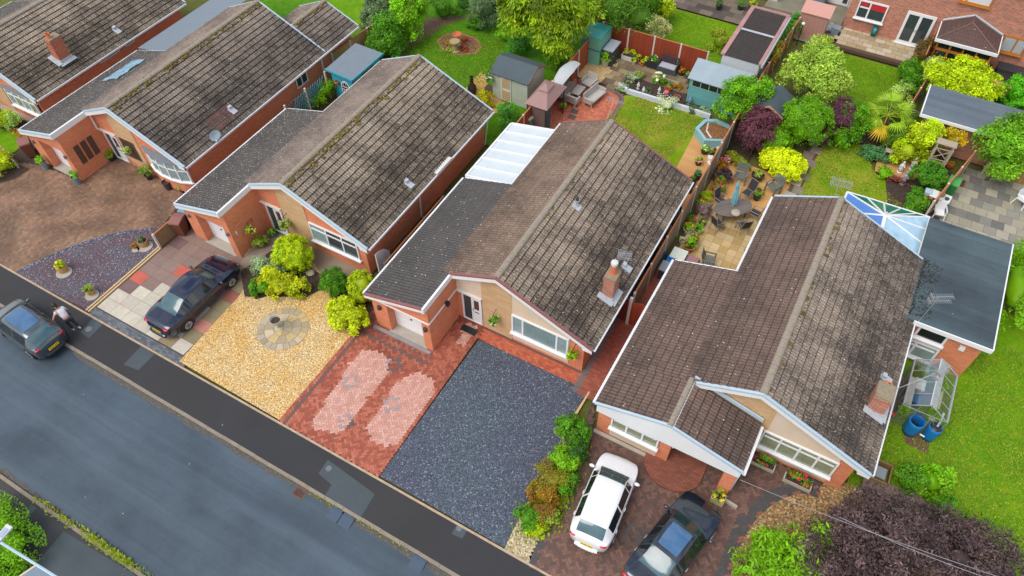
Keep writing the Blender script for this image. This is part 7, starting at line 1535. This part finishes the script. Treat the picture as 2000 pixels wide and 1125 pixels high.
# strip between C lawn and the grey fence
for i, (px, py, r, lf, fl, lb) in enumerate([(1376,296,.22,L_B,L_WHITE,'dark pot with white pansies beside the raised octagonal planter'),(1364,318,.2,L_B,L_PINK,'dark pot with pale pansies on the ochre strip'),(1392,300,.2,L_MID,L_PINK,'dark pot with pink flowers against the grey fence')]): pot(lb, px, py, r, .25, BKB, lf, r, fl)
for i, (px, py, r) in enumerate([(1388,308,.2),(1386,318,.17),(1393,294,.16),(1403,290,.13)]): x, y = P(px,py,.1); m = M(); m.ell((x,y,.1),(r,r*.85,r*.75),10,7,.3,i); solo('boulder', ['largest of the white stones beside the grey fence','white stone nearest the house by the grey fence','white stone behind the largest one by the grey fence','small white stone at the far end of the row by the grey fence'][i], 'boulder', m, WST, (x,y,0))
for i, (px, py) in enumerate([(1346,370),(1362,345),(1352,358)]): pot(['black pot nearest the eaves on the ochre strip','black pot with blue green plant on the ochre strip','middle black pot in the row on the ochre strip'][i], px, py, .2, .4, BLP, [None,LG('leaf_blue_green',(84,150,100),(120,170,130)),L_DARK][i], .2)
# passage beside C
x, y = P(1288,492,.5); T = thing('compost_bin', 'dark green compost bin in the passage beside the centre house', 'compost bin', (x,y,0)); m = M(); m.lathe([(0,0),(.42,0),(.36,.7),(.3,.85),(0,.9)], (x,y,0), 14); part(T, 'bin_body', m, simple('dark_green_plastic', S(50,88,84), .5)); m = M(); m.lathe([(0,.98),(.2,.96),(.22,.88)], (x,y,0), 12); part(T, 'lid', m, simple('dark_green_plastic', S(50,88,84)))
x, y = P(1275,512,.3); storage('black crate beside the compost bin in the passage', x-.3, x+.3, y-.25, y+.25, .5, BLACK, BLACK)
x, y = P(1323,422,.6); T = thing('tank', 'pale blue grey tank leaning at the house wall in the passage', 'tank', (x-.1,y,0)); m = M(); m.smooth = True; m.ell((x-.1,y,.65),(.25,.45,.65),14,10); part(T, 'shell', m, simple('pale_blue_tank', S(160,186,200), .4)); m = M(); m.box(x-.3,x+.12,y-.03,y+.03,.2,1.32); part(T, 'strap', m, BLACK)
for i in range(3): m = M(); a = P3(1288+i*8,478,.3); b = P3(1308+i*4,440,1.4); m.tube(a,b,.025,6); solo('pole', ['white pole leaning closest to the house wall in the passage','middle white pole leaning in the passage','white pole leaning nearest the fence in the passage'][i], 'pole', m, WHITE, a, 'white poles in the passage')
pot('black pot in the passage behind the compost bin', 1306,466,.22,.35,BLP,None)
# ---- D patio
tx, ty = P(1432,405,.7); T = thing('oval_table', 'oval grey wooden garden table on the gold paving', 'table', (tx,ty,0), None, R(47), False); WG = woodm('grey_teak', S(132,122,114), S(104,96,92), .1, 1)
m = M(); m.prism([(1.05*cos(2*pi*i/28), .62*sin(2*pi*i/28)) for i in range(28)], .68, .72); part(T, 'tabletop', m, WG)
for a, b in ((-.65,-.3),(.65,-.3),(.65,.3),(-.65,.3)): m = M(); m.box(a-.035,a+.035,b-.035,b+.035,0,.68); part(T, 'leg', m, WG)
U = thing('parasol', 'closed aqua parasol standing in the oval table', 'parasol', (tx,ty,0)); top = Vector((tx-.15,ty+.2,2.35)); m = M(); m.tube((tx,ty,.0),top,.022,8); part(U, 'pole', m, OFFW); m = M(); b0 = Vector((tx-.03,ty+.04,.95))
V = []; n_ = 16
for k, (t, r) in enumerate(((0,.14),(.25,.17),(.5,.13),(.62,.09),(.8,.12),(1,.02))):
    c = b0+(top-b0)*t
    for i in range(n_): a = 2*pi*i/n_; q = r*(1 if i % 2 else .62); V.append((c.x+q*cos(a), c.y+q*sin(a), c.z))
m.add(V, [(k*n_+i,k*n_+(i+1)%n_,(k+1)*n_+(i+1)%n_,(k+1)*n_+i) for k in range(5) for i in range(n_)]); part(U, 'canopy', m, simple('aqua_fabric', S(124,190,200), .75, var=.15)); 
x, y = P(1437,416,.75); m = M(); m.smooth = True; m.lathe([(0,0),(.24,0),(.25,.06),(.2,.12),(0,.14)], (x,y,.72), 16); solo('parasol_base_cover', 'pale round dish on the oval table at the parasol foot', 'dish', m, STONE, (x,y,.72))
def gchair(label, px, py, rz, first=None):
    x, y = P(px, py, .45)
    if first: return dup(first, (x,y,.012), rz, label)
    T = thing('patio_chair', label, 'chair', (x,y,.012), 'chairs around the oval table', rz, False); FR = simple('taupe_frame', S(150,138,120), .5); SL_ = simple('dark_sling', S(58,60,68), .8)
    m = M(); m.box(-.22,.22,-.24,.22,.42,.45); part(T, 'seat', m, SL_); m = M(); m.obox((0,.30,.78),(.42,.03,.6),0,-.22); part(T, 'backrest', m, SL_)
    m = M()
    for s in (-1,1): m.tube((s*.24,.22,.42),(s*.24,.40,1.1),.02,5); m.tube((s*.24,-.26,.43),(s*.24,.24,.43),.02,5)
    m.tube((-.24,.40,1.1),(.24,.40,1.1),.02,5); m.tube((-.24,-.26,.43),(.24,-.26,.43),.02,5); part(T, 'frame', m, FR)
    for s in (-1,1): m = M(); m.path([(s*.27,.3,.68),(s*.27,-.22,.66),(s*.27,-.28,.0)], .018, 5); part(T, 'armrest', m, FR)
    for a, b, c in ((-.24,-.2,-.28),(.24,-.2,-.28),(-.24,.2,.34),(.24,.2,.34)): m = M(); m.tube((a,b,.43),(a,c,0),.018,5); part(T, 'leg', m, FR)
    return T
g0 = gchair('dark sling chair at the left end of the oval table beneath the red flower tubs', 1408,392,R(70)); gchair('dark sling chair with its back to the potted green plant', 1461,376,R(-20),g0); gchair('dark sling chair nearest the roof edge on the right of the oval table', 1476,416,R(-100),g0); gchair('dark sling chair at the lower right of the oval table', 1452,440,R(-140),g0); gchair('dark sling chair with empty seat at the lower left of the oval table', 1402,436,R(150),g0)
def slat(label, px, py, rz, first=None, w=.62):
    x, y = P(px, py, .45)
    if first: return dup(first, (x,y,.012), rz, label)
    T = thing('slatted_armchair', label, 'armchair', (x,y,.012), 'slatted armchairs on the rear patio', rz, False); m = M()
    for i in range(6): m.box(-w/2,w/2,-.28+i*.09,-.21+i*.09,.42,.45)
    GR = simple('grey_green_timber', S(112,118,112), .8, var=.25); part(T, 'seat', m, GR); m = M()
    for i in range(5): m.obox((0,.27+.03*i,.56+i*.1),(w,.03,.075),0,-.2)
    part(T, 'backrest', m, GR)
    for s in (-1,1):
        m = M(); m.box(s*w/2-.035,s*w/2+.035,-.32,.3,.64,.68); part(T, 'armrest', m, GR)
        for yy in (-.28,.24): m = M(); m.box(s*w/2-.035,s*w/2+.035,yy-.03,yy+.03,0,.64); part(T, 'leg', m, GR)
    return T
s0 = slat('grey slatted armchair at the back of the patio beneath the red maple', 1447,342,R(8)); slat('grey slatted armchair beside the vivid yellow bush', 1512,364,R(-28),s0)
pot('large dark pot with pale rim between the slatted armchairs', 1479,346,.34,.4,BLP,L_OLIVE,.24); pot('square tan planter on a pale stand behind the table', 1470,362,.2,.35,TANP,None,shape='box'); pot('dark pot with round green plant right of the sling chairs', 1478,386,.2,.3,BLP,L_MID,.3,n=320); pot('large half barrel with red flowers at the grey fence', 1402,374,.42,.35,WOODP,L_MID,.36,L_RED,shape='barrel',n=300); pot('upper tub with pink and red flowers standing behind the half barrel', 1404,362,.26,.6,WOODP,L_MID,.24,L_RED,shape='barrel'); statue('small grey figure between the flower tubs', 1407,354,.6,GST)
plant('shrub', 'dark purple leaved shrub beside the flower tubs', 'shrub', (*P(1411,344,.4),0), [(0,0,.4,.5,.45,.4)], 1100, .11, LG('leaf_plum_dark',(70,52,72),(96,70,90),trans=.2), seed=460, scale=1); plant('shrub', 'lilac heather like shrub at the grey fence', 'shrub', (*P(1376,412,.3),0), [(0,0,.3,.42,.5,.35)], 1000, .09, LG('leaf_lilac',(140,110,140),(170,140,160)), seed=461, scale=1); plant('shrub', 'lime spiky plant at the grey fence above the white pot', 'shrub', (*P(1381,382,.3),0), [(0,0,.3,.35,.3,.3)], 500, .12, L_YG, seed=462, asp=.25, scale=1)
plant('shrub', 'green and orange low shrub behind the slatted armchair', 'shrub', (*P(1450,318,.3),0), [(0,0,.3,.6,.35,.35),(-.7,.1,.3,.5,.35,.4)], 1500, .1, LG('leaf_green_orange',(110,160,30),(180,160,40)), seed=463, scale=1); plant('shrub', 'orange leaved low plant below the dark red maple', 'shrub', (*P(1412,325,.2),0), [(0,0,.25,.35,.3,.25)], 500, .09, L_ORANGE, seed=464, scale=1); plant('shrub', 'pink hydrangea in front of the dark red maple', 'shrub', (*P(1418,312,.3),0), [(0,0,.3,.3,.25,.25)], 260, .13, L_PINK, seed=465, scale=1)
for (px, py, r, pm, lf, fl, lb, nn) in [(1368,402,.2,WHP,L_B,L_ORF,'white pot with orange flowers hanging at the grey fence',200),(1343,450,.22,WHP,L_B,L_ORF,'white pot with a mass of orange flowers along the grey fence',260),(1363,452,.22,STONE,L_B,None,'stone pot with lime green plant in the row by the fence',240),(1354,472,.2,STONE,L_MID,L_RED,'stone pot with red flowers in the row by the fence',220),(1345,484,.3,TERRA,L_B,None,'large pot with spreading bright green plant at the end of the row',420),(1371,437,.18,BLP,L_MID,L_PINK,'dark pot with pink flowers in the row by the fence',220),(1352,432,.18,STONE,L_MID,L_RED,'pot with small green and red plant close to the fence',180),(1332,472,.14,WHP,L_WHITE,None,'white pot with white bloom close to the fence',120),(1462,498,.22,STONE,L_MID,None,'pot with feathery green plant at the corner of the roof',260)]: pot(lb, px, py, r, r*1.25, pm, lf, r*1.15, fl, n=nn)
m = M(); a, b = P(1346,486,.1), P(1378,424,.1); d = Vector((b[0]-a[0],b[1]-a[1])); m.obox(((a[0]+b[0])/2,(a[1]+b[1])/2,.1),(d.length,.14,.2),math.atan2(d.y,d.x)); solo('timber_sleeper', 'long pale timber sleeper between the pots on the gold patio', 'sleeper', m, simple('pale_sleeper', S(196,156,110), .8, var=.25), (*a,0))
storage('storage box with pale lid and blue body behind the roof edge', *(lambda q: (q[0]-.35,q[0]+.3,q[1]-.35,q[1]+.3))(P(1327,497,.6)), .6, simple('vivid_blue', S(20,126,230), .4), simple('pale_green_lid', S(224,234,220), .5)); storage('bright blue box next to the pale lidded box', *(lambda q: (q[0]-.3,q[0]+.3,q[1]-.3,q[1]+.3))(P(1315,512,.4)), .42, simple('vivid_blue', S(20,126,230)), simple('vivid_blue', S(20,126,230))); storage('grey lidded bin beside the rust red gate panel', *(lambda q: (q[0]-.3,q[0]+.35,q[1]-.3,q[1]+.3))(P(1303,523,.7)), .7, DGREY, simple('grey_lid', S(140,150,156), .5))
slat('wooden slatted bench behind the roof edge on the gold patio', 1384,508,R(100),s0); x, y = P(1352,508,.4); T = thing('cushion_table', 'low table with a pinkish mauve cushion by the bench', 'table', (x,y,0)); m = M(); m.box(x-.4,x+.35,y-.25,y+.25,.3,.36); part(T, 'top', m, WG); m = M(); m.box(x-.3,x+.3,y-.2,y+.2,.36,.46); part(T, 'cushion', m, simple('mauve_cushion', S(168,124,130), .9))
for a in (-.35,.28): 
    for b in (-.2,.2): m = M(); m.box(x+a,x+a+.05,y+b-.025,y+b+.025,0,.3); part(T, 'leg', m, WG)
# D rear lawn ornaments
statue('white seated figure on the ochre patio circle', 1762,326,.8,WST); statue('white standing figure with dark markings on the ochre circle', 1786,319,.85,WST); statue('grey mottled cherub at the front of the ochre circle', 1768,347,.9,GST)
x, y = P(1732,303,.5); T = thing('bird_table', 'small square bird table on legs at the edge of the ochre circle', 'bird table', (x,y,0)); m = M(); m.box(x-.2,x+.2,y-.16,y+.16,.8,.84); m.box(x-.2,x-.16,y-.16,y+.16,.84,.92); m.box(x+.16,x+.2,y-.16,y+.16,.84,.92); part(T, 'tray', m, W4)
for a in (-.15,.15):
    for b in (-.12,.12): m = M(); m.tube((x+a*1.2,y+b*1.2,0),(x+a,y+b,.8),.025,5); part(T, 'leg', m, W4)
pot('white urn on a slab at the far end of the stone path', 1590,270,.2,.55,WHP,None,shape='urn',name='stone_urn',cat='urn')
x, y = P(1838,383,.72); T = thing('plastic_table', 'white plastic garden table carrying a basket and a bowl', 'table', (x,y,0)); m = M(); m.obox((x,y,.7),(1.0,.62,.04),R(-8)); part(T, 'tabletop', m, WHITE)
for a in (-.4,.4):
    for b in (-.22,.22): m = M(); m.tube((x+a*1.05,y+b*1.05,0),(x+a,y+b,.68),.03,6); part(T, 'leg', m, WHITE)
m = M(); m.lathe([(0,0),(.14,0),(.17,.1),(.13,.1),(0,.04)], (x+.02,y+.06,.72), 12); solo('basket', 'round brown basket on the white table', 'basket', m, WOODP, (x,y,.72)); m = M(); m.lathe([(0,0),(.09,0),(.12,.08),(0,.05)], (x+.3,y-.12,.72), 12); solo('bowl', 'dark green bowl on the corner of the white table', 'bowl', m, simple('dark_green_plastic', S(50,88,84)), (x+.3,y-.12,.72)); m = M(); m.obox((x-.62,y+.05,.62),(.36,.4,.3)); solo('plastic_tub', 'pale blue clear tub at the left of the white table', 'tub', m, simple('pale_blue_tub', S(190,212,232), .35), (x-.62,y,.47))
def wchair(label, px, py, rz):
    x, y = P(px, py, .45); T = thing('plastic_chair', label, 'chair', (x,y,0), None, rz, False); m = M(); m.box(-.24,.24,-.24,.22,.41,.45); part(T, 'seat', m, WHITE); m = M(); m.obox((0,.27,.68),(.46,.04,.46),0,-.2); part(T, 'backrest', m, WHITE)
    for s in (-1,1): m = M(); m.path([(s*.26,.3,.66),(s*.29,-.2,.66)], .03, 6); part(T, 'armrest', m, WHITE)
    for a, b in ((-.24,-.24),(.24,-.24),(-.24,.24),(.24,.24)): m = M(); m.tube((a,b,.64 if b < 0 else .43),(a*1.25,b*1.35,0),.032,6); part(T, 'leg', m, WHITE)
    return T
wchair('white plastic armchair beside the white table', 1835,414,R(10)); wchair('white plastic chair at the right edge on the grey slabs', 2000,388,R(60))
pot('pot of red and white flowers at the foot of the white table', 1808,394,.24,.3,BLP,L_B,.26,L_RED,n=260); pot('red brown trough beside the green wheelie bin', 1866,354,.45,.25,simple('red_trough', S(136,70,52), .7),None,shape='trough'); pot('orange bowl of flowers at the end of the orange fence', 1855,324,.2,.2,TERRA,L_ORANGE,.16,L_ORF)
# beyond: brick house garden
x, y = -.55, 49.0; T = thing('hose_reel', 'teal hose reel on the brick wall between window and french doors', 'hose reel', (x,y,.2)); m = M(); m.tube((x-.1,y,.62),(x+.1,y,.62),.24,14); part(T, 'reel', m, simple('teal_plastic', S(20,140,140), .45)); m = M(); m.box(x-.16,x+.16,y-.02,y+.1,.2,.95); part(T, 'stand', m, simple('teal_dark', S(16,100,104), .5))
x, y = P(1612,78,.15); T = thing('sand_box', 'low orange tan sand box beside the pink plastic shed', 'box', (x,y,0)); m = M(); m.box(x-.5,x+.4,y-.4,y+.4,0,.25); part(T, 'board', m, simple('ochre_board', S(210,160,80), .8, var=.3))
x, y = P(1622,54,.3); m = M(); 
for i in range(7): m.ell((x-.2+.08*i,y+.1*((i*37)%5-2),.25+.05*(i%3)),(.18,.16,.16),8,6,.5,i)
solo('rubbish_bag', 'crumpled clear and white bag beside the pink plastic shed', 'bag', m, simple('clear_bag', S(200,208,214), .3, var=.4, scale=12), (x,y,0)); x, y = P(1632,58,.3); storage('grey translucent crate beside the crumpled bag', x-.2, x+.25, y-.25, y+.2, .45, simple('grey_crate', S(150,164,176), .35), simple('grey_crate', S(150,164,176), .35))
for (px, py, lb) in ((1772,130,'terracotta bowl at the corner of the brick house lawn'),(1752,196,'terracotta pot under the cream variegated shrub'),(1762,206,'small terracotta pot on the soil near the grey bin')): pot(lb, px, py, .24, .28, TERRA, None)
pot('galvanised grey bin beside the red lattice fence', 1783,226,.25,.45,simple('galvanised', S(168,180,188), .4, metal=.3),None,soil=True); storage('large charcoal outdoor storage box at the brick house wall', 7.0, 8.8, 48.1, 48.9, .75, simple('charcoal_plastic', S(66,66,74)), simple('charcoal_lid', S(60,60,66), .5))
x, y = 2.95+.5, 46.6; m = M(); m.smooth = True; m.lathe([(0,1.25),(.45,1.15),(.6,.9),(.55,.1),(.55,0)], (x,y,0), 16); solo('barbecue_cover', 'pale grey covered barbecue in front of the tiled conservatory', 'barbecue', m, simple('pale_cover', S(170,184,196), .5), (x,y,0))
x, y = P(1940,118,.4); T = thing('garden_barrow', 'cluttered barrow with teal tray and wooden handles by the conservatory', 'barrow', (x,y,0)); m = M(); m.obox((x,y,.5),(.5,.7,.25)); part(T, 'tray', m, simple('teal_dark', S(16,100,104)));
for s in (-1,1): m = M(); m.tube((x+s*.2,y-.3,.3),(x+s*.28+.3,y+.6,.7),.025); part(T, 'handle', m, WOODP)
m = M(); m.tube((x-.05,y-.45,.18),(x+.05,y-.45,.18),.18,12); part(T, 'wheel', m, BLACK)
x, y = P(1562,68,.8); T = thing('garden_lamp', 'black garden lamp post with white globe beside the pink shed', 'lamp', (x,y,0)); m = M(); m.tube((x,y,0),(x,y,1.5),.03); part(T, 'pole', m, BLACK); m = M(); m.smooth = True; m.ell((x,y,1.6),(.11,.11,.11),12,8); part(T, 'globe', m, WHITE)
for i, (px, lb, lf) in enumerate(((1446,'clipped green plant in a dark pot against the white plinth',L_MID),(1470,'lime plant in a pot against the white plinth',L_YG),(1404,'dark pot with thin plant against the white plinth',L_DARK))): pot(lb, px, 14, .22, .35, BLP, lf, .3)
# B back
T = thing('bird_bath', 'stone bird bath on a pedestal in the round lawn bed', 'bird bath', (*P(893,76,.5),0)); x, y = P(893,76,.5); m = M(); m.lathe([(0,0),(.2,0),(.2,.08),(.1,.15),(.09,.6),(.14,.68)], (x,y,.02), 14); part(T, 'pedestal', m, STONE); m = M(); m.lathe([(.1,.66),(.3,.76),(.32,.84),(.27,.84),(.2,.77),(0,.75)], (x,y,.02), 18); part(T, 'bowl', m, TERRA)
x, y = P(889,92,.3); T = thing('chimney_pot_planter', 'cylindrical weathered planter with flat top in the round lawn bed', 'planter', (x,y,0)); m = M(); m.lathe([(0,0),(.3,0),(.3,.06),(.22,.1),(.21,.62),(.34,.66),(.34,.74),(0,.74)], (x,y,.02), 18); part(T, 'pot', m, simple('olive_stone', S(176,160,112), .85, var=.3))
leafy = [((878,85),L_ORANGE,'rusty small plant in the round lawn bed left of the planter'),((908,78),LG('leaf_red_orange',(190,80,40),(220,110,50)),'red orange plant in the round lawn bed right of the bird bath'),((905,96),LG('leaf_red_orange',(190,80,40),(220,110,50)),'red orange plant at the front of the round lawn bed'),((880,97),L_OLIVE,'olive tuft at the front left of the round lawn bed')]
for i, (q, mt, lb) in enumerate(leafy): plant('bedding_plant', lb, 'plant', (*P(*q,.1),0), [(0,0,.12,.3,.26,.15)], 200, .1, mt, seed=470+i, cores=.3, scale=1)
x, y = P(922,172,.5); T = thing('chiminea', 'dark bronze chiminea behind the roof verge', 'chiminea', (x,y,0)); m = M(); m.smooth = True; m.lathe([(0,.12),(.2,.16),(.3,.4),(.26,.65),(.12,.85),(.1,1.25),(.14,1.32),(.09,1.32)], (x,y,0), 16); part(T, 'body', m, simple('bronze', S(74,58,54), .45, metal=.3))
for k in range(3): a = 2*pi*k/3; m = M(); m.tube((x+.28*cos(a),y+.28*sin(a),0),(x+.16*cos(a),y+.16*sin(a),.2),.025); part(T, 'leg', m, BLACK)
x, y = P(957,175,.2); storage('small dark wooden stool by the pale green shed', x-.25, x+.25, y-.2, y+.2, .3, simple('dark_stool', S(84,64,56), .8), simple('dark_stool', S(84,64,56)))
# D front troughs
pot('long stone trough with pink flowers below the right window of the porch bungalow', 1489,906,.5,.22,STONE,L_MID,.42,L_RED,shape='trough',n=360); pot('long stone trough with red and white flowers on the dark drive', 1557,942,.55,.22,STONE,L_MID,.45,L_RED,shape='trough',n=360)
pot('square cream planter with grasses and yellow flowers by the porch pillar', 1402,974,.26,.4,simple('cream_planter', S(206,194,150), .8),L_OLIVE,.26,L_YF,shape='box'); x, y = P(1428,984,.1); m = M(); m.obox((x,y,.08),(.5,.12,.16),R(-8)); solo('kerb_block', 'grey stone block beside the cream planter', 'block', m, CONC, (x,y,0))
m = M(); m.box(XD-5.5,XD-2.3,13.98,14.14,0,.08); solo('door_step', 'long grey step along the left wall of the porch bungalow', 'step', m, CONC, (XD-3.9,14.06,0))
m = M(); m.box(XC-5.5,XC-2.3,13.86,14.02,0,.07); solo('door_step', 'long grey step in front of the garage door of the centre house', 'step', m, simple('grey_step', S(150,148,150), .8, var=.25), (XC-3.9,13.94,0))
# lawn clutter: solar light by the hedge, road furniture
x, y = P(1988,495,.3); T = thing('solar_light', 'dark round solar light on the lawn at the right edge', 'light', (x,y,0)); m = M(); m.tube((x,y,0),(x,y,.3),.02); part(T, 'stake', m, BLACK); m = M(); m.lathe([(0,.38),(.13,.36),(.14,.3),(0,.3)], (x,y,0), 14); part(T, 'head', m, DGREY)
x, y = P(584,962,0); T = thing('drain_grate', 'rusty square drain grate in the gutter', 'drain grate', (x,5.85,-.06)); m = M(); x0, x1, y0, y1 = x-.26, x+.26, 5.62, 6.06; m.box(x0,x1,y0,y0+.05,-.06,-.045); m.box(x0,x1,y1-.05,y1,-.06,-.045); m.box(x0,x0+.05,y0+.05,y1-.05,-.06,-.045); m.box(x1-.05,x1,y0+.05,y1-.05,-.06,-.045)
for i in range(6): m.box(x0+.08+i*.065,x0+.105+i*.065,y0+.05,y1-.05,-.06,-.047)
part(T, 'grating', m, RUST); m = M(); m.box(x0+.05,x1-.05,y0+.05,y1-.05,-.0598,-.056); part(T, 'dark_gap', m, BLACK)
RUB = simple('slate_blue_rubber', S(66,84,104), .7, var=.15)
for (px, py, lb) in ((657,1000,'slate blue rubber kerb ramp nearest the drain grate'),(678,1012,'slate blue rubber kerb ramp joined to the one nearest the drain'),(818,1095,'slate blue rubber kerb ramp standing alone near the bottom edge')):
    x, y = P(px, py, 0); m = M(); m.prismx([(5.55,-.06),(6.06,-.06),(6.06,.02),(5.95,.02)], x-.29, x+.29); solo('kerb_ramp', lb, 'kerb ramp', m, RUB, (x,5.8,-.06), 'rubber kerb ramps')
for (px, py, r, lb) in ((173,643,.16,'small round iron cover in the footpath patch nearest the person'),(642,915,.13,'small square iron stopcock cover in the large footpath patch'),(897,1032,.12,'blue grey stopcock cover by the wall of the slate bed')):
    x, y = P(px, py, 0); m = M(); m.lathe([(0,.008),(r,.008),(r,.0)], (x,y,0), 18); m.lathe([(0,.012),(r*.8,.012),(r*.8,.006)], (x,y,0), 18); solo('manhole_cover', lb, 'manhole cover', m, simple('iron_cover', S(112,120,124), .6, var=.3, scale=20), (x,y,0))
# weeds along the far kerb and grass tufts at lawn edges: uncountable
def weeds(name, lines, n, size, mat, seed, spread=.12):
    g = np.random.default_rng(seed); pts = []
    for (a, b) in lines:
        a = np.array(a); b = np.array(b); k = n//len(lines); t = np.clip(np.round(g.random(k)*9)/9+g.normal(size=k)*.05, 0, 1)[:,None]; p = a+(b-a)*t; p += g.normal(size=p.shape)*spread; pts.append(p)
    p = np.concatenate(pts); k = len(p); an = g.random(k)*2*pi; h = size*g.uniform(.5,1.4,k); P0 = np.stack([p[:,0], p[:,1], np.zeros(k)-.05], 1); d = np.stack([np.cos(an)*.6, np.sin(an)*.6, np.ones(k)*.8], 1)*h[:,None]; s = np.stack([-np.sin(an), np.cos(an), np.zeros(k)], 1)*(h*.18)[:,None]
    v = np.stack([P0-s, P0+d*.5-s*1.2, P0+d, P0+d*.5+s*1.2], 1).reshape(-1,3); o = link(name, leafmesh(name, v, g.uniform(.7,1.2,k), g.random(k), mat)); return tag(o, None, None, None, 'stuff')
weeds('kerb_weeds', [((-22.5,.4),(-16.2,.45)),((-19.5,.42),(-17.2,.45))], 900, .16, LG('weed_green',(150,180,50),(190,190,70)), 7, .07); weeds('kerb_weeds_near', [((-13,6.05),(-8.5,6.05))], 160, .1, LG('weed_green',(150,180,50),(190,190,70)), 8, .05)
weeds('lawn_tufts', [((5.6,16.4),(12,18.5)),((5.7,17.2),(5.7,20.2))], 700, .14, L_B, 9, .2)

# inside the greenhouse
for i, (x_, y_, r_, lb) in enumerate(((7.9,21.2,.28,'green potted plant in the near right corner of the greenhouse'),(7.95,22.7,.25,'leafy plant at the far right inside the greenhouse'),(6.75,20.95,.22,'small green plant at the near left inside the greenhouse'))):
    plant('greenhouse_plant', lb, 'plant', (x_,y_,.0), [(0,0,.75,r_,r_,.3)], 260, .13, L_BRIGHT, seed=480+i, cores=.3, scale=1)
storage('blue tub in the middle of the greenhouse floor', 7.0, 7.35, 21.7, 22.1, .4, simple('mid_blue_plastic', S(70,130,176), .5), simple('mid_blue_plastic', S(70,130,176)))
storage('white appliance like box inside the greenhouse on the left bench side', 6.95, 7.3, 22.3, 22.8, .6, OFFW, WHITE)
storage('dark crate between house wall and greenhouse', 5.75, 6.3, 20.6, 21.2, .5, BLACK, DGREY); storage('brown crate further back between house wall and greenhouse', 5.75, 6.2, 21.8, 22.4, .45, simple('brown_crate', S(120,84,62), .8), simple('brown_crate', S(120,84,62)))
x, y = P(1744,808,.4); m = M(); m.smooth = True; m.ell((x,y,.35),(.13,.13,.13),10,8); solo('ball', 'red ball by the eaves beside the chimney of the porch bungalow', 'ball', m, simple('red_ball', S(236,60,50), .4), (x,y,.22))
weeds('strip_ground_cover', [(P(1128,870),P(1095,935)),(P(1095,935),P(1060,1005)),(P(1110,930),P(1060,1030)),(P(1075,950),P(1035,1030))], 4200, .2, LG('leaf_cover',(110,140,34),(180,180,60)), 12, .28)

def blades(name, poly, n, size, mat, seed, z=.005):
    g = np.random.default_rng(seed); xs = [p[0] for p in poly]; ys = [p[1] for p in poly]; out = []
    while len(out) < n:
        x, y = g.uniform(min(xs), max(xs)), g.uniform(min(ys), max(ys))
        if inpoly(poly, x, y) and g.random() < .25+.75*noise2(x*1.7, y*1.4): out.append((x, y))
    p = np.array(out); k = n; an = g.random(k)*2*pi; h = size*g.uniform(.5,1.5,k)
    P0 = np.stack([p[:,0], p[:,1], np.full(k, z)], 1); d = np.stack([np.cos(an)*.9, np.sin(an)*.9, np.ones(k)*.5], 1)*h[:,None]; s = np.stack([-np.sin(an), np.cos(an), np.zeros(k)], 1)*(h*.22)[:,None]
    v = np.stack([P0-s, P0+d*.5-s, P0+d, P0+d*.5+s], 1).reshape(-1,3); return tag(link(name, leafmesh(name, v, g.uniform(.6,1.15,k), g.random(k), mat)), None, None, None, 'stuff')
TURF = LG('turf_blade', (104,160,14), (168,178,50)); TURFD = LG('dry_turf_blade', (110,158,20), (206,186,90))
blades('lawn_blades_side', [(5.7,16.7),(13,16.2),(13,27),(9,27),(9,24),(5.7,19.8)], 26000, .075, TURF, 31); blades('lawn_blades_dry', [(-13.2,30.5),(-12.2,34.6),(-11.7,35.9),(-7.2,35.8),(-8.4,29.5),(-10.5,27.4)], 14000, .07, TURFD, 32); blades('lawn_blades_rear', [(-.7,28.2),(-.6,37),(1.8,37.2),(3,35),(5.3,33.5),(5.4,31),(1.2,31),(1.2,28.2)], 12000, .07, TURFD, 33); blades('lawn_blades_round', [(-28,30.5),(-26.5,36),(-22.5,37.5),(-19.8,35),(-20,31.5),(-21,29.5)], 12000, .075, TURF, 34); blades('lawn_blades_brick_house', [(-2.4,41.4),(1.9,41.4),(1.9,46.4),(-2.4,46.4)], 7000, .07, TURF, 35); blades('lawn_blades_beyond', [(-14.4,40.2),(-8.3,40.2),(-8.3,46.2),(-14.4,46.2)], 9000, .07, TURF, 36)
GROUPS = {'bungalow': 'bungalows in a row along the road', 'parked_car': 'cars parked along the row of houses', 'plant_pot': 'pots standing in the gardens', 'wheelie_bin': 'wheelie bins', 'hanging_basket': 'hanging baskets', 'shed': 'garden sheds', 'fence': 'garden fences', 'water_butt': 'blue water butts', 'storage_box': 'boxes and bins in the gardens', 'statue': 'garden statues', 'boulder': 'garden stones', 'manhole_cover': 'covers in the footpath', 'clipped_bush': 'clipped bushes', 'shrub': 'garden shrubs', 'tall_shrub': 'tall shrubs round the lawn', 'hedge': 'hedges', 'maple': 'purple maples', 'overhead_wire': 'overhead wires', 'bedding_plant': 'bedding plants', 'lounge_chair': 'grey patio seats', 'plastic_chair': 'white plastic chairs', 'tree': 'garden trees', 'greenhouse_plant': 'plants in the greenhouse', 'climber': 'climbing plants', 'bench_board': 'greenhouse benches', 'stone_urn': 'stone urns'}
for o in list(COL.objects):
    if o.parent is None and o.get('label') and not o.get('group'):
        g_ = GROUPS.get(o.name.split('.')[0])
        if g_: o['group'] = g_
